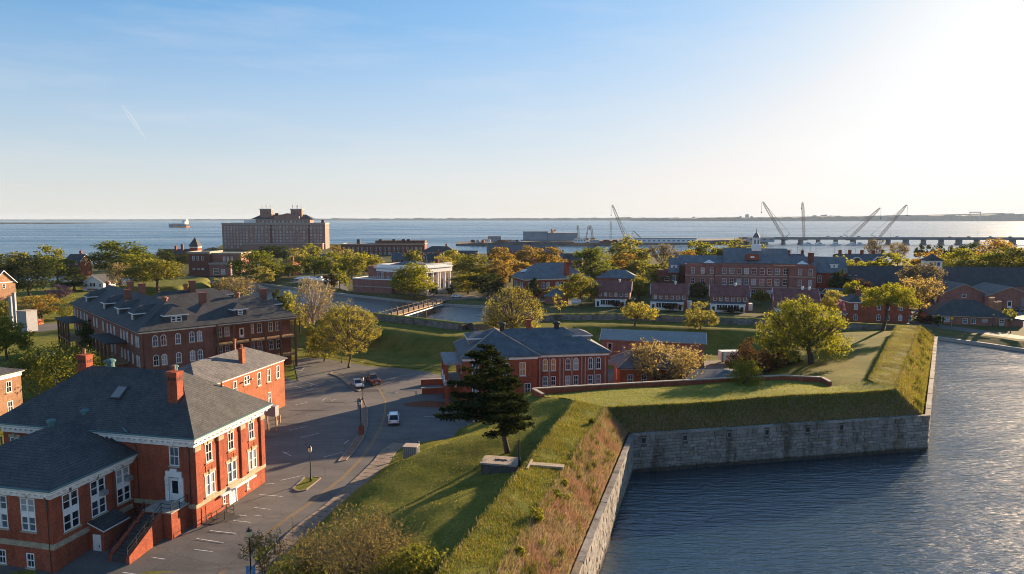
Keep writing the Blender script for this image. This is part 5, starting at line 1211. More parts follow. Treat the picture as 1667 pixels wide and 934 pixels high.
# hotel on the shore
Ht = thing('grand_hotel', 'massive nine storey brick hotel with twin roof towers standing on the shore', 'hotel', (-318.5, 752.8, 0), R(6.5))
HW = 110.5; hw = [(0, 118.5, 0, 30, 29.2)]
hb_ = Block(Ht, 0, HW, 0, 30, -1, 27.6, 'brick_h', reveal=.22)
cols = [3+3.3*i for i in range(8)] + [31,36,39,42.5,47,50.5,54,58,62,66,69.5,73,77,80.5,84.5,87.5,91.5,95,99,102.5,106]
def vis(px): return True
for fl in range(8):
    z = 24.4 - fl*3.25
    for i, x in enumerate(cols):
        if fl >= 7 and i % 2: continue
        hb_.op('f', x, z, 1.5 if i > 7 else 1.25, 1.9 if fl else 1.4, 'far', random.choice([0,1,1,2,3]))
hb_.build(); 
for z, h in ((23.6,.5),(27.2,.9)): ring(Ht, 'belt_course', 0, HW, 0, 30, [(0,z),(.35,z+.05),(.35,z+h),(0,z+h+.02)], 'copingb')
ring(Ht, 'parapet', 0, HW, 0, 30, [(0,27.6),(.3,27.62),(.3,29.3),(-.6,29.32),(-.6,28)], 'copingb'); m = MB(); m.poly([(.5,.5,28.1),(HW-.5,.5,28.1),(HW-.5,29.5,28.1),(.5,29.5,28.1)]); m.build('flat_roof', M['flat_roof'], Ht)
up = Block(Ht, 36, 94, 1.2, 26, 28, 33.0, 'brick_h', reveal=.22)
for i in range(13): up.op('f', 39+i*4.3, 29.4, 1.5, 2.3, 'far', random.choice([0,1,2]))
up.build(); ring(Ht, 'upper_cornice', 36, 94, 1.2, 26, [(0,32.6),(.5,32.9),(.5,33.3),(.1,33.32)], 'copingb'); hip(Ht, 30, 97, 1.6, 26, 33.3, 5.2, -.2, 'slate', inset=9)
m = MB(); m.box(56,82.5,.6,24,33.3,36.6); m.poly([(57,.55,36.6),(81.5,.55,36.6),(69.2,.55,39.8)]); m.poly([(57,24,36.6),(81.5,24,36.6),(69.2,24,39.8)]); m.poly([(57,.55,36.6),(57,24,36.6),(69.2,24,39.8),(69.2,.55,39.8)]); m.poly([(81.5,.55,36.6),(81.5,24,36.6),(69.2,24,39.8),(69.2,.55,39.8)]); m.build('pediment', M['brick_h'], Ht)
for x0, x1 in ((39.5,51.5),(72.5,84.5)):
    m = MB(); m.box(x0,x1,6,18,33.3,43.6); m.box(x0-.4,x1+.4,5.6,18.4,43.603,44.8,1); m.box(x0+3.5,x0+5,5.9,5.997,38.5,41.5,2); m.box(x1-5,x1-3.5,5.9,5.997,38.5,41.5,2); t_ = m.build('tower', [M['brick_h'], M['copingb'], GL[0]], Ht)
    a = MB()
    for i in range(4): x = x0+2+(x1-x0-4)*i/3; a.tube([(x,8+i%2*7,44.8),(x,8+i%2*7,48.4)],[.16,.16],5); a.box(x-.3,x+.3,7.7+i%2*7,8.3+i%2*7,46.4,48.9)
    a.build('antenna_mast', M['steel'], t_)
m = MB(); m.box(23,38.8,3,20,28.1,32.4); m.build('roof_pavilion', M['white'], Ht); m = MB(); m.tube([(57,10,36),(57,10,40)],[2.2,2.2],10); m.build('water_tank', M['black'], Ht)
m = MB(); m.box(HW-4.5,HW-1.5,3,6,28,32.4); m.build('roof_stack', M['brick_d'], Ht)
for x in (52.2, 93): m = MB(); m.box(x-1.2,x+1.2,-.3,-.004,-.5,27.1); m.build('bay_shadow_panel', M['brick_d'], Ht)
m = MB(); m.box(24,109,-11,-.01,-1,6.0); m.box(23.6,109.4,-11.4,-.011,6.003,6.8,1); m.build('ground_terrace', [M['brick_h'], M['copingb']], Ht)
# long low brick works on the shore behind the trees
Ls_ = thing('shore_works', 'long low brick works with flat dark roofs between the hotel and the harbour', 'building', V2(far(555,405,640))+(0,), R(3))
lk = Block(Ls_, 0, 78, 0, 30, -1, 9.6, 'brick_d')
for i in range(18): lk.op('f', 3+i*4.2, 4.2, 1.6, 3.2, 'far'); lk.op('f', 3+i*4.2, .2, 1.6, 2.6, 'far')
lk.build(); ring(Ls_, 'cornice', 0, 78, 0, 30, [(0,9.2),(.5,9.5),(.5,10.4),(-.4,10.42),(-.4,9.8)], 'copingb'); m = MB(); m.poly([(.3,.3,9.9),(77.7,.3,9.9),(77.7,29.7,9.9),(.3,29.7,9.9)]); m.build('flat_roof', M['flat_roof'], Ls_)
m = MB(); m.box(30,77,14,40,9.6,12.2); m.box(29.6,77.4,13.6,40.4,12.203,12.8,1); m.build('rear_block', [M['brick_d'], M['slate']], Ls_)
for x in (12, 33, 46, 55, 60): m = MB(); m.box(x,x+3,16,19,12.8 if x > 29 else 9.9,14.2); m.build('roof_unit', M['slate'], Ls_)
# mid-left: post office, turret villa, villas, garage
po = thing('stone_trimmed_hall', 'flat roofed brick hall with pale stone cornices beside the grassy cavalier', 'building', V2(at(308,448,0))+(0,), R(2))
pb_ = Block(po, 0, 12.5, 0, 20, -.3, 13.6, 'brick_d'); 
for x in (3,5.6,8.2): pb_.op('f', x, 9.0, 1.2, 2.6, 'far'); pb_.op('f', x, 3.2, 1.4, 1.2, 'far')
pb_.build(); ring(po, 'cornice', 0, 12.5, 0, 20, [(0,12.8),(.4,13.2),(.4,14.2),(-.5,14.22),(-.5,13.4)], 'copingb')
p2_ = Block(po, 12.51, 30, 3, 20, -.3, 12.8, 'brick_m'); 
for x in (20,22.3,24.6): p2_.op('f', x, 8.2, 1.3, 2.8, 'far')
p2_.build(); ring(po, 'side_cornice', 12.6, 30, 3, 20, [(0,12.2),(.4,12.6),(.4,13.4),(-.5,13.42),(-.5,12.9)], 'copingb')
p3_ = Block(po, 13.5, 26, -3.5, 2.99, -.3, 7.0, 'brick_m'); p3_.op('f', 17.5, .8, 3.4, 3.6, 'far'); p3_.op('f', 21.5, .8, 2.4, 3.2, 'far'); p3_.op('r', -1, .6, 2, 4.4, 'far'); p3_.build(); ring(po, 'porch_cornice', 13.5, 26, -3.5, 2.9, [(0,6.5),(.3,6.8),(.3,7.6),(-.4,7.62),(-.4,7.1)], 'copingb')
for bx_ in ((0.4,12.1,.4,19.6,13.5),(13,29.6,3.4,19.6,12.95),(13.9,25.6,-3.1,2.5,7.15)): m = MB(); m.box(bx_[0],bx_[1],bx_[2],bx_[3],bx_[4]-.2,bx_[4]); m.build('flat_roof', M['flat_roof'], po)
tv = thing('turret_villa', 'dark villa with a pointed slate turret above a red brick drum', 'house', V2(far(309,408,520))+(0,), 0)
m = MB(); m.box(0,6,0,6,-.5,13.2); m.build('turret', M['brick'], tv); m = MB(); m.box(-.5,6.5,-.5,6.5,11.9,12.5); m.build('turret_band', M['white'], tv); hip(tv, 0, 6, 0, 6, 13.3, 6.6, .6, 'slate', name='turret_roof')
Block(tv, -22, -.01, 1, 12, -.5, 7.4, 'brick_d').build(); gable(tv, -22, -.01, 1, 12, 7.4, 3.2, .5, 'slate', 'x', 'brick_d'); chimney(tv, -8, 5, 9, 14.4, 1.6, 1.3, 'brick', False); chimney(tv, -13, 5, 9, 13.2, 1.4, 1.2, 'brick', False)
def villa(name, lab, px, Y, w, d, h, rise, rot, wm, rm_, typ='gable', wins=2, ch=True, axis='x', base=None):
    p = far(px[0], px[1], Y); r = thing(name, lab, 'house', (p.x, Y, 0), R(rot)); b = Block(r, 0, w, 0, d, -.4, h, wm); wn_ = max(1, int(w/3.4))
    for i in range(wn_):
        for z in ([h-2.3] if wins == 1 else [h-2.3, h-5.4]):
            if z > 0: b.op('f', w*(i+.5)/wn_, z, 1.15, 1.7, 'far')
    if wins: b.op('r', d*.5, h-2.4, 1.1, 1.7, 'far'); 
    b.build()
    if typ == 'gable': gable(r, 0, w, 0, d, h, rise, .45, rm_, axis, wm, 'white')
    else: hip(r, 0, w, 0, d, h+.05, rise, .5, rm_)
    ring(r, 'eave_trim', 0, w, 0, d, [(0,h-.35),(.1,h-.33),(.1,h-.04)], 'white')
    if ch: chimney(r, w*.7, d*.5, h+rise-1.2, h+rise+1.8, 1.2, 1.0, 'brick', True)
    return r
villa('dark_roof_villa', 'tall brick villa with dark roof in the gap between the shore trees', (107,440), 395, 9.5, 9, 9.8, 3.6, -8, 'brick_d', 'slate')
yh = villa('yellow_gable_house', 'brick house with golden sunlit gable beside the dark magnolia', (-44,505), 250, 9.8, 9, 10.6, 4.4, -14, 'brick_t', 'slate', ch=False)
gw = villa('white_garage', 'small white gabled garage with two dark windows behind the barracks', (135.5,473), 322, 10.2, 9, 4.0, 3.4, -4, 'white', 'slate', 'gable', 0, False, 'y')
m = MB(); m.box(3.6,4.4,-.07,-.003,2.0,3.6); m.box(5.3,6.1,-.07,-.003,2.0,3.6); m.build('garage_window', GL[0], gw); m = MB(); m.box(2.6,7.2,-.6,-.003,.5,.95); m.box(-2.4,-.003,1,3,.9,1.3); m.build('awning', M['tile_red'], gw)
villa('red_tile_villa', 'red tiled villa among the dense trees before the hotel', (454,446), 412, 9.6, 9, 5.6, 3.4, -12, 'brick_o', 'tile_red', 'hip', 2)
villa('gabled_shore_house', 'brick shore house with wide grey roof and one small chimney by the open water', (686,420), 545, 27, 14, 7.6, 4.2, -6, 'brick', 'slate', 'hip', 2)
villa('chimney_gable_house', 'narrow house with bright sunlit chimneys behind the museum roof', (697,428), 430, 11, 9, 7.4, 4.4, 20, 'brick_o', 'slate')
villa('blue_dormer_house', 'small house with blue roof and white dormer between the museum and shore works', (638,430), 470, 14, 9, 6.2, 4.2, 4, 'brick_d', 'slate_b')
villa('white_side_house', 'white sided house with dark roof and two brick chimneys among the russet trees', (797,440), 400, 9, 9, 6.0, 4.0, 24, 'white', 'slate')
villa('red_roof_hall', 'hall with red roof end and long grey roof near the pier', (793,416), 600, 62, 16, 6.2, 4.4, 0, 'brick', 'shingle', 'gable', 1, False)
villa('grey_roof_hall', 'long hall with slate grey roof above the russet trees', (848,422), 520, 32, 13, 5.6, 4.2, -4, 'brick_d', 'slate_b', 'gable', 1, False)
villa('gabled_cottage', 'dark roofed cottage with white trim beside the tall green tree', (917,424), 480, 13, 9, 5.6, 3.8, -10, 'brick', 'slate', 'gable', 2)
villa('low_grey_house', 'low house with grey roof by the inner harbour shore', (741,424), 560, 18, 10, 4.6, 3.0, 0, 'brick_d', 'slate', 'gable', 1, False)
villa('grey_gable_house', 'small grey gabled house glimpsed between the hospital and the olive trees', (1100,422), 520, 12, 9, 5.2, 3.6, 0, 'white', 'slate_b', 'gable', 1, False)
villa('white_block', 'white flat sided villa at the water behind the tall green tree', (950,420), 560, 14, 9, 9.6, 1.6, 0, 'white', 'slate_b', 'hip', 2)
villa('side_cottage', 'cottage with dark roof tucked between the yellow tree and the long warehouse', (1352,500), 275, 12, 8, 3.2, 2.4, 0, 'brick_d', 'slate_b', 'gable', 0, False)
# white hut with lamp stack, white container, orange dumpster, canopies
wh = thing('white_block_hut', 'tall white windowless block with one small door beside the round yellow tree', 'hut', V2(at(29,540,0))+(0,), R(-14))
M['white_shaded'] = noisy('white_render_shaded', [(.3,(.25,.26,.28)),(.7,(.33,.34,.36))], .8, .8); Block(wh, 0, 3.6, 0, 3.6, -.2, 6.2, 'white_shaded').build(); m = MB(); m.box(-.1,3.7,-.1,3.7,6.203,6.4); m.build('roof', M['copingb'], wh); m = MB(); m.box(.6,1.3,-.06,-.003,0,1.8); m.build('hatch_door', M['louver'], wh)  # white hut and stack toned grey: tree shade put into the colour
sk = thing('white_stack', 'white double flue stack rising behind the white block hut', 'stack', V2(at(20,536,0))+(0,), 0)
for dx_ in (0, 1.3): m = MB(); m.box(dx_-.36,dx_+.36,-.36,.36,0,11.2 if dx_ else 10.2); m.build('flue', M['white_shaded'], sk)
m = MB(); m.box(.85,1.75,-.45,.45,11.203,11.4); m.build('cap', M['copingb'], sk)
dp = thing('orange_dumpster', 'orange open dumpster with dark side on the drive', 'dumpster', V2(at(50,529,0))+(0,), R(-14))
m = MB(); m.box(0,3.2,0,1.8,.2,1.9); m.box(.15,3.05,-.04,-.003,.35,1.6,1); m.build('bin', [mat('orange_paint', (.5,.12,.03), .6), M['wood']], dp); m = MB(); m.box(-.05,3.25,-.05,1.85,1.903,2.0); m.build('rim', M['copingb'], dp)
for i, (px, lab) in enumerate([((478,463),'pale blue flat car park canopy nearest the barracks side'),((505,466),'pale blue car park canopy with a peaked white top beside the olive tree')]):
    cn = thing('car_canopy', lab, 'canopy', V2(at(px[0],px[1],0))+(0,), R(-8), 'car park canopies across the moat')
    m = MB(); a_ = 10 if i == 0 else 12; m.poly([(0,0,3),(a_,0,3),(a_,8,3.6),(0,8,3.6)]); m.poly([(0,0,2.9),(0,8,3.5),(a_,8,3.5),(a_,0,2.9)]); m.poly([(0,0,2.9),(a_,0,2.9),(a_,0,3),(0,0,3)]); m.build('canopy_roof', M['cnp'] if 'cnp' in M else M.setdefault('cnp', mat('pale_blue_sheet', (.42,.5,.58), .6)), cn)
    if i: m = MB(); m.poly([(2,1,3.1),(6,1,3.1),(4,4,4.9)]); m.poly([(6,1,3.1),(6,7,3.5),(4,4,4.9)]); m.poly([(2,7,3.5),(2,1,3.1),(4,4,4.9)]); m.build('canopy_peak', M['white'], cn)
    for x in (.3, a_-.3):
        for y in (.3, 7.7): m = MB(); m.box(x-.1,x+.1,y-.1,y+.1,0,2.9); m.build('post', M['steel'], cn)
tr = thing('white_trailer', 'white box trailer parked in the yard behind the dark russet shrub', 'trailer', V2(at(1174,592,0))+(0,), R(4))
m = MB(); m.box(0,4.6,0,2.2,.7,2.9); m.box(.05,.5,-.03,-.003,.8,2.8,1); m.build('box', [M['white'], M['steel']], tr)
for x in (1.2, 3.4):
    for y in (-.1, 2.1): m = MB(); m.tube([(x,y,.38),(x,y+.2,.38)],[.38,.38],12); m.build('wheel', M['black'], tr)
# ---------------------------------------------------------------- trees
NR = np.random.default_rng(5)
def np_mesh(name, V, F, mats, mi=None, smooth=False):
    me = bpy.data.meshes.new(name); V = np.ascontiguousarray(V, np.float32); F = np.ascontiguousarray(F, np.int32); k = F.shape[1]
    me.vertices.add(len(V)); me.vertices.foreach_set('co', V.ravel()); me.loops.add(F.size); me.loops.foreach_set('vertex_index', F.ravel())
    me.polygons.add(len(F)); me.polygons.foreach_set('loop_start', np.arange(0, F.size, k, dtype=np.int32))
    for m in mats: me.materials.append(m)
    me.update(calc_edges=True); return me
def leaf_quads(P, size, up=.25, aspect=1.5, rg=NR, flat=0.0):
    n = len(P); N = rg.normal(size=(n,3)); N[:,2] = np.abs(N[:,2]) * (1+flat) + up; N /= np.linalg.norm(N, axis=1)[:,None]
    A = np.cross(N, rg.normal(size=(n,3))); A /= np.linalg.norm(A, axis=1)[:,None]+1e-9; B = np.cross(N, A)
    s = (size * rg.uniform(.6, 1.35, n))[:,None]; A *= s*aspect/2; B *= s/2
    V = np.stack([P-A, P-B*.9+A*.1, P+A, P+B*.9+A*.1], 1).reshape(-1,3); F = np.arange(4*n).reshape(-1,4); return V, F
def crown_clumps(W, D, Hc, nc, shape, rg):
    """clump centres (x, y, z from 0 to Hc) and radii"""
    out = []
    while len(out) < nc:
        p = rg.uniform(-1, 1, 3); r = np.hypot(p[0], p[1]); t = (p[2]+1)/2
        if shape == 'round': lim = math.sqrt(max(0, 1-(2*t-1)**2))
        elif shape == 'dome': lim = math.sqrt(max(0, 1-t**2.2)) * (.75+.25*min(1, t*4))
        elif shape == 'vase': lim = (.25+.75*min(1, t*1.5)) * math.sqrt(max(0, 1-max(0, (t-.55)/.45)**2))
        elif shape == 'cone': lim = (1-t)**.8*.95+.05
        elif shape == 'umbrella': lim = math.sqrt(max(0, 1-((t-.45)/.56)**2)) if t > .2 else 0
        elif shape == 'oval': lim = math.sin(math.pi*min(1, max(0, t*.9+.08)))**.6
        if r > lim: continue
        if rg.random() > .35 + .65*(r/max(lim, .01))**1.5 and t < .8: continue
        out.append((p[0]*W/2, p[1]*D/2, t*Hc))
    return np.array(out)
def limb_mesh(mb, H0, tips, r0, rg, lean=(0,0), n=6, fork=.45):
    top = Vector((lean[0]*.6, lean[1]*.6, H0)); base = Vector((0,0,-.4))
    mid = Vector((lean[0]*.25+rg.normal()*r0*.5, lean[1]*.25+rg.normal()*r0*.5, H0*.5))
    mb.tube([base, Vector((0,0,.25)), mid, top], [r0*1.5, r0*1.05, r0*.88, r0*.75], n+2)
    for i, c in enumerate(tips):
        c = Vector(c); a = mid.lerp(top, rg.uniform(.5, 1.0)) if i % 3 else top
        d = (c-a); b = a + d*rg.uniform(.35,.55) + Vector((rg.normal(), rg.normal(), abs(rg.normal())))*d.length*.09
        r = r0*fork*rg.uniform(.55, 1.0); mb.tube([a, a.lerp(b,.5)+Vector((0,0,d.length*.03)), b, c], [r, r*.75, r*.5, r*.16], n-1, cap=False)
def make_tree(W, H, shape, nl, leaf, seed, base=.25, nc=None, r0=None, clump=.2, limbs=14, lean=(0,0), twigs=0, up=.25, D=None, dens=None, twig_r=.012):
    """returns (trunk mesh builder, crown arrays); crown spans base*H .. H, centred on the trunk plus lean"""
    rg = np.random.default_rng(seed); D = D or W; nc = nc or max(14, int(nl/90)); Hc = H*(1-base); z0 = H*base
    cl = crown_clumps(W*.88, D*.88, Hc*.93, nc, shape, rg); cl[:,2] += z0; cl[:,0] += lean[0]; cl[:,1] += lean[1]
    rad = W*clump*rg.uniform(.55, 1.15, nc)*.5
    w = rad**2; idx = rg.choice(nc, nl, p=w/w.sum()); d = rg.normal(size=(nl,3)); d /= np.linalg.norm(d, axis=1)[:,None]
    rr = rg.random(nl)**.45; P = cl[idx] + d*(rad[idx]*rr)[:,None]*np.array([1,1,.72])
    P[:,2] = np.maximum(P[:,2], z0*.75)
    V, F = leaf_quads(P, leaf, up, 1.5, rg)
    mb = MB(); tips = cl[rg.choice(nc, min(limbs, nc), replace=False)]
    limb_mesh(mb, z0*1.15+.1*H*(base > .05), tips, r0 or max(.12, W*.028), rg, lean)
    for i in range(twigs):
        c = Vector(cl[rg.integers(nc)]); q = Vector(rg.normal(size=3)); q.z = abs(q.z)*.8+.25; q = c + q.normalized()*W*rg.uniform(.05,.13)
        c2 = Vector((lean[0]*.7, lean[1]*.7, z0)).lerp(c, rg.uniform(.55,.9)); mb.tube([c2, c, q], [W*twig_r*.5, W*twig_r*.35, W*twig_r*.12], 4, cap=False)
    return mb, V, F
def make_twiggy(W, H, shape, ntw, per, leaf, seed, base=.1, nc=60, clump=.26, r0=.1, limbs=20, tl=(.5, 1.2), up=.55, stems=3, lean=(0,0), tr=.011):
    """multi stemmed budding crown: every twig is drawn and carries its own small leaves"""
    rg = np.random.default_rng(seed); Hc = H*(1-base); cl = crown_clumps(W*.8, W*.8, Hc*.86, nc, shape, rg); cl[:,2] += H*base; cl[:,0] += lean[0]; cl[:,1] += lean[1]
    mb = MB(); tips = list(cl[rg.choice(nc, min(limbs, nc), replace=False)])
    for s in range(stems):
        q = rg.normal(size=2)*W*.05; top = Vector((q[0]*2.2+lean[0]*.5, q[1]*2.2+lean[1]*.5, H*max(base, .18)*1.25)); mb.tube([Vector((q[0],q[1],-.4)), Vector((q[0]*1.4,q[1]*1.4,top.z*.5)), top], [r0*1.2, r0, r0*.8], 7)
        for c in tips[s::stems]:
            c = Vector(c); b = top.lerp(c, .5) + Vector(rg.normal(size=3))*W*.02; mb.tube([top, b, c], [r0*.55, r0*.34, r0*.12], 5, cap=False)
    Ps = []
    for i in range(ntw):
        c = cl[rg.integers(nc)] + rg.normal(size=3)*W*clump*.2*np.array([1,1,.7]); o = np.array([c[0]-lean[0], c[1]-lean[1], 0])/(W*.5); d = o*.7 + rg.normal(size=3)*.45 + np.array([0,0,up]); d /= np.linalg.norm(d); L = rg.uniform(*tl)
        a = c - d*L*.3; e = c + d*L*.7; mid = (a+e)/2 + rg.normal(size=3)*L*.05
        if i % 2 == 0: mb.tube([a, mid, e], [tr*1.6, tr, tr*.5], 3, cap=False)
        n = rg.poisson(per); t = rg.random(n)**.7; Ps.append(a + (e-a)*t[:,None] + rg.normal(size=(n,3))*leaf*.55)
    P = np.concatenate(Ps); P[:,2] = np.maximum(P[:,2], .15); V, F = leaf_quads(P, leaf, .15, 1.7, rg); return mb, V, F
def twiggy(name, label, px, z, W_, H_, shape, ntw, per, leaf, kind, seed, cat='tree', **kw):
    r = thing(name, label, cat, at(px[0], px[1], z)); mb, V, F = make_twiggy(W_, H_, shape, ntw, per, leaf, seed, **kw); mb.build('trunk', M['bark'], r, smooth=True); put(np_mesh('crown', V, F, [LM[kind]]), 'crown', r); return r
M['bark'] = noisy('bark_brown', [(.3,(.06,.045,.035)),(.7,(.12,.095,.075))], 2, .95, 9, .5, 10)
M['bark_pale'] = noisy('bark_pale', [(.35,(.2,.16,.12)),(.6,(.5,.44,.36))], 1.6, .9, 6, .3, 8)
TG = (1.38, 1.36, .75)
LM = {
 'g': leaf_mat('leaf_green', (.065,.085,.018), (.14,.16,.034), .6, TG), 'y': leaf_mat('leaf_fresh', (.135,.145,.025), (.24,.235,.045), .6, TG),
 'o': leaf_mat('leaf_russet', (.18,.13,.035), (.29,.215,.065), .6, (1.4,1.25,.7)), 'd': leaf_mat('leaf_dark', (.028,.04,.016), (.07,.085,.028), .32, TG),
 'b': leaf_mat('leaf_bud', (.2,.165,.085), (.32,.265,.13), .6, (1.35,1.25,.8)), 'p': leaf_mat('blossom_pink', (.26,.14,.17), (.40,.25,.28), .4, (1.1,.95,.95)),
 'v': leaf_mat('leaf_olive', (.11,.115,.03), (.2,.19,.05), .6, TG), 'r': leaf_mat('leaf_dark_red', (.055,.035,.024), (.11,.07,.04), .35), 'w': leaf_mat('leaf_willow', (.19,.18,.05), (.30,.265,.095), .6, TG),
 'f': leaf_mat('leaf_bud_olive', (.13,.11,.05), (.23,.19,.085), .45, (1.3,1.2,.8)),
 'h': leaf_mat('leaf_shrub', (.10,.115,.026), (.2,.2,.045), .5, TG),
 'c': leaf_mat('needle_cedar', (.018,.028,.011), (.05,.06,.02), .25, TG), 't': leaf_mat('leaf_tan_grey', (.16,.135,.08), (.25,.21,.125), .45, (1.2,1.1,.8)),
}
proto = {}
def tree_proto(shape, lod, seed, sparse=False):
    k = (shape, lod, seed, sparse)
    if k not in proto:
        nl, lf = {0: (1000, .66), 1: (2700, .42), 2: (5600, .30)}[lod]
        if sparse: nl = int(nl*.5); lf *= .8
        mb, V, F = make_tree(10, 10, shape, nl, lf, 100+seed*7+lod, base=.2 if shape != 'round' else .12, clump=.30 if not sparse else .26, limbs=10 if lod else 6, twigs=(120 if sparse else 0), nc=[34,60,90][lod])
        proto[k] = (mb.mesh('trunk', M['bark']), np_mesh('crown', V, F, [LM['g']]))
    return proto[k]
def set_mat(o, m):
    o.material_slots[0].link = 'OBJECT'; o.material_slots[0].material = m
_ti = [0]
def tree(name, label, cx, ytop, ybase, wpx, kind, shape='dome', Y=None, z=0.0, lod=None, sparse=False, group='trees of the town', cat='tree', depth=1.0, bark=None, hs=1.0):
    p = at(cx, ybase, z) if Y is None else Vector((far(cx, ybase, Y).x, Y, z))
    W_ = wpx*1.14/FPX*p.y; top = far(cx, ytop, p.y).z; H_ = max(1.0, top - z)
    if lod is None: lod = 0 if wpx < 34 else (1 if wpx < 78 else 2)
    _ti[0] += 1; tm, cm = tree_proto(shape, lod, _ti[0] % 3, sparse)
    r = thing(name, label, cat, p, rnd(0, 6.28), group); r.scale = (W_/10, W_/10*depth, H_/10)
    t = put(tm, 'trunk', r); c = put(cm, 'crown', r); set_mat(c, LM[kind])
    if bark: set_mat(t, M[bark])
    return r
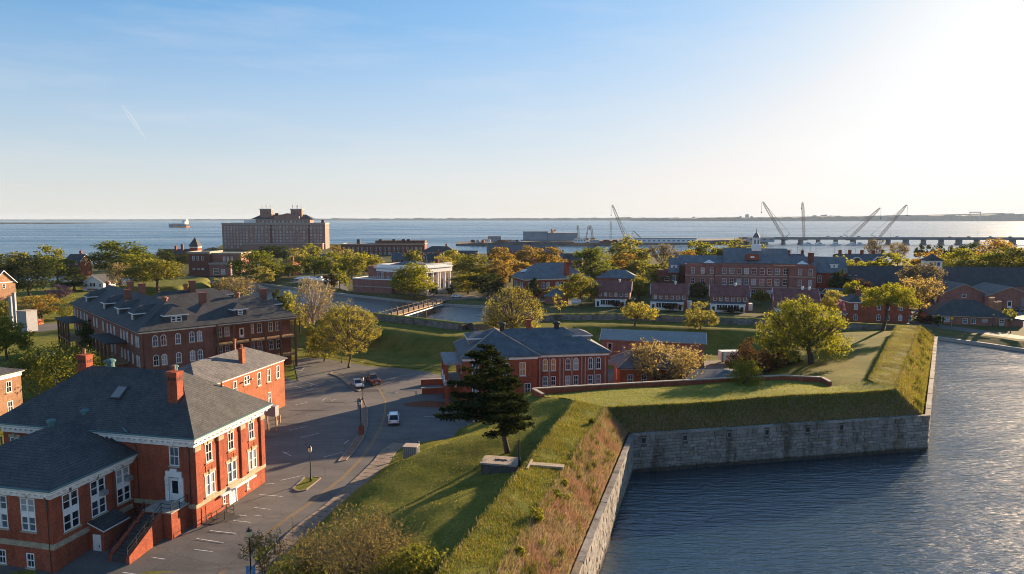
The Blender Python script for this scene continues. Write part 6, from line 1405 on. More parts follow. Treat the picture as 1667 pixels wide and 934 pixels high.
TR = [
 # name, label, cx, ytop, ybase, width, kind, shape, extras
 ('broadleaf_tree','olive green tree at the shore edge beside the dark magnolia',22,406,470,66,'v','dome',dict(Y=380)),
 ('magnolia_tree','big dark magnolia with a dense rounded crown',50,413,500,80,'d','round',dict(Y=300)),
 ('broadleaf_tree','bright yellow green crown rising over the shore behind the dark villa',83,397,462,52,'y','dome',dict(Y=400)),
 ('broadleaf_tree','deep green tree just below the bright yellow green shore crown',95,416,474,66,'g','dome',dict(Y=372)),
 ('conifer_tree','dark spreading conifer beside the white garage',122,446,490,66,'d','dome',dict(Y=325)),
 ('cherry_tree','pink blossoming cherry tree below the dark conifer',98,462,500,38,'p','dome',dict(Y=285)),
 ('spreading_tree','low wide russet tree between the white stack and the barracks',68,476,522,64,'o','umbrella',dict(sparse=True)),
 ('budding_tree','small budding tree with yellow tips next to the russet spreading tree',112,480,523,34,'v','dome',dict(sparse=True)),
 ('live_oak','huge dark green live oak on the open shore lawn',196,391,452,104,'g','dome',dict(Y=400,depth=.8)),
 ('live_oak','smaller bright green oak in front of the huge live oak',222,409,458,70,'y','dome',dict(Y=375)),
 ('budding_tree','pale tan budding tree beside the white garage',196,424,482,44,'b','vase',dict(sparse=True,Y=300)),
 ('spreading_tree','grey green spreading tree with a clear dark trunk before the cavalier',257,420,473,86,'v','umbrella',dict(z=3.2,lod=2)),
 ('broadleaf_tree','small dark shore tree beside the turret villa',268,402,430,36,'d','dome',dict(Y=470)),
 ('broadleaf_tree','dark bush like tree hiding the turret villa foot',298,409,432,34,'d','dome',dict(Y=500)),
 ('broadleaf_tree','dark low tree at the left foot of the grand hotel',345,402,418,26,'d','dome',dict(Y=640)),
 ('broadleaf_tree','broad deep green tree before the flat roofed hall',417,405,450,78,'g','dome',dict(Y=372,lod=2)),
 ('broadleaf_tree','olive green tree tucked at the red tile villa side',441,428,452,40,'v','dome',dict(Y=370)),
 ('budding_tree','wide tan budding tree behind the barracks roof',385,448,500,76,'b','vase',dict(Y=240,z=3.5,sparse=True,lod=2)),
 ('broadleaf_tree','dark tree below the hotel middle windows',440,397,420,44,'d','dome',dict(Y=560)),
 ('broadleaf_tree','second dark tree below the hotel beside the pale terrace',462,398,422,30,'d','dome',dict(Y=540)),
 ('broadleaf_tree','pale olive tree between the red tile villa and the hotel',486,402,436,44,'w','dome',dict(Y=450)),
 ('broadleaf_tree','yellow green tree at the hotel right corner',506,396,425,30,'y','round',dict(Y=560)),
 ('broadleaf_tree','dark green round tree in the grove behind the car canopies',512,412,450,40,'g','round',dict(Y=400)),
 ('broadleaf_tree','wide light green tree in the grove behind the car canopies',540,408,446,52,'y','dome',dict(Y=395)),
 ('broadleaf_tree','small russet topped tree at the start of the shore works',548,398,420,26,'o','round',dict(Y=560)),
 ('broadleaf_tree','russet and green tree left of the museum gable',574,409,448,40,'v','round',dict(Y=380)),
 ('broadleaf_tree','golden sunlit tree against the shore works wall',592,407,438,30,'y','round',dict(Y=410)),
 ('broadleaf_tree','small leafy tree beside the museum annex wall',553,438,466,32,'y','dome',dict(Y=330)),
 ('broadleaf_tree','green tree between the two car canopies and the hotel',470,424,452,40,'g','dome',dict(Y=400)),
 ('broadleaf_tree','yellow tipped tree behind the pale blue canopy',430,432,458,34,'w','dome',dict(Y=350)),
 ('broadleaf_tree','light olive tree just past the museum grove on the street side',612,416,446,36,'v','dome',dict(Y=400)),
 ('broadleaf_tree','soft green tree above the portico balustrade',720,412,448,40,'w','dome',dict(Y=400)),
 ('broadleaf_tree','light russet tree between the white sided house and the chimney hall',812,420,462,48,'o','dome',dict(Y=340)),
 ('broadleaf_tree','olive tree at the street corner behind the chimney hall',925,430,470,44,'v','dome',dict(Y=345)),
 ('broadleaf_tree','pale green tree rising beside the first row house gable',1048,440,486,38,'w','dome',dict(Y=300)),
 ('broadleaf_tree','wide pale olive tree right before the hospital low wing',1095,416,462,58,'v','dome',dict(Y=335)),
 ('broadleaf_tree','russet tree at the harbour beside the grey gabled house',1120,404,440,40,'o','dome',dict(Y=430)),
 ('broadleaf_tree','dark green tree behind the corner brick house',1420,470,505,34,'g','dome',dict(Y=250)),
 ('broadleaf_tree','olive tree standing behind the gabled workshops',1585,418,450,50,'v','dome',dict(Y=330)),
 ('broadleaf_tree','pale green tree beyond the left lane by the barracks',140,486,520,40,'w','dome',dict(Y=235)),
 ('broadleaf_tree','soft olive tree behind the white block hut',66,494,530,44,'v','dome',dict(Y=232)),
 ('broadleaf_tree','pale olive tree against the shore works windows',566,404,438,38,'w','dome',dict(Y=440)),
 ('broadleaf_tree','olive green tree right behind the museum stepped gable',604,411,442,34,'v','dome',dict(Y=425)),
 ('broadleaf_tree','green tree filling the yard beside the tall green round tree',990,428,470,44,'g','dome',dict(Y=330)),
 ('broadleaf_tree','olive tree in the gap between the first two row houses',1040,450,494,40,'v','dome',dict(Y=286)),
 ('broadleaf_tree','dark tree in the gap between the second and third row houses',1136,456,500,34,'d','dome',dict(Y=280)),
 ('broadleaf_tree','soft green tree before the low hip outbuilding',905,462,500,40,'v','dome',dict(Y=276)),
 ('broadleaf_tree','olive tree in the gap beside the fourth row house',1238,470,506,32,'v','dome',dict(Y=266)),
 ('broadleaf_tree','green tree beside the white porch of the corner brick house',1358,468,516,42,'w','dome',dict(Y=238)),
 ('broadleaf_tree','olive tree between the gnarled tree and the warehouse lot',1452,470,512,44,'v','dome',dict(Y=252)),
 ('broadleaf_tree','yellow green tree at the warehouse end beside the dark evergreen',1388,455,496,36,'y','dome',dict(Y=270)),
 ('broadleaf_tree','pale budding undergrowth tree left of the bare sycamore',488,486,540,44,'w','dome',dict(Y=188,z=2.5,sparse=True)),
 ('broadleaf_tree','olive undergrowth tree behind the yellow green parking tree',545,500,560,52,'v','dome',dict(Y=182,z=2.0)),
 ('broadleaf_tree','soft undergrowth tree at the slope beside the parking tree',602,520,575,44,'w','dome',dict(Y=178,z=1.5,sparse=True)),
 ('shrub','dark rounded shrub beside the annex brick pier',537,446,468,24,'r','round',dict(Y=328)),
 ('broadleaf_tree','full green tree standing before the museum portico',674,426,482,74,'y','dome',dict(Y=292,lod=2)),
 ('broadleaf_tree','small olive tree above the museum roof',673,404,432,32,'v','dome',dict(Y=470)),
 ('broadleaf_tree','bright green tree between the museum and the shore house',735,403,440,34,'y','dome',dict(Y=470)),
 ('broadleaf_tree','large grey green tree behind the portico',768,411,458,70,'v','dome',dict(Y=370,lod=2)),
 ('broadleaf_tree','russet backlit tree beside the chimney hall roof',830,411,456,64,'o','dome',dict(Y=365)),
 ('broadleaf_tree','small russet tree before the red roof hall',812,399,432,42,'o','dome',dict(Y=480)),
 ('broadleaf_tree','golden russet tree above the white sided house',865,398,430,50,'o','dome',dict(Y=490)),
 ('broadleaf_tree','long russet tree above the chimney hall ridge',895,400,436,58,'o','dome',dict(Y=430)),
 ('broadleaf_tree','dark olive bush tree by the bridge road',762,442,486,50,'v','round',dict(Y=308)),
 ('broadleaf_tree','dark green bushy tree before the chimney hall corner',794,441,490,58,'d','round',dict(Y=300)),
 ('broadleaf_tree','small dark evergreen beside the chimney hall wall',868,447,488,30,'d','cone',dict(Y=285)),
 ('broadleaf_tree','tall rounded green tree between the chimney hall and the cottage',963,399,458,62,'g','round',dict(Y=360,lod=2)),
 ('broadleaf_tree','olive crown rising highest in front of the pier',1022,382,440,66,'v','dome',dict(Y=440)),
 ('broadleaf_tree','russet tree below the olive crown by the pier',1016,410,448,60,'o','dome',dict(Y=400)),
 ('broadleaf_tree','light green tree above the cottage roof',1042,420,456,56,'v','dome',dict(Y=370)),
 ('bare_tree','grey bare branched tree beside the hospital wing',1080,394,446,60,'t','vase',dict(Y=400,sparse=True)),
 ('broadleaf_tree','dark olive tree behind the first row house',1070,428,478,74,'v','dome',dict(Y=318)),
 ('broadleaf_tree','golden tree rising behind the hospital roof',1138,387,425,52,'y','dome',dict(Y=470)),
 ('broadleaf_tree','wide olive gold tree just before the hospital cupola',1188,386,425,66,'v','dome',dict(Y=490)),
 ('broadleaf_tree','small gold tree just behind the cupola',1232,392,420,36,'y','dome',dict(Y=500)),
 ('broadleaf_tree','small russet tree between the hospital wing and harbour',1345,421,440,26,'o','dome',dict(Y=440)),
 ('broadleaf_tree','green tree with pointed top beside the officers terrace',1368,410,450,32,'y','oval',dict(Y=360)),
 ('broadleaf_tree','bright yellow tree beside the hospital end wall',1342,433,480,36,'y','oval',dict(Y=300)),
 ('evergreen_tree','dark columnar evergreen before the hospital end',1366,437,492,32,'d','oval',dict(Y=285)),
 ('broadleaf_tree','yellow tree in front of the officers terrace',1397,421,446,34,'y','round',dict(Y=340)),
 ('broadleaf_tree','wide yellow green tree above the warehouse roof',1447,408,446,64,'y','dome',dict(Y=360)),
 ('bare_tree','thin bare tree against the harbour water',1424,385,420,34,'t','vase',dict(Y=470,sparse=True)),
 ('bare_tree','second thin bare tree against the causeway',1462,392,420,34,'t','vase',dict(Y=470,sparse=True)),
 ('broadleaf_tree','dark low red leaved tree against the warehouse end wall',1400,452,482,40,'r','dome',dict(Y=276)),
 ('spreading_tree','large dome shaped grey olive tree over the warehouse',1500,424,490,74,'t','dome',dict(Y=272,lod=2)),
 ('spreading_tree','tan branching tree with visible trunk beside the bungalow',1495,446,523,70,'b','vase',dict(Y=232,lod=2,sparse=True)),
 ('pine_tree','small dark umbrella pine at the harbour, first in its line',1497,398,424,16,'d','umbrella',dict(Y=520)),
 ('pine_tree','small dark umbrella pine at the harbour, thin neighbour of the first',1512,398,424,14,'d','umbrella',dict(Y=520)),
 ('pine_tree','mid sized dark pine against the causeway piers',1530,395,426,24,'d','dome',dict(Y=500)),
 ('pine_tree','low dark pine beside the mid sized causeway pine',1549,398,424,18,'d','dome',dict(Y=500)),
 ('pine_tree','widest dark pine silhouetted against the causeway',1577,391,428,38,'d','dome',dict(Y=480)),
 ('broadleaf_tree','russet olive tree behind the lantern cupola',1512,404,440,56,'o','dome',dict(Y=400)),
 ('broadleaf_tree','vivid yellow green tree beside the lantern cupola',1562,402,446,62,'y','dome',dict(Y=350,lod=2)),
 ('broadleaf_tree','bright yellow green tree continuing above the warehouse ridge',1604,405,448,60,'y','dome',dict(Y=345)),
 ('broadleaf_tree','tall russet tree reaching over the causeway',1622,386,440,66,'o','dome',dict(Y=390,lod=2)),
 ('broadleaf_tree','large olive tree leaning over the warehouse end',1640,400,450,84,'v','dome',dict(Y=345,lod=2)),
 ('broadleaf_tree','olive tree cut by the picture edge above the warehouse',1690,394,450,70,'v','dome',dict(Y=360)),
 ('broadleaf_tree','small green tree growing against the warehouse front',1662,453,482,26,'y','dome',dict(Y=285)),
 ('broadleaf_tree','rounded olive green tree beside the first row house',945,444,496,58,'v','dome',dict(Y=268,lod=2)),
 ('flowering_tree','pink flowering tree beside the white porch of the corner brick house',1367,488,520,24,'p','dome',dict(Y=215,sparse=True)),
 ('shrub','low yellow green shrub beside the bungalow chimneys',1640,500,524,20,'y','round',dict(Y=215)),
 ('shrub','dark clipped shrub at the bungalow porch',1527,512,530,16,'d','round',dict(Y=213)),
 ('shrub','wide dark shrub at the bungalow corner',1502,511,528,34,'r','round',dict(Y=221)),
 ('shrub','round dark clipped bush beside the white block hut',49,537,549,13,'d','round',dict()),
 ('shrub','dark round shrub at the portico base',706,464,481,15,'d','round',dict(Y=296)),
 ('shrub','wide dark shrub before the portico columns',735,464,477,16,'d','round',dict(Y=300)),
 ('shrub','dark hedge under the first row house porch',1003,488,499,22,'r','round',dict(Y=259)),
 ('shrub','dark hedge under the second row house porch',1095,492,504,30,'r','round',dict(Y=250)),
 ('shrub','dark shrub at the corner of the first row house',1030,484,500,20,'d','round',dict(Y=256)),
 ('shrub','low clipped hedge beside the third row house porch',1190,498,508,40,'r','round',dict(Y=246)),
 ('broadleaf_tree','yellow tree at the picture edge beside the tan house',12,514,586,64,'y','dome',dict(lod=2)),
 ('broadleaf_tree','dark yellow tree behind the white stack at the picture edge',6,486,540,34,'v','dome',dict(Y=215)),
 ('shrub','dark overgrown shrub against the barracks side wall',156,516,590,46,'d','oval',dict(Y=165,lod=2)),
 ('broadleaf_tree','olive young tree beside the barracks far veranda',112,500,534,28,'v','dome',dict(Y=208,sparse=True)),
 ('evergreen_tree','dark evergreen at the barracks end by the bare sycamore',452,470,510,26,'d','oval',dict(Y=200,z=3.5)),
 ('broadleaf_tree','small bright green tree beyond the barracks end',470,468,506,22,'y','oval',dict(Y=205,z=3.8)),
]
for (nm, lab, cx, yt, yb, w, k, sh_, kw) in TR: tree(nm, lab, cx, yt, yb, w, k, sh_, **kw)
# ---- near trees, each with its own mesh
def big_tree(name, label, px, z, W_, H_, shape, nl, leaf, kind, seed, bark='bark', rz=0, **kw):
    p = at(px[0], px[1], z); r = thing(name, label, 'tree', p, rz); mb, V, F = make_tree(W_, H_, shape, nl, leaf, seed, **kw)
    mb.build('trunk', M[bark], r, smooth=True); put(np_mesh('crown', V, F, [LM[kind]]), 'crown', r); return r
def size(px, z, wpx, ytop): p = at(px[0], px[1], z); return wpx/FPX*p.y, far(px[0], ytop, p.y).z - z
w_, h_ = size((1320,592), 4.2, 172, 481); big_tree('bastion_tree', 'great spreading green tree with dark trunk on the bastion slope', (1320,592), 4.2, w_, h_, 'dome', 19000, .25, 'y', 31, base=.16, clump=.17, nc=230, limbs=34, r0=.62, lean=(-1.6,0), twigs=200)
w_, h_ = size((1437,538), 5.0, 92, 458); big_tree('gnarled_tree', 'gnarled tree with a flat layered crown at the bastion end', (1437,538), 5.0, w_, h_, 'umbrella', 9000, .26, 'y', 32, base=.42, clump=.2, nc=90, limbs=22, r0=.5, lean=(1.2,0))
w_, h_ = size((835,545), 3.8, 122, 461); big_tree('willow_tree', 'wide budding willow with pale yellow haze of leaves beside the far moat pond', (835,545), 3.8, w_, h_, 'dome', 11000, .2, 'w', 33, base=.08, clump=.15, nc=230, limbs=40, r0=.4, twigs=420, bark='bark')
w_, h_ = size((1040,534), 3.2, 64, 490); big_tree('leaning_tree', 'olive tree with a long leaning dark trunk on the curtain rampart', (1032,536), 3.2, w_, h_, 'umbrella', 4600, .24, 'w', 34, base=.3, clump=.22, nc=60, limbs=12, r0=.3, lean=(1.4,0), twigs=60)
w_, h_ = size((1140,540), 3.2, 66, 488); big_tree('rampart_tree', 'rounded olive tree below the second and third row houses', (1140,541), 3.2, w_, h_, 'dome', 6200, .22, 'w', 35, base=.2, clump=.18, nc=90, limbs=16, r0=.28, twigs=120)
w_, h_ = size((510,577), .5, 84, 446); big_tree('sycamore_tree', 'tall pale barked sycamore with thin bare crown beside the barracks', (512,578), .5, w_, h_, 'vase', 2600, .22, 'b', 36, 'bark_pale', base=.34, clump=.2, nc=90, limbs=34, r0=.42, twigs=330)
w_, h_ = size((568,597), .2, 104, 481); big_tree('yellow_leafed_tree', 'tall yellow green tree at the edge of the parking lot', (568,597), .2, w_, h_, 'oval', 9500, .22, 'w', 37, base=.16, clump=.16, nc=170, limbs=26, r0=.3, twigs=260)
w_, h_ = size((500,580), .5, 70, 520); big_tree('understory_tree', 'dark tangled undergrowth tree between the sycamore and the yellow green tree', (528,585), .5, w_*1.1, h_, 'oval', 5200, .24, 'v', 38, base=.05, clump=.2, nc=70, limbs=10, r0=.16, twigs=120)
w_, h_ = size((95,652), 0, 140, 561); big_tree('round_bushy_tree', 'round bushy olive yellow tree behind the brick headquarters', (94,652), 0, w_*1.2, h_*1.03, 'round', 15000, .25, 'h', 39, base=.1, clump=.2, nc=170, limbs=16, r0=.4)
w_, h_ = size((1080,628), 0, 134, 543); twiggy('tan_budding_tree', 'broad tan budding tree over the pavilion behind the brick wall', (1080,640), 0, w_*1.05, h_*1.03, 'vase', 1700, 6, .2, 'b', 40, base=.1, nc=90, limbs=44, r0=.26, stems=3, tl=(.9,2.2), clump=.25, tr=.02)
w_, h_ = size((1214,627), 5.2, 62, 577); twiggy('yellow_bush', 'feathery yellow green bush on the flank parapet beside the brick wall', (1214,630), 5.0, w_*1.05, h_*1.1, 'dome', 620, 8, .15, 'y', 41, base=.04, nc=60, limbs=30, r0=.06, stems=6, tl=(.6,1.5), clump=.25, cat='bush')
w_, h_ = size((1228,606), 0, 106, 540); big_tree('russet_shrub', 'dark russet thicket of shrubs below the great bastion tree', (1232,612), 0.3, w_, h_, 'dome', 9000, .24, 'r', 42, base=.02, clump=.2, nc=110, limbs=26, r0=.14, twigs=200)
w_, h_ = size((1270,600), 1, 60, 560); big_tree('dark_shrub', 'black green shrub between the russet thicket and the great bastion tree', (1275,604), 1.2, w_, h_, 'round', 4500, .22, 'd', 43, base=.02, clump=.25, nc=60, limbs=10, r0=.1)
w_, h_ = size((912,506), 5, 22, 462); big_tree('thin_tree', 'thin half bare young tree just in front of the curtain wall', (911,520), 4.2, 5.0, 9.0, 'oval', 500, .3, 'w', 44, base=.35, clump=.24, nc=26, limbs=12, r0=.2, twigs=40)
# foreground trees under the camera
def fg(name, lab, px, py, z, W_, H_, shape, nl, leaf, kind, seed, **kw): return big_tree(name, lab, (px, py), z, W_, H_, shape, nl, leaf, kind, seed, **kw)
twiggy('budding_shrub_tree', 'large tan budding tree with a tangle of grey twigs beside the sidewalk', (580, 982), 1.4, 14.5, 8.9, 'dome', 3200, 6.2, .105, 'f', 51, base=.06, nc=90, limbs=40, r0=.15, stems=5, tl=(.7,1.7), clump=.3, tr=.014)
twiggy('green_shrub', 'fresh yellow green shrub at the foot of the tan budding tree', (495, 1000), .6, 9.0, 4.6, 'dome', 1300, 11, .15, 'h', 52, base=.02, nc=70, limbs=18, r0=.07, stems=4, tl=(.5,1.3), clump=.3, cat='shrub')
twiggy('green_shrub', 'yellow green shrub leaning towards the parapet shadow', (665, 990), 3.0, 8.0, 5.2, 'dome', 1300, 9, .13, 'h', 53, base=.02, nc=70, limbs=26, r0=.07, stems=4, tl=(.6,1.5), clump=.3, cat='shrub')
twiggy('budding_sapling', 'small russet budding sapling beside the road lamp', (432, 955), .3, 4.4, 5.8, 'vase', 330, 5, .12, 'b', 54, base=.22, nc=40, limbs=20, r0=.06, stems=2, tl=(.5,1.2), clump=.3)
twiggy('green_shrub', 'low leafy shrub over the sidewalk edge below the sapling', (455, 1005), .4, 6.0, 2.8, 'dome', 700, 10, .14, 'h', 55, base=.0, nc=50, limbs=10, r0=.05, stems=3, cat='shrub')
# ---- dark cedar with layered branches
def cedar():
    p = at(828, 738, 4.5); rg = np.random.default_rng(61); H_ = far(800, 562, p.y).z - 4.5; r = thing('cedar_tree', 'dark spreading cedar with layered boughs on the grassy rampart', 'tree', p)
    mb = MB(); axis = lambda z: Vector((-2.5*(z/H_)**.8, 0, z))
    mb.tube([axis(H_*t)+Vector((0,0,-.5 if t == 0 else 0)) for t in (0,.1,.25,.45,.7,1)], [.42,.34,.29,.22,.13,.03], 9)
    Ps = []; 
    for i in range(104):
        t = .20 + .80*rg.random()**1.0; z = H_*t; L = (7.6*(1-t)**.62+.5)*rg.uniform(.62,1.1)
        if t < .3: L *= .55 + (t-.2)*4.5
        a = rg.uniform(0, 6.283); d = Vector((math.cos(a), math.sin(a), 0)); o = axis(z); L *= 1 - .3*d.x; ri = rg.uniform(.02,.22); tip = o + d*L + Vector((0,0,ri*L*.8)); md = o + d*L*.5 + Vector((0,0,ri*L*.55))
        mb.tube([o, md, tip], [.09*(1.2-t), .055, .015], 5, cap=False)
        n = int(165*L/3.2); s = rg.random(n)**.75; wd = 1.1*(1-.5*s)*min(1, L/3)+.15
        q = np.array([list(o + (md-o)*(u*2) if u < .5 else md + (tip-md)*(u*2-1)) for u in s]); pr = np.array([-d.y, d.x, 0])
        off = rg.normal(size=n)*wd*.62; q += pr[None,:]*off[:,None]; q[:,2] += rg.normal(size=n)*.10 - np.abs(off)*.14; Ps.append(q[s > .12])
    P = np.concatenate(Ps); V, F = leaf_quads(P, .26, .9, 2.2, rg, .8)
    mb.build('trunk', M['bark'], r, smooth=True); put(np_mesh('crown', V, F, [LM['c']]), 'crown', r)
cedar()
# ---------------------------------------------------------------- vehicles
def paint(name, c, r=.25): 
    m = mat(name, c, r, .5); 
    try: m.node_tree.nodes['Principled BSDF'].inputs['Coat Weight'].default_value = .6
    except Exception: pass
    return m
PT = {'white': paint('paint_white', (.72,.72,.72)), 'silver': paint('paint_silver', (.38,.41,.44)), 'red': paint('paint_red', (.2,.025,.015)), 'black': paint('paint_black', (.015,.015,.018)), 'blue': paint('paint_blue', (.06,.10,.17)), 'grey': paint('paint_grey', (.12,.13,.14))}
M['rubber'] = mat('tyre_rubber', (.015,.015,.015), .9); M['rim'] = mat('wheel_rim', (.4,.4,.41), .35, .5, .7); M['carglass'] = mat('car_glass', (.012,.015,.02), .05, .6)
M['tail'] = mat('tail_lamp', (.35,.02,.015), .3); M['head'] = mat('head_lamp_glass', (.8,.78,.7), .1); M['plate'] = mat('number_plate', (.7,.7,.68), .5)
def car_parts(kind):
    """body along +Y (front), origin on the ground at the middle"""
    L, Wd, H_ = {'suv': (4.6, 1.84, 1.68), 'sedan': (4.8, 1.84, 1.45), 'pickup': (5.6, 1.95, 1.85)}[kind]
    y0, y1 = -L/2, L/2; body = MB(); zb = {'suv': .95, 'sedan': .86, 'pickup': 1.05}[kind]
    st = {'suv': [(y0,.42,.80,.80),(y0+.12,.30,.98,.95),(y0+1.0,.25,1.0,1),(y1-1.4,.25,1.0,1),(y1-1.1,.25,.97,1),(y1-.25,.27,.86,.94),(y1,.42,.70,.78)],
          'sedan': [(y0,.45,.78,.80),(y0+.15,.30,.92,.94),(y0+.9,.24,.95,1),(y1-1.5,.24,.93,1),(y1-.3,.26,.76,.93),(y1,.42,.62,.76)],
          'pickup': [(y0,.55,1.12,.92),(y0+.1,.45,1.15,.98),(y0+2.0,.36,1.15,1),(y1-1.6,.36,1.15,1),(y1-1.4,.36,1.13,1),(y1-.2,.4,1.02,.96),(y1,.5,.9,.84)]}[kind]
    R_ = []
    for y, a, b, w in st:
        h = w*Wd/2; R_.append([(-h*.93,y,a),(-h,y,a+(b-a)*.35),(-h*.97,y,a+(b-a)*.8),(-h*.88,y,b),(h*.88,y,b),(h*.97,y,a+(b-a)*.8),(h,y,a+(b-a)*.35),(h*.93,y,a)])
    for p, q in zip(R_, R_[1:]):
        for i in range(8): j = (i+1) % 8; body.poly([p[i],p[j],q[j],q[i]])
    body.poly(R_[0][::-1]); body.poly(R_[-1])
    ya, yb, yc, yd = {'suv': (y0+.12,y0+.75,y1-1.95,y1-1.15), 'sedan': (y0+.55,y0+1.35,y1-2.25,y1-1.35), 'pickup': (y0+2.05,y0+2.35,y1-2.3,y1-1.55)}[kind]
    zt = H_; h0, h1 = Wd/2*.88, Wd/2*.70
    lo = [(-h0,ya,zb),(h0,ya,zb),(h0,yd,zb),(-h0,yd,zb)]; hi = [(-h1,yb,zt),(h1,yb,zt),(h1,yc,zt),(-h1,yc,zt)]
    roof = MB(); roof.poly([(x,y,z) for x,y,z in hi]); 
    g = MB(); 
    for i in range(4):
        j = (i+1) % 4; g.poly([lo[i],lo[j],hi[j],hi[i]])
    for i in range(4): roof.bar(lo[i], hi[i], .09)
    for i in range(4): roof.bar(hi[i], hi[(i+1)%4], .07)
    for s in (-1, 1): roof.bar((s*h0*.99,(ya+yd)/2,zb),(s*h1*1.02,(yb+yc)/2,zt),.08)
    out = [('body', body, 'P'), ('cabin_roof', roof, 'P'), ('window_glass', g, 'carglass')]
    if kind == 'pickup':
        bed = MB(); bed.box(-.72,.72,y0+.15,y0+1.95,1.152,1.156); out.append(('cargo_bed', bed, 'black'))
    if kind == 'suv':
        rr = MB(); 
        for s in (-1,1): rr.bar((s*h1*.95,yb+.1,zt+.06),(s*h1*.95,yc-.1,zt+.06),.05)
        out.append(('roof_rail', rr, 'rim'))
    for s in (-1, 1):
        m = MB(); m.box(s*Wd*.36-.18,s*Wd*.36+.18,y0-.02,y0+.06,.72,.86); out.append(('tail_light', m, 'tail'))
        m = MB(); m.box(s*Wd*.33-.2,s*Wd*.33+.2,y1-.16,y1-.0,.62,.76); out.append(('headlight', m, 'head'))
        m = MB(); m.box(s*(Wd/2+.02)-.1,s*(Wd/2+.02)+.1,yd-.35,yd-.2,zb+.02,zb+.18); out.append(('mirror', m, 'P'))
    m = MB(); m.box(-.26,.26,y0-.03,y0-.015,.58,.72); out.append(('number_plate', m, 'plate'))
    m = MB(); m.box(-Wd*.42,Wd*.42,y0-.04,y0+.1,.38,.5); m.box(-Wd*.42,Wd*.42,y1-.1,y1+.03,.3,.45); out.append(('bumper', m, 'black' if kind != 'pickup' else 'rim'))
    wr = .34 if kind != 'pickup' else .4; wh = []
    for s in (-1, 1):
        for y in (y0+.85, y1-.9): wh.append((s*(Wd/2-.1), y, wr, s))
    return out, wh
_cm = {}
def car(name, label, p, rz, kind, col, cat='car', group='vehicles in the parking lot', simple=False):
    if kind not in _cm:
        o_, wh = car_parts(kind); ms = [(n, m.mesh(n, M.get(k, M['black']) if k != 'P' else PT['white']), k) for n, m, k in o_]
        r = wh[0][2]; t = MB(); t.tube([(-.11,0,0),(.11,0,0)], [r,r], 16); d = MB(); d.tube([(-.118,0,0),(.118,0,0)], [r*.6,r*.6], 10)
        _cm[kind] = (ms, wh, t.mesh('wheel', M['rubber']), d.mesh('rim', M['rim']))
    ms, wh, tm, rm_ = _cm[kind]; r = thing(name, label, cat, p, rz, group)
    for n, me, k in ms:
        o = put(me, n, r)
        if k == 'P': set_mat(o, PT[col])
    for x, y, rr, s in wh: w = put(tm, 'wheel', r, (x, y, rr)); put(rm_, 'rim', w)
    return r
def hd(px0, px1): a, b = at(*px0), at(*px1); return math.atan2(-(b.x-a.x), b.y-a.y)
car('white_suv', 'white hatchback with dark rear glass driving away along the yellow line', at(641,687,.01), hd((641,690),(640,664)), 'suv', 'white')
car('silver_sedan', 'silver grey sedan coming down the road with lit headlights', at(582,629,.01), hd((577,620),(590,632)), 'sedan', 'silver')
car('red_pickup', 'dark red pickup truck beside the silver sedan', at(607,623,.01), hd((608,622),(600,616)), 'pickup', 'red')
far_cars = [('parked_car','white car crossing towards the footbridge',(743,484),'sedan','white',R(-80)),('parked_pickup','white pickup parked behind the branching tan tree',(1520,492),'pickup','white',R(-75)),
 ('parked_car','white car half hidden by the tan tree trunk',(1478,504),'suv','white',R(20)),('parked_car','silver blue car parked near the workshop doors',(1647,500),'suv','blue',R(-60)),('parked_car','black sedan parked just past the silver blue car',(1662,506),'sedan','black',R(-75)),
 ('parked_car','dark car under the full green tree at the museum',(664,477),'suv','black',R(-80)),('parked_car','silver car under the full green tree at the museum',(678,477.5),'sedan','silver',R(-80)),('parked_car','small dark car at the foot of the hospital end tree',(1350,492),'sedan','grey',R(10)),
 ('parked_car','white van like car at the picture edge of the workshop lot',(1700,500),'suv','white',R(-60))]
for nm, lab, px, k, c_, rz in far_cars: car(nm, lab, at(px[0], px[1], .03), rz, k, c_, 'pickup' if k == 'pickup' else 'car', 'vehicles parked in the town')
tk = thing('storage_tank', 'small white horizontal tank beside the chimney hall', 'tank', at(938,497,0)); m = MB(); m.tube([(-1.8,0,1.5),(-1.6,0,1.5),(1.6,0,1.5),(1.8,0,1.5)], [.6,1.1,1.1,.6], 12); m.build('tank_shell', M['white'], tk)
for x in (-1,1): m = MB(); m.box(x-.15,x+.15,-.7,.7,0,.6); m.build('cradle', M['conc'], tk)
# ---------------------------------------------------------------- street lamps, posts, box, signs
def lamp(label, p, h, base=0.0, col='black', brick=False):
    r = thing('street_lamp', label, 'street lamp', p, 0, 'black post lamps of the fort')
    b = MB(); b.lathe([(.16,0),(.16,.35),(.11,.5),(.08,.7)], 10); b.build('lamp_base', M[col], r)
    m = MB(); m.lathe([(.07,.7),(.055,h-.75)], 8); m.build('lamp_post', M[col], r)
    g = MB(); g.lathe([(.1,h-.75),(.22,h-.62),(.25,h-.3),(.2,h-.15)], 10); gl = g.build('lantern', lampglass, r)
    c = MB(); c.lathe([(.27,h-.15),(.2,h-.05),(.05,h+.12),(.02,h+.3)], 10); c.build('lantern_cap', M[col], r)
    if brick: q = MB(); q.box(-.35,.35,-.35,.35,0,1.3); q.build('brick_plinth', M['brick_d'], r)
    return r
lampglass = mat('lantern_glass', (.75,.55,.28), .25)  # lamps are unlit; the sun's yellow is put into the glass colour
lamp('black street lamp standing on the small grass island of the parking lot', at(506,783,.12), far(506,727,at(506,783).y).z)
lamp('black street lamp rising from a brick plinth on the kerbed median', at(588,706,.1), far(588,652,at(588,706).y).z, brick=True)
lamp('black street lamp at the upper tip of the median beside the silver sedan', at(591,650,.1), far(591,614,at(591,650).y).z)
lamp('black street lamp before the dark slope beside the yellow green tree', at(556,590,.1), 4.6)
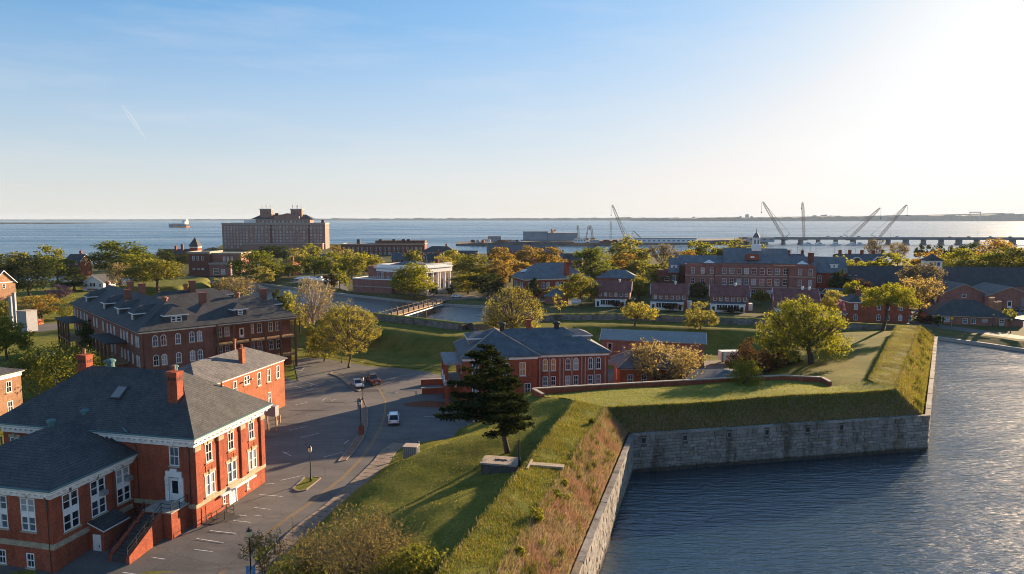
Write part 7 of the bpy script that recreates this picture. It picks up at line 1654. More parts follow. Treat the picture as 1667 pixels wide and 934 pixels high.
lamp('black lamp standard with blue banners among the roadside saplings', at(410,975,.13), far(410,862,at(410,975).y).z)
bp = at(410,975,.13); m = MB()
for s in (-1,1): m.bar((bp.x,bp.y,3.2),(bp.x+s*.45,bp.y,3.2),.03); m.bar((bp.x,bp.y,2.3),(bp.x+s*.45,bp.y,2.3),.03)
m.box(bp.x+.1,bp.x+.42,bp.y-.01,bp.y+.01,2.33,3.17); m.box(bp.x-.42,bp.x-.1,bp.y-.01,bp.y+.01,2.33,3.17)
tag(m.build('pole_banner', mat('banner_blue', (.12,.25,.5), .8)), 'pair of small blue cloth banners hanging on the roadside lamp standard', 'banner')
for px, h, lab in (((1645,542),4.5,'white globe lamp on the moat bank by the picture edge'),((1527,531),4.0,'thin lamp post on the moat road before the bungalow porch'),((1616,531),4.2,'thin lamp post at the bungalow annex corner'),((711,479),5,'lamp post at the bridge head before the museum')): lamp(lab, at(px[0],px[1],.02), h)
ws = thing('warning_sign', 'yellow diamond road sign on a thin post before the bungalow', 'sign', at(1549,531,0), R(-15)); m = MB(); m.box(-.04,.04,-.04,.04,0,2.6); m.build('sign_post', M['steel'], ws)
m = MB(); m.poly([(0,-.06,2.0),(.55,-.06,2.55),(0,-.06,3.1),(-.55,-.06,2.55)]); m.poly([(0,-.05,2.0),(-.55,-.05,2.55),(0,-.05,3.1),(.55,-.05,2.55)]); m.build('sign_plate', mat('sign_yellow', (.75,.42,.03), .5), ws)
u0 = at(670,752,.9); u0.z = nzf(u0.x, u0.y) - .05; ut = thing('utility_box', 'ribbed grey utility unit with pale lid on the lawn by the sidewalk end', 'utility box', u0, R(-8))
m = MB(); m.box(-.95,.95,-.75,.75,-.3,1.5); m.build('cabinet_body', M['louver'], ut); m = MB(); m.box(-1.0,1.0,-.8,.8,1.503,1.62); m.build('lid', M['copingb'], ut)
for i in range(7): m = MB(); x = -.8+i*.266; m.box(x-.05,x+.05,-.82,-.755,-.1,1.45); m.build('slat', M['steel'], ut)
for i in range(4): m = MB(); y = -.5+i*.33; m.box(.955,1.02,y-.05,y+.05,-.1,1.45); m.build('slat', M['steel'], ut)
tag((lambda m: (m.lathe([(.16,0),(.16,.7),(.1,.8)], 8, 0, tuple(at(681,727,.5))), m.build('bollard', M['black']))[1])(MB()), 'short dark bollard on the grass point above the utility unit', 'bollard')
tag((lambda m: (m.lathe([(.14,0),(.14,.45),(.2,.5),(.05,.75)], 8, 0, tuple(at(660,740,.6))), m.build('hydrant', M['white']))[1])(MB()), 'little white hydrant at the corner of the sidewalk end', 'hydrant')
pl = at(845,769,4.9); m = MB(); m.tube([pl, pl+Vector((0,0,3.9))], [.11,.1], 8); tag(m.build('iron_pole', M['black']), 'plain dark iron pole standing beside the concrete gun platform', 'pole')
gp0 = at(822,762,4.85); gp = thing('gun_platform', 'weathered concrete gun platform against the parapet foot', 'platform', gp0, R(-12)); m = MB(); m.box(-2.6,1.6,-1.25,1.25,-.8,.75); m.build('platform_block', M['joint'], gp)
m = MB(); m.box(-2.7,1.7,-1.35,1.35,.753,.95); m.build('platform_slab', M['copingb'], gp); m = MB(); m.box(-1.2,.3,-.08,.08,.953,1.03); m.box(-.9,-.8,-.35,.35,.953,1.02); m.box(-.1,0,-.35,.35,.953,1.02); m.build('iron_fitting', M['black'], gp)
es = at(893,757,6.98); eb = thing('embrasure_slab', 'flat stone slab of the gun embrasure cut through the parapet top', 'slab', es, R(-12)); m = MB(); m.box(-2.0,1.7,-.45,.45,-.12,.07); m.box(-2.2,-2.003,-1.6,1.2,-.3,.1,0); m.build('slab_stone', M['stone'], eb)
# tufts of green shrub on the dry bank
for i, (x, y, s, lab) in enumerate([(917,790,.75,'small leafy shrub highest on the dry bank below the embrasure'),(906,809,.8,'leafy shrub left of its close twin on the dry bank'),(917,812,.8,'leafy shrub right of its close twin on the dry bank'),(916,824,1.1,'largest leafy shrub in the cluster on the dry bank'),(875,843,.9,'leafy shrub nearest the parapet lawn edge on the dry bank'),(911,852,.95,'rounded leafy shrub alone below the cluster on the dry bank'),(952,803,.5,'tiny pale shrub nearest the wall coping on the dry bank'),(938,840,.4,'little sprig shrub between the rounded shrub and the wall'),(847,903,.7,'lowest leafy shrub on the dry bank at the picture bottom'),(964,684,.5,'lone small shrub at the upper edge of the dry bank')]):
    z_ = 6.2 if i != 6 else 5.2; p = at(x, y+6, z_); t_ = (e1.y-p.y)/(e1.y-e0.y); ep = e1.lerp(e0, t_); wp = t1.lerp(t0, t_); s_ = min(1, max(0, (p.x-ep.x)/(wp.x-ep.x))); z_ = ep.z+(wp.z-ep.z)*s_; p = at(x, y+6, z_)
    r = thing('bank_shrub', lab, 'shrub', p, 0, 'shrubs on the dry bank'); mb, V, F = make_tree(s*1.7, s*1.5, 'round', int(420*s+80), .16, 300+i, base=.02, nc=22, clump=.42, limbs=8, r0=.04, up=.3)
    mb.build('stem', M['bark'], r); put(np_mesh('crown', V, F, [LM['g' if i % 2 else 'y']]), 'crown', r)
# ---------------------------------------------------------------- footbridge over the moat
b0 = Vector((at(600,515,5).x, 201, 3.6)); b1 = at(712,491,.6); br = thing('footbridge', 'timber decked footbridge with dark posts crossing the far moat', 'bridge')
d_ = (b1-b0); Lb_ = d_.length; u_ = d_.normalized(); n_ = Vector((u_.y,-u_.x,0)).normalized()
m = MB(); 
for s0 in range(1):
    q = [b0+n_*2.2,b1+n_*2.2,b1-n_*2.2,b0-n_*2.2]; m.poly([v+Vector((0,0,.0)) for v in q]); m.poly([v-Vector((0,0,.35)) for v in q][::-1])
    for i in range(4): j=(i+1)%4; m.poly([q[i]-Vector((0,0,.35)),q[j]-Vector((0,0,.35)),q[j],q[i]])
M['oldwood'] = noisy('old_timber', [(.3,(.10,.078,.06)),(.7,(.17,.13,.10))], 2, .85, 12, .2, 12); m.build('bridge_deck', M['deckwood'], br)
for s in (-1,1):
    m = MB(); m.bar(b0+n_*s*2.0-Vector((0,0,1.2)), b1+n_*s*2.0-Vector((0,0,1.0)), .35, .35); m.build('bridge_pipe', M['white'] if s == 1 else M['steel'], br)
    for i in range(13): p = b0.lerp(b1, (i+.5)/13)+n_*s*2.1; m = MB(); m.box(-.22,.22,-.22,.22,-.4,1.75); m.build('bridge_post', M['oldwood'], br, p)
    m = MB(); 
    for h in (1.2,): m.bar(b0+n_*s*2.1+Vector((0,0,h)), b1+n_*s*2.1+Vector((0,0,h)), .1)
    m.build('bridge_rail', M['oldwood'], br)
for i in range(6): p = b0.lerp(b1, (i+1)/7); m = MB(); [m.tube([p+n_*s*1.6-Vector((0,0,1.2)), Vector((p.x+n_.x*s*1.6,p.y+n_.y*s*1.6,WZ-.5))],[.22,.22],6) for s in (-1,1)]; tag(m.build('bridge_pile', M['wood'], br))
# ---------------------------------------------------------------- harbour works: island, hall, cranes, causeway
M['rock'] = noisy('island_rock', [(.3,(.09,.08,.075)),(.7,(.2,.175,.15))], .08, .95, .5, .6, .6, 'World'); M['greyblock'] = noisy('grey_cladding', [(.3,(.22,.25,.28)),(.7,(.3,.33,.36))], .1, .8, None, .05, 1)
isl = [at(x, y, WZ) for x, y in [(742,399.5),(800,400.5),(880,400),(960,399.5),(1060,398.5),(1140,397.5),(1210,397.5),(1250,396)]] 
isb = [Vector((p.x*1.06, p.y+75, WZ)) for p in isl]
ip = [V2(p) for p in isl] + [V2(p) for p in reversed(isb)]
def iz(x, y): return min(3.6, .2*max(0, x+72)**.8*.5+.4) + .5*math.sin(x*.11)*math.cos(y*.13)
struct(sheet('pier_island_ground', ip, iz, 9, 'rock', -3))
vh = thing('vent_hall', 'pale grey blocky hall with orange stacks on the rocky pier island', 'building', V2(at(852,393,2))+(2,), 0)
m = MB(); m.box(0,34,0,24,0,13.2); m.build('wall', M['greyblock'], vh); m = MB(); m.box(-.4,34.4,-.4,24.4,13.203,14.2); m.build('parapet', M['greyblock'], vh)
v2 = Block(vh, 34.01, 75, -3, 22, 0, 11.4, M['greyblock'])
for i, x in enumerate((48,55,60,69)): v2.op('f', x, 7.8, 1.9, 1.3, 'hole'); v2.op('f', x, 4.2, 2.2, 1.4, 'hole')
v2.build(); m = MB(); m.box(33.6,75.4,-3.4,22.4,11.403,12.0); m.build('hall_roof', M['flat_roof'], vh); m = MB(); m.box(8,33,-4,-.01,3.6,4.4); m.box(8,33,-3.9,-.01,0,3.597,0); m.build('lower_gallery', M['greyblock'], vh)
m = MB(); m.tube([(40,8,12),(40,8,17.4)],[1.5,1.5],10); m.tube([(43.5,10,12),(43.5,10,15.6),(46,10,15.8)],[1,1,1],8); m.build('orange_stack', mat('orange_stack', (.55,.16,.04), .6), vh)
m = MB(); m.tube([(56,6,11.5),(56,6,23)],[.2,.1],5); m.build('mast', M['steel'], vh)
def clutter(px, py, w, h, d, c, name, lab, cat): p = at(px, py, 2.5); r = thing(name, lab, cat, p); m = MB(); m.box(-w/2,w/2,0,d,0,h); m.box(-w/2-.2,w/2+.2,-.2,d+.2,h+.003,h+.4,1); m.build('cabin_wall', [c, M['flat_roof']], r); q = MB(); [q.box(-w/2+w*(i+.25)/4,-w/2+w*(i+.65)/4,-.1,-.003,h*.45,h*.8) for i in range(4)]; q.build('cabin_window', GL[1], r)
clutter(805,393,18,7,10,M['greyblock'],'site_cabin','grey two storey site cabin on the tip of the pier island','cabin'); clutter(792,394,10,3.5,6,M['white'],'site_cabin','low white site cabin nearest the island point','cabin'); clutter(828,394,14,3,8,M['copingb'],'site_cabin','tan low site cabin beside the vent hall','cabin'); clutter(945,395,15,5,8,M['white'],'site_cabin','white site cabin between the vent hall and the short cranes','cabin'); clutter(968,395,12,3.6,8,M['steel'],'site_cabin','grey site cabin under the short drilling cranes','cabin')
ws_ = thing('white_pier_shed', 'very long low white shed on the pier with a row of windows', 'shed', V2(at(1036,395,2.5))+(2.5,), R(4)); wsb = Block(ws_, 0, 80, 0, 12, 0, 5.4, 'white')
for i in range(12): wsb.op('f', 4+i*6.5, 1.6, 3.4, 2.0, 'far', 1)
wsb.build(); m = MB(); m.box(-.5,80.5,-.5,12.5,5.403,6.2); m.build('shed_roof', M['flat_roof'], ws_)
clutter(1240,394,34,5.5,9,M['steel'],'pier_shed','grey low shed on the causeway root beside the tall cranes','shed')
for i, (px, c_, w_) in enumerate([(770,'wood',6),(778,'steel',5),(786,'brick_o',4),(814,'wood',7),(821,'brick_o',5),(836,'steel',6),(842,'brick_d',5),(846,'white',4),(988,'wood',9),(1002,'brick_d',7),(1012,'steel',6)]):
    p = at(px, 394.5, 2.5); r = thing('material_stack', ['pile of rusty beams on the island point','grey steel bundle on the island point','orange container between the rusty beams and the site cabin','stack of brown timber beside the grey site cabin','orange container behind the tan cabin','grey steel bundle beside the tan cabin','dark red container at the vent hall foot','white container touching the vent hall','brown timber stack at the crane feet','dark red container near the leaning crane','grey plant at the leaning crane tracks'][i], 'material stack', p, rnd(-.4,.4), 'building materials on the pier'); m = MB(); m.box(-w_/2,w_/2,0,3,0,2.4); m.box(-w_/2+.4,w_/2-.8,.3,2.6,2.403,3.6); m.build('stacked_goods', M[c_], r)
def lattice(mb, a, b, w, bays, mi=0, r=.3):
    a, b = Vector(a), Vector(b); d = (b-a).normalized(); s = d.cross(Vector((0,1,0))).normalized()*w/2; t = d.cross(s).normalized()*w/2
    P_ = [s+t, s-t, -s-t, -s+t]
    for o in P_: mb.bar(a+o*.6, a.lerp(b,.15)+o, r); mb.bar(a.lerp(b,.15)+o, a.lerp(b,.85)+o, r); mb.bar(a.lerp(b,.85)+o, b+o*.35, r)
    for i in range(bays):
        p, q = a.lerp(b, .05+.9*i/bays), a.lerp(b, .05+.9*(i+1)/bays)
        for k in range(4): mb.bar(p+P_[k]*.95, q+P_[(k+1)%4]*.95, r*.6, None, (i//3) % 2 if mi else 0)
crane_w = mat('crane_steel', (.26,.2,.15), .7); crane_y = mat('crane_yellow', (.34,.2,.07), .7)
def crane(lab, foot, tip, aft=None, w=2.6, col=('c','y'), mastlen=10, hook=14, Y=960, stripe=True):
    f_ = far(foot[0], foot[1], Y); t_ = far(tip[0], tip[1], Y); r = thing('lattice_crane', lab, 'crane', (f_.x, Y, 3.5), 0, 'construction cranes along the causeway')
    T = t_ - f_; m = MB(); lattice(m, (0,0,2.6), (T.x, 0, T.z), w, 16, 1); m.build('boom', [crane_w, M['rust'] if 'rust' in M else crane_y], r)
    b = MB(); b.box(-3.2,3.2,-2,2,.9,3.6); b.box(-4.2,4.2,-2.6,2.6,0,.895,1); b.build('crane_cab', [crane_y, M['black']], r)
    h = MB(); h.tube([(T.x+(1.5 if T.x>0 else -1.5),0,T.z-.5),(T.x+(1.5 if T.x>0 else -1.5),0,T.z-hook)],[.16,.16],4); h.box(T.x+(1.0 if T.x>0 else -2.0),T.x+(2.0 if T.x>0 else -1.0),-.5,.5,T.z-hook-1.6,T.z-hook); h.build('hook_line', M['black'], r)
    if aft is not None:
        A_ = far(aft[0], aft[1], Y) - f_; g = MB(); g.bar((0,0,3),(A_.x,0,A_.z),.5); g.tube([(A_.x,0,A_.z),(T.x,0,T.z)],[.17,.17],4); g.tube([(A_.x,0,A_.z),(A_.x*1.1,0,3)],[.09,.09],4); g.build('gantry_mast', M['black'], r)
    return r
crane('tall lattice crane leaning over the pier behind the olive crown', (1018,383),(997,325), (1023,377))
crane('lattice crane beside the lone vertical mast, boom leaning the same way as the pier crane', (1277,386),(1242,323), (1286,375))
crane('upright lattice crane standing straight on the causeway', (1309,386),(1307,324), None, hook=8)
crane('lattice crane with long thin boom pointing to its right on the causeway', (1383,386),(1433,333), (1374,376))
crane('striped lattice crane with the longest boom pointing to its right', (1430,387),(1476,329), (1418,378))
crane('short stubby drilling crane nearest the vent hall', (942,386),(941,361), None, 2.2, hook=4); crane('thin leaning drilling crane between the stubby ones', (954,386),(958,362), None, 1.3, hook=4); crane('short stubby drilling crane at the white cabin', (965,386),(962,361), None, 2.2, hook=4); crane('small dark crane arm lying low beside the white pier shed', (1044,386),(1031,370), None, 1.0, hook=3)
tw = thing('lattice_tower', 'slim pale lattice tower behind the tall pier crane', 'tower', V2(far(994,386,962))+(3,), 0); m = MB(); lattice(m, (0,0,0), (0,0,27), 1.8, 12); m.build('mast', M['steel'], tw)
cwy = thing('causeway_bridge', 'long concrete causeway bridge on square piers across the bay', 'bridge'); c0 = far(1205,390,965); c1 = far(2200,391,925)
cd = c1-c0; Lc = cd.length; cu = cd.normalized(); cn_ = Vector((cu.y,-cu.x,0)); m = MB(); zt, zb = 7.2, 4.6
for s, z0, z1, w in ((0,zb+1.4,zt,7),(0,zb,zb+1.397,5.5)):
    A_, B_ = Vector((c0.x,c0.y,0)), Vector((c1.x,c1.y,0)); q = [A_+cn_*w,B_+cn_*w,B_-cn_*w,A_-cn_*w]; m.poly([v+Vector((0,0,z1)) for v in q]); m.poly([v+Vector((0,0,z0)) for v in q][::-1])
    for i in range(4): j=(i+1)%4; m.poly([q[i]+Vector((0,0,z0)),q[j]+Vector((0,0,z0)),q[j]+Vector((0,0,z1)),q[i]+Vector((0,0,z1))])
M['pierc'] = mat('pier_concrete', (.24,.24,.25), .9); m.build('bridge_deck', M['pierc'], cwy); m = MB()
for s in (-1,1): m.bar(Vector((c0.x,c0.y,zt+.4))+cn_*s*6.8, Vector((c1.x,c1.y,zt+.4))+cn_*s*6.8, .3, .9)
m.build('bridge_parapet', M['pierc'], cwy); npier = 34
for i in range(npier):
    p = Vector((c0.x,c0.y,0)).lerp(Vector((c1.x,c1.y,0)), (i+.5)/npier); m = MB(); big = i % 3 == 0; w = 1.7 if big else .9; m.box(p.x-w,p.x+w,p.y-5,p.y+5,-4,zb-.004); m.box(p.x-w*1.6,p.x+w*1.6,p.y-6,p.y+6,-4,-.6); m.build('bridge_pier', M['pierc'], cwy)
for i in range(14):
    p = Vector((c0.x,c0.y,zt)).lerp(Vector((c1.x,c1.y,zt)), (i+.5)/14)+cn_*6; m = MB(); m.tube([p,p+Vector((0,0,10)),p+Vector((1.5,0,10.8))],[.14,.1,.08],5); m.build('lamp_mast', M['steel'], cwy)
for i, (px, k, c_) in enumerate([(1352,'suv','white'),(1372,'pickup','white'),(1401,'suv','silver'),(1462,'suv','white'),(1545,'sedan','black'),(1575,'suv','grey'),(1608,'pickup','grey'),(1640,'suv','black')]):
    t_ = (far(px,390,950).x-c0.x)/(c1.x-c0.x); p = c0.lerp(c1, t_); q_ = car('bridge_car', ['white van on the causeway beside the upright crane','white truck on the causeway between the cranes','silver car on the causeway before the thin boomed crane','white van on the causeway past the striped crane','dark car on the causeway above the widest pine','grey car on the causeway over the russet tree','grey truck on the causeway near the picture edge','dark car last on the causeway at the picture edge'][i], Vector((p.x,p.y,zt+.02))+cn_*3, R(-85), k, c_, 'car', 'traffic on the causeway'); q_.scale = (1.3,1.3,1.3)
# sailing boats moored in the inner harbour
def boat(px, ytop, Y, lab):
    p = far(px, 405, Y); r = thing('sailing_boat', lab, 'sailing boat', (p.x, Y, WZ), rnd(-.6,.6), 'sailing boats moored in the inner harbour'); h = MB(); Ld = 4.6
    sec = [(-Ld,.5,.9,1.0),(-2,.35,1.5,.9),(1.5,.3,1.45,.95),(3.6,.45,.7,1.1),(Ld,.8,.06,1.2)]; R_ = [[(-w,y,zt_),(-w*.7,y,a-.5),(w*.7,y,a-.5),(w,y,zt_)] for y,a,w,zt_ in sec]
    for a, b in zip(R_, R_[1:]):
        for i in range(3): h.poly([a[i],a[i+1],b[i+1],b[i]])
        h.poly([a[3],a[0],b[0],b[3]])
    h.poly(R_[0]); h.build('hull', M['white'], r); c = MB(); c.box(-.8,.8,-1.6,1.4,.95,1.6); c.build('cabin', M['white'], r)
    zt_ = far(px, ytop, Y).z - WZ; m = MB(); m.tube([(0,.6,.9),(0,.6,zt_)],[.19,.13],6); m.bar((0,.6,2.2),(0,-3.4,2.3),.12); m.bar((-.8,.6,zt_*.6),(.8,.6,zt_*.6),.05); m.build('mast', M['steel'], r)
    s = MB(); 
    for q in ((0,Ld,1.2),(0,-Ld,1.0),(1.4,.4,1),(-1.4,.4,1)): s.tube([(0,.6,zt_-.2),q],[.02,.02],3)
    s.build('rigging', M['black'], r)
BO = [(1268,396,'slim mast nearest the golden tree by the cupola'),(1290,397,'mast directly above the dark harbour house chimneys'),(1299,400,'short mast beside the harbour house ridge'),(1320,394,'tall mast just right of the harbour house'),(1329,402,'short mast in open water beside the tall mast'),(1359,396,'mast standing between the harbour house and the officers terrace'),(1378,405,'low mast behind the pointed green tree'),(1393,404,'low mast above the terrace chimneys'),(1407,398,'mast beside the thin bare harbour tree'),(1110,397,'mast glimpsed above the olive tree at the hospital roof'),(931,398,'thin mast beside the dark roofed cottage'),(1100,401,'short mast near the grey gabled house')]
for px, yt, lab in BO: boat(px, yt, 640 + (px*7) % 60, 'moored white sailing boat, ' + lab)
for i, px in enumerate((1316,1335,1361,1388,1400)):
    p = at(px, 399.3, WZ); r = thing('motor_yacht', 'long white motor yacht at the causeway piers, '+['nearest the upright crane','second from the upright crane','in the middle of the moored line','beside the thin boomed crane','last before the bare trees'][i], 'yacht', p, R(-82), 'motor yachts by the causeway'); m = MB(); Ld = 7.5
    R_ = [[(-w,y,1.9),(-w*.75,y,-.3),(w*.75,y,-.3),(w,y,1.9)] for y,w in ((-Ld,1.8),(0,2.2),(4,1.7),(Ld,.08))]
    for a, b in zip(R_, R_[1:]):
        for k in range(3): m.poly([a[k],a[k+1],b[k+1],b[k]])
        m.poly([a[3],a[0],b[0],b[3]])
    m.poly(R_[0]); m.build('hull', M['white'], r); c = MB(); c.box(-1.4,1.4,-5,2.4,1.9,3.4); c.box(-1.1,1.1,-3.6,.6,3.403,4.6); c.build('cabin', M['white'], r); g = MB(); g.box(-1.42,1.42,-4,2.0,2.5,3.0); g.build('cabin_window', GL[0], r)
# cargo ship
sp_ = at(291,370,WZ); shp = thing('cargo_ship', 'cargo ship with blue hull, orange stern and white bridge far out on the bay', 'ship', sp_, R(62)); k = sp_.y/1112; Lh = 46*k/2*1.0; Lh = 60
m = MB(); R_ = [[(-w,y,zt_),(-w*.8,y,-2),(w*.8,y,-2),(w,y,zt_)] for y,w,zt_ in ((-58,9,13),(-45,11,13),(35,11,13),(50,7,15),(62,.4,17))]
for a, b in zip(R_, R_[1:]):
    mi = 1 if a[0][1] < -40 else 0
    for q in range(3): m.poly([a[q],a[q+1],b[q+1],b[q]], 1 if a[0][1] < 0 and False else (0))
    m.poly([a[3],a[0],b[0],b[3]], 0)
m.poly(R_[0]); m.build('hull', [mat('hull_blue', (.10,.13,.18), .6)], shp)
m = MB(); m.box(-11.3,-11.05,-57,20,0,5.5); m.box(11.05,11.3,-57,20,0,5.5); m.box(-9,9,-58.6,-58.1,0,6); m.build('hull_band', mat('hull_orange', (.55,.22,.06), .6), shp)
m = MB(); m.box(-9,9,-50,-36,13,26); m.box(-11,11,-46,-39,26.003,29); m.box(-4,4,-52,-48,26.003,33); m.box(-8,8,-34,30,13,18); m.build('superstructure', M['white'], shp); m = MB(); m.tube([(0,-42,29),(0,-42,42)],[.5,.3],6); m.tube([(0,30,15),(0,30,28)],[.5,.3],6); m.build('mast', M['steel'], shp)
# ---------------------------------------------------------------- land across the bay
M['farland'] = noisy('far_shore_woods', [(.3,(.07,.07,.07)),(.7,(.11,.105,.10))], .004, .95, .02, .3, .01, 'World')
def ridge(name, px0, px1, yb, ytop, Y, dep, amp, n, seed):
    rg2 = np.random.default_rng(seed); a, b = far(px0, yb, Y).x, far(px1, yb, Y).x; m = MB(); hs = [max(.5, (ytop(px0+(px1-px0)*i/n) - 0))*(1+amp*rg2.normal()) for i in range(n+1)]
    for i in range(n):
        x0, x1 = a+(b-a)*i/n, a+(b-a)*(i+1)/n; h0, h1 = hs[i], hs[i+1]
        m.poly([(x0,Y,WZ-1),(x1,Y,WZ-1),(x1,Y+6,h1),(x0,Y+6,h0)]); m.poly([(x0,Y+6,h0),(x1,Y+6,h1),(x1,Y+dep,h1*.8),(x0,Y+dep,h0*.8)])
    return struct(m.build(name, M['farland']))
ridge('far_shore_hills', -900, 1150, 360, lambda p: 14 + max(0, min(34, (p-150)*.04)), 12300, 2500, .16, 260, 1)
ridge('near_far_shore_hills', 1060, 2700, 358, lambda p: 34 if p < 1140 else (46 if p < 1250 else 46 + max(0, min(40,(p-1250)*.1))), 9500, 2500, .12, 300, 2)
ridge('low_spit_land', -700, 90, 367, lambda p: 5, 4600, 700, .3, 60, 3)
M['city'] = mat('far_concrete', (.3,.3,.31), .8)
for i, (px, yt, w) in enumerate([(1217,349,40),(1224,352,30),(1206,352,26),(1327,350.5,44),(1340,350,40),(1345,349.5,30),(1353,351,36),(1130,353,30),(1418,352,40),(1436,352,60),(1478,352,40),(1570,351,60)]):
    p = far(px, yt, 9900); r = thing('far_tower', ['tallest slab of the far shore skyline','narrow far block just past the tallest slab','small far block before the tallest slab','first block of the tight far cluster','second block of the tight far cluster','highest block of the tight far cluster','last block of the tight far cluster','lone low far block on the thin shore','low pale far block on the wooded shore','wide low far block on the wooded shore','squat far block before the gantry','broad pale far block beside the gantry'][i], 'far building', (p.x, 9900, 0), 0, 'far buildings across the bay'); m = MB(); m.box(-w/2,w/2,0,40,0,p.z); m.box(-w/4,w/4,5,25,p.z+.01,p.z+5); m.build('tower_block', M['city'], r)
g0, g1 = far(1579,344.5,9400), far(1597,344.5,9400); gn = thing('gantry_crane', 'huge shipyard gantry crane on the far shore', 'gantry crane', (g0.x, 9400, 0)); wg_ = g1.x-g0.x; m = MB(); m.box(0,wg_,0,10,g0.z-12,g0.z); m.build('girder', M['city'], gn)
for x in (3, wg_-6): m = MB(); m.box(x,x+5,0,10,0,g0.z-12.01); m.build('gantry_leg', M['city'], gn)
# vapour trail
cm_ = bpy.data.materials.new('vapour'); cm_.use_nodes = True; t = NT(cm_); df = t.n('BsdfDiffuse'); df.inputs[0].default_value = (.95,.93,.92,1); tp = t.n('BsdfTransparent'); mx = t.n('MixShader'); mx.inputs[0].default_value = .13; t.l(tp.outputs[0], mx.inputs[1]); t.l(df.outputs[0], mx.inputs[2]); t.l(mx.outputs[0], cm_.node_tree.nodes['Material Output'].inputs[0])
a_, b_ = far(199,171,26000), far(236,224,26000); m = MB(); m.tube([a_, a_.lerp(b_,.3), a_.lerp(b_,.65), b_],[26,46,40,12],6); tag(m.build('vapour_cloud', cm_), kind='stuff')
# ---------------------------------------------------------------- grass blades and dry tussocks on the near earthworks
def blades(name, P, Hh, Wd, lean, mats, midx, rg):
    P = np.array(P, float)
    if name not in ('lawn_grass', 'flank_top_grass') : P[:,2] += np.clip((P[:,2]-4.2)/1.6, 0, 1)*(.09*np.sin(.31*P[:,1]+.17*P[:,0])+.04*np.sin(.83*P[:,1]-.4*P[:,0]+1)+.02*np.sin(1.9*P[:,1]+.9*P[:,0]))
    n = len(P); a = rg.uniform(0, 6.283, n); d = np.stack([np.cos(a), np.sin(a), np.zeros(n)], 1); s = (Wd*rg.uniform(.7,1.4,n))[:,None]; h = (Hh*rg.uniform(.5,1.3,n))[:,None]
    T = P + np.array([0,0,1.])*h + (lean + rg.normal(size=(n,3))*.35)*h; V = np.stack([P-d*s, P+d*s, T], 1).reshape(-1,3); F = np.arange(3*n).reshape(-1,3)
    me = np_mesh(name, V, F, mats); me.polygons.foreach_set('material_index', np.ascontiguousarray(midx, np.int32)); me.update(); return tag(put(me, name), kind='stuff')
def pts_loft(A, B, n, rg, bias=None):
    u = rg.random(n); v = rg.random(n) if bias is None else bias(rg.random(n)); A0, A1 = np.array(A[0]), np.array(A[1]); B0, B1 = np.array(B[0]), np.array(B[1])
    p = A0+(A1-A0)*u[:,None]; q = B0+(B1-B0)*u[:,None]; return p+(q-p)*v[:,None], v
rg = np.random.default_rng(77)
GM = [leaf_mat('blade_green', (.12,.142,.028), (.22,.222,.05), .38, TG), leaf_mat('blade_straw', (.32,.25,.15), (.46,.37,.23), .3, (1.2,1.1,.9)), leaf_mat('blade_rust', (.31,.2,.135), (.45,.305,.21), .3, (1.2,1,.85)), leaf_mat('blade_gold', (.125,.125,.036), (.215,.19,.062), .3, TG)]
def patch(P, a, b, lo, sc):                 # patchy choice between two blades
    f = np.sin(P[:,0]*sc+np.sin(P[:,1]*sc*.7)*2)+np.cos(P[:,1]*sc*1.3+P[:,0]*sc*.4); return np.where(f + rg.normal(size=len(P))*.7 > lo, a, b)
P, v = pts_loft((t0, t1), (e0, e1), 60000, rg); n_out = np.array([.25,-.05,-.25]); m_ = np.where(rg.random(len(P)) < .13 + .25*(v > .8), 0, patch(P, 2, 1, 0, .8))
blades('dry_grass', P, .42, .03, n_out, GM, m_, rg)
P, v = pts_loft((e0, e1), (i0, i1), 52000, rg); blades('parapet_grass', P, .15, .025, np.array([.1,0,0]), GM, np.where(rg.random(len(P)) < .16, 1, np.where(rg.random(len(P)) < .3, 3, 0)), rg)
P, v = pts_loft((t1, t2), (e1, e2), 34000, rg); blades('flank_grass', P, .38, .035, np.array([0,-.25,-.15]), GM, np.where(rg.random(len(P)) < .62*(1-v)+.12, np.where(rg.random(len(P)) < .5, 2, 1), 0), rg)
P, v = pts_loft((t2, t3), (e2, e3), 40000, rg); blades('bastion_grass', P, .32, .04, np.array([.2,-.1,-.15]), GM, np.where(rg.random(len(P)) < .22, 1, patch(P, 3, 0, -.2, .5)), rg)
P, v = pts_loft((e2, e3), (i2, i3), 26000, rg); blades('bastion_top_grass', P, .11, .03, np.array([.1,0,0]), GM, np.where(rg.random(len(P)) < .2, 1, patch(P, 3, 0, 0, .5)), rg)
cs = []
for i in range(46):
    u, v = rg.random(), rg.uniform(.15,.95); p_ = (np.array(t2)*(1-u)+np.array(t3)*u)*(1-v)+(np.array(e2)*(1-u)+np.array(e3)*u)*v; k = int(rg.integers(40,130)); cs.append(p_ + rg.normal(size=(k,3))*np.array([.35,.5,.05])*rg.uniform(.6,1.5))
for i in range(60):
    u, v = rg.random(), rg.uniform(.1,.95); p_ = (np.array(t0)*(1-u)+np.array(t1)*u)*(1-v)+(np.array(e0)*(1-u)+np.array(e1)*u)*v; k = int(rg.integers(30,90)); cs.append(p_ + rg.normal(size=(k,3))*np.array([.25,.35,.05])*rg.uniform(.5,1.3))
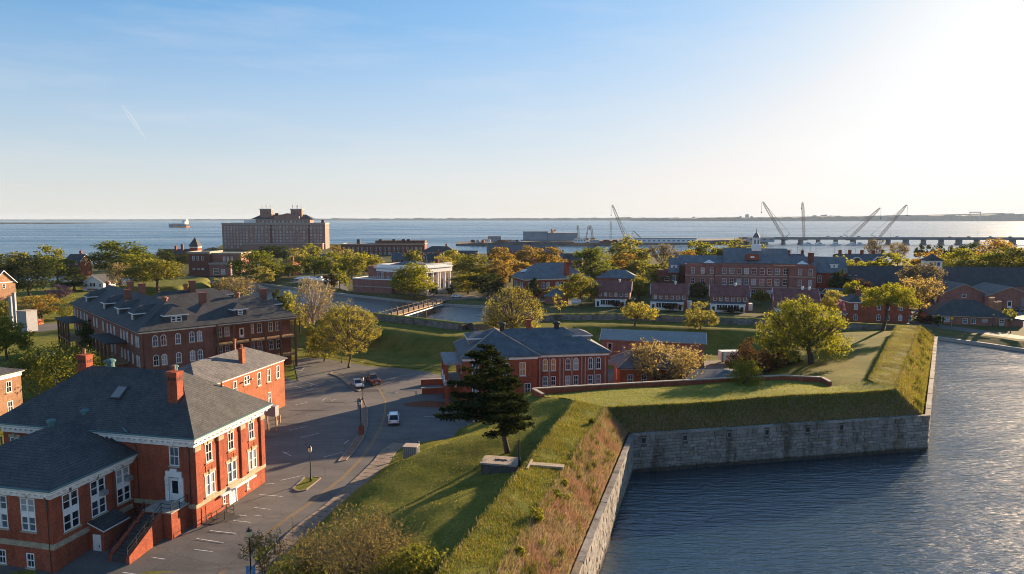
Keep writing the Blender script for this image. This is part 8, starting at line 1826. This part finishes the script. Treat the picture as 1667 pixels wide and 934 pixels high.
GM.append(leaf_mat('blade_dark', (.05,.06,.016), (.11,.115,.03), .3, TG))
P = np.concatenate(cs); blades('tussock_grass', P, .55, .045, np.array([.2,-.05,-.1]), GM, np.where(rg.random(len(P)) < .75, 4, 0), rg)
# lawn of the terreplein near the camera and the flank top
def pts_sheet(poly, zf, n, rg):
    xs = [p[0] for p in poly]; ys = [p[1] for p in poly]; out = []
    while len(out) < n:
        x, y = rg.uniform(min(xs), max(xs)), rg.uniform(min(ys), max(ys))
        if inside(x, y, poly): out.append((x, y))
    return out
G_ = pts_sheet(near_poly, nzf, 30000, rg); P = np.array([(x, y, nzf(x, y)) for x, y in G_]); blades('lawn_grass', P, .11, .03, np.array([0,0,0]), GM, np.where(rg.random(len(P)) < .12, 1, 0), rg)
G_ = pts_sheet(fl_poly, ff, 9000, rg); P = np.array([(x, y, ff(x, y)+warp(x, y, ff(x, y))) for x, y in G_]); blades('flank_top_grass', P, .15, .04, np.array([0,0,0]), GM, np.where(rg.random(len(P)) < .2, 3, 0), rg)

# ---------------------------------------------------------------- sea haze
HAZE = .00003
hm = bpy.data.materials.new('haze_air'); hm.use_nodes = True; hn = hm.node_tree; hn.nodes.remove(hn.nodes['Principled BSDF'])
pv = hn.nodes.new('ShaderNodeVolumePrincipled'); pv.inputs['Color'].default_value = (.62,.8,1,1); pv.inputs['Density'].default_value = HAZE; pv.inputs['Anisotropy'].default_value = 0.0
hn.links.new(pv.outputs[0], hn.nodes['Material Output'].inputs['Volume'])
m = MB(); m.box(-15500,15500,-400,15500,-5,95); tag(m.build('haze', hm), kind='stuff')

cs = []
for A_, B_ in ((i0,i1),(e0,e1),(e1,e2),(e2,e3),(i2,i3)):
    k = int((B_-A_).length*34); u = rg.random(k)[:,None]; q = np.array(A_)*(1-u)+np.array(B_)*u; cs.append(q + rg.normal(size=(k,3))*np.array([.16,.16,.03]))
P = np.concatenate(cs); blades('crest_grass', P, .26, .03, np.array([.05,-.05,0]), GM, np.where(rg.random(len(P)) < .3, 1, np.where(rg.random(len(P)) < .3, 3, 0)), rg)
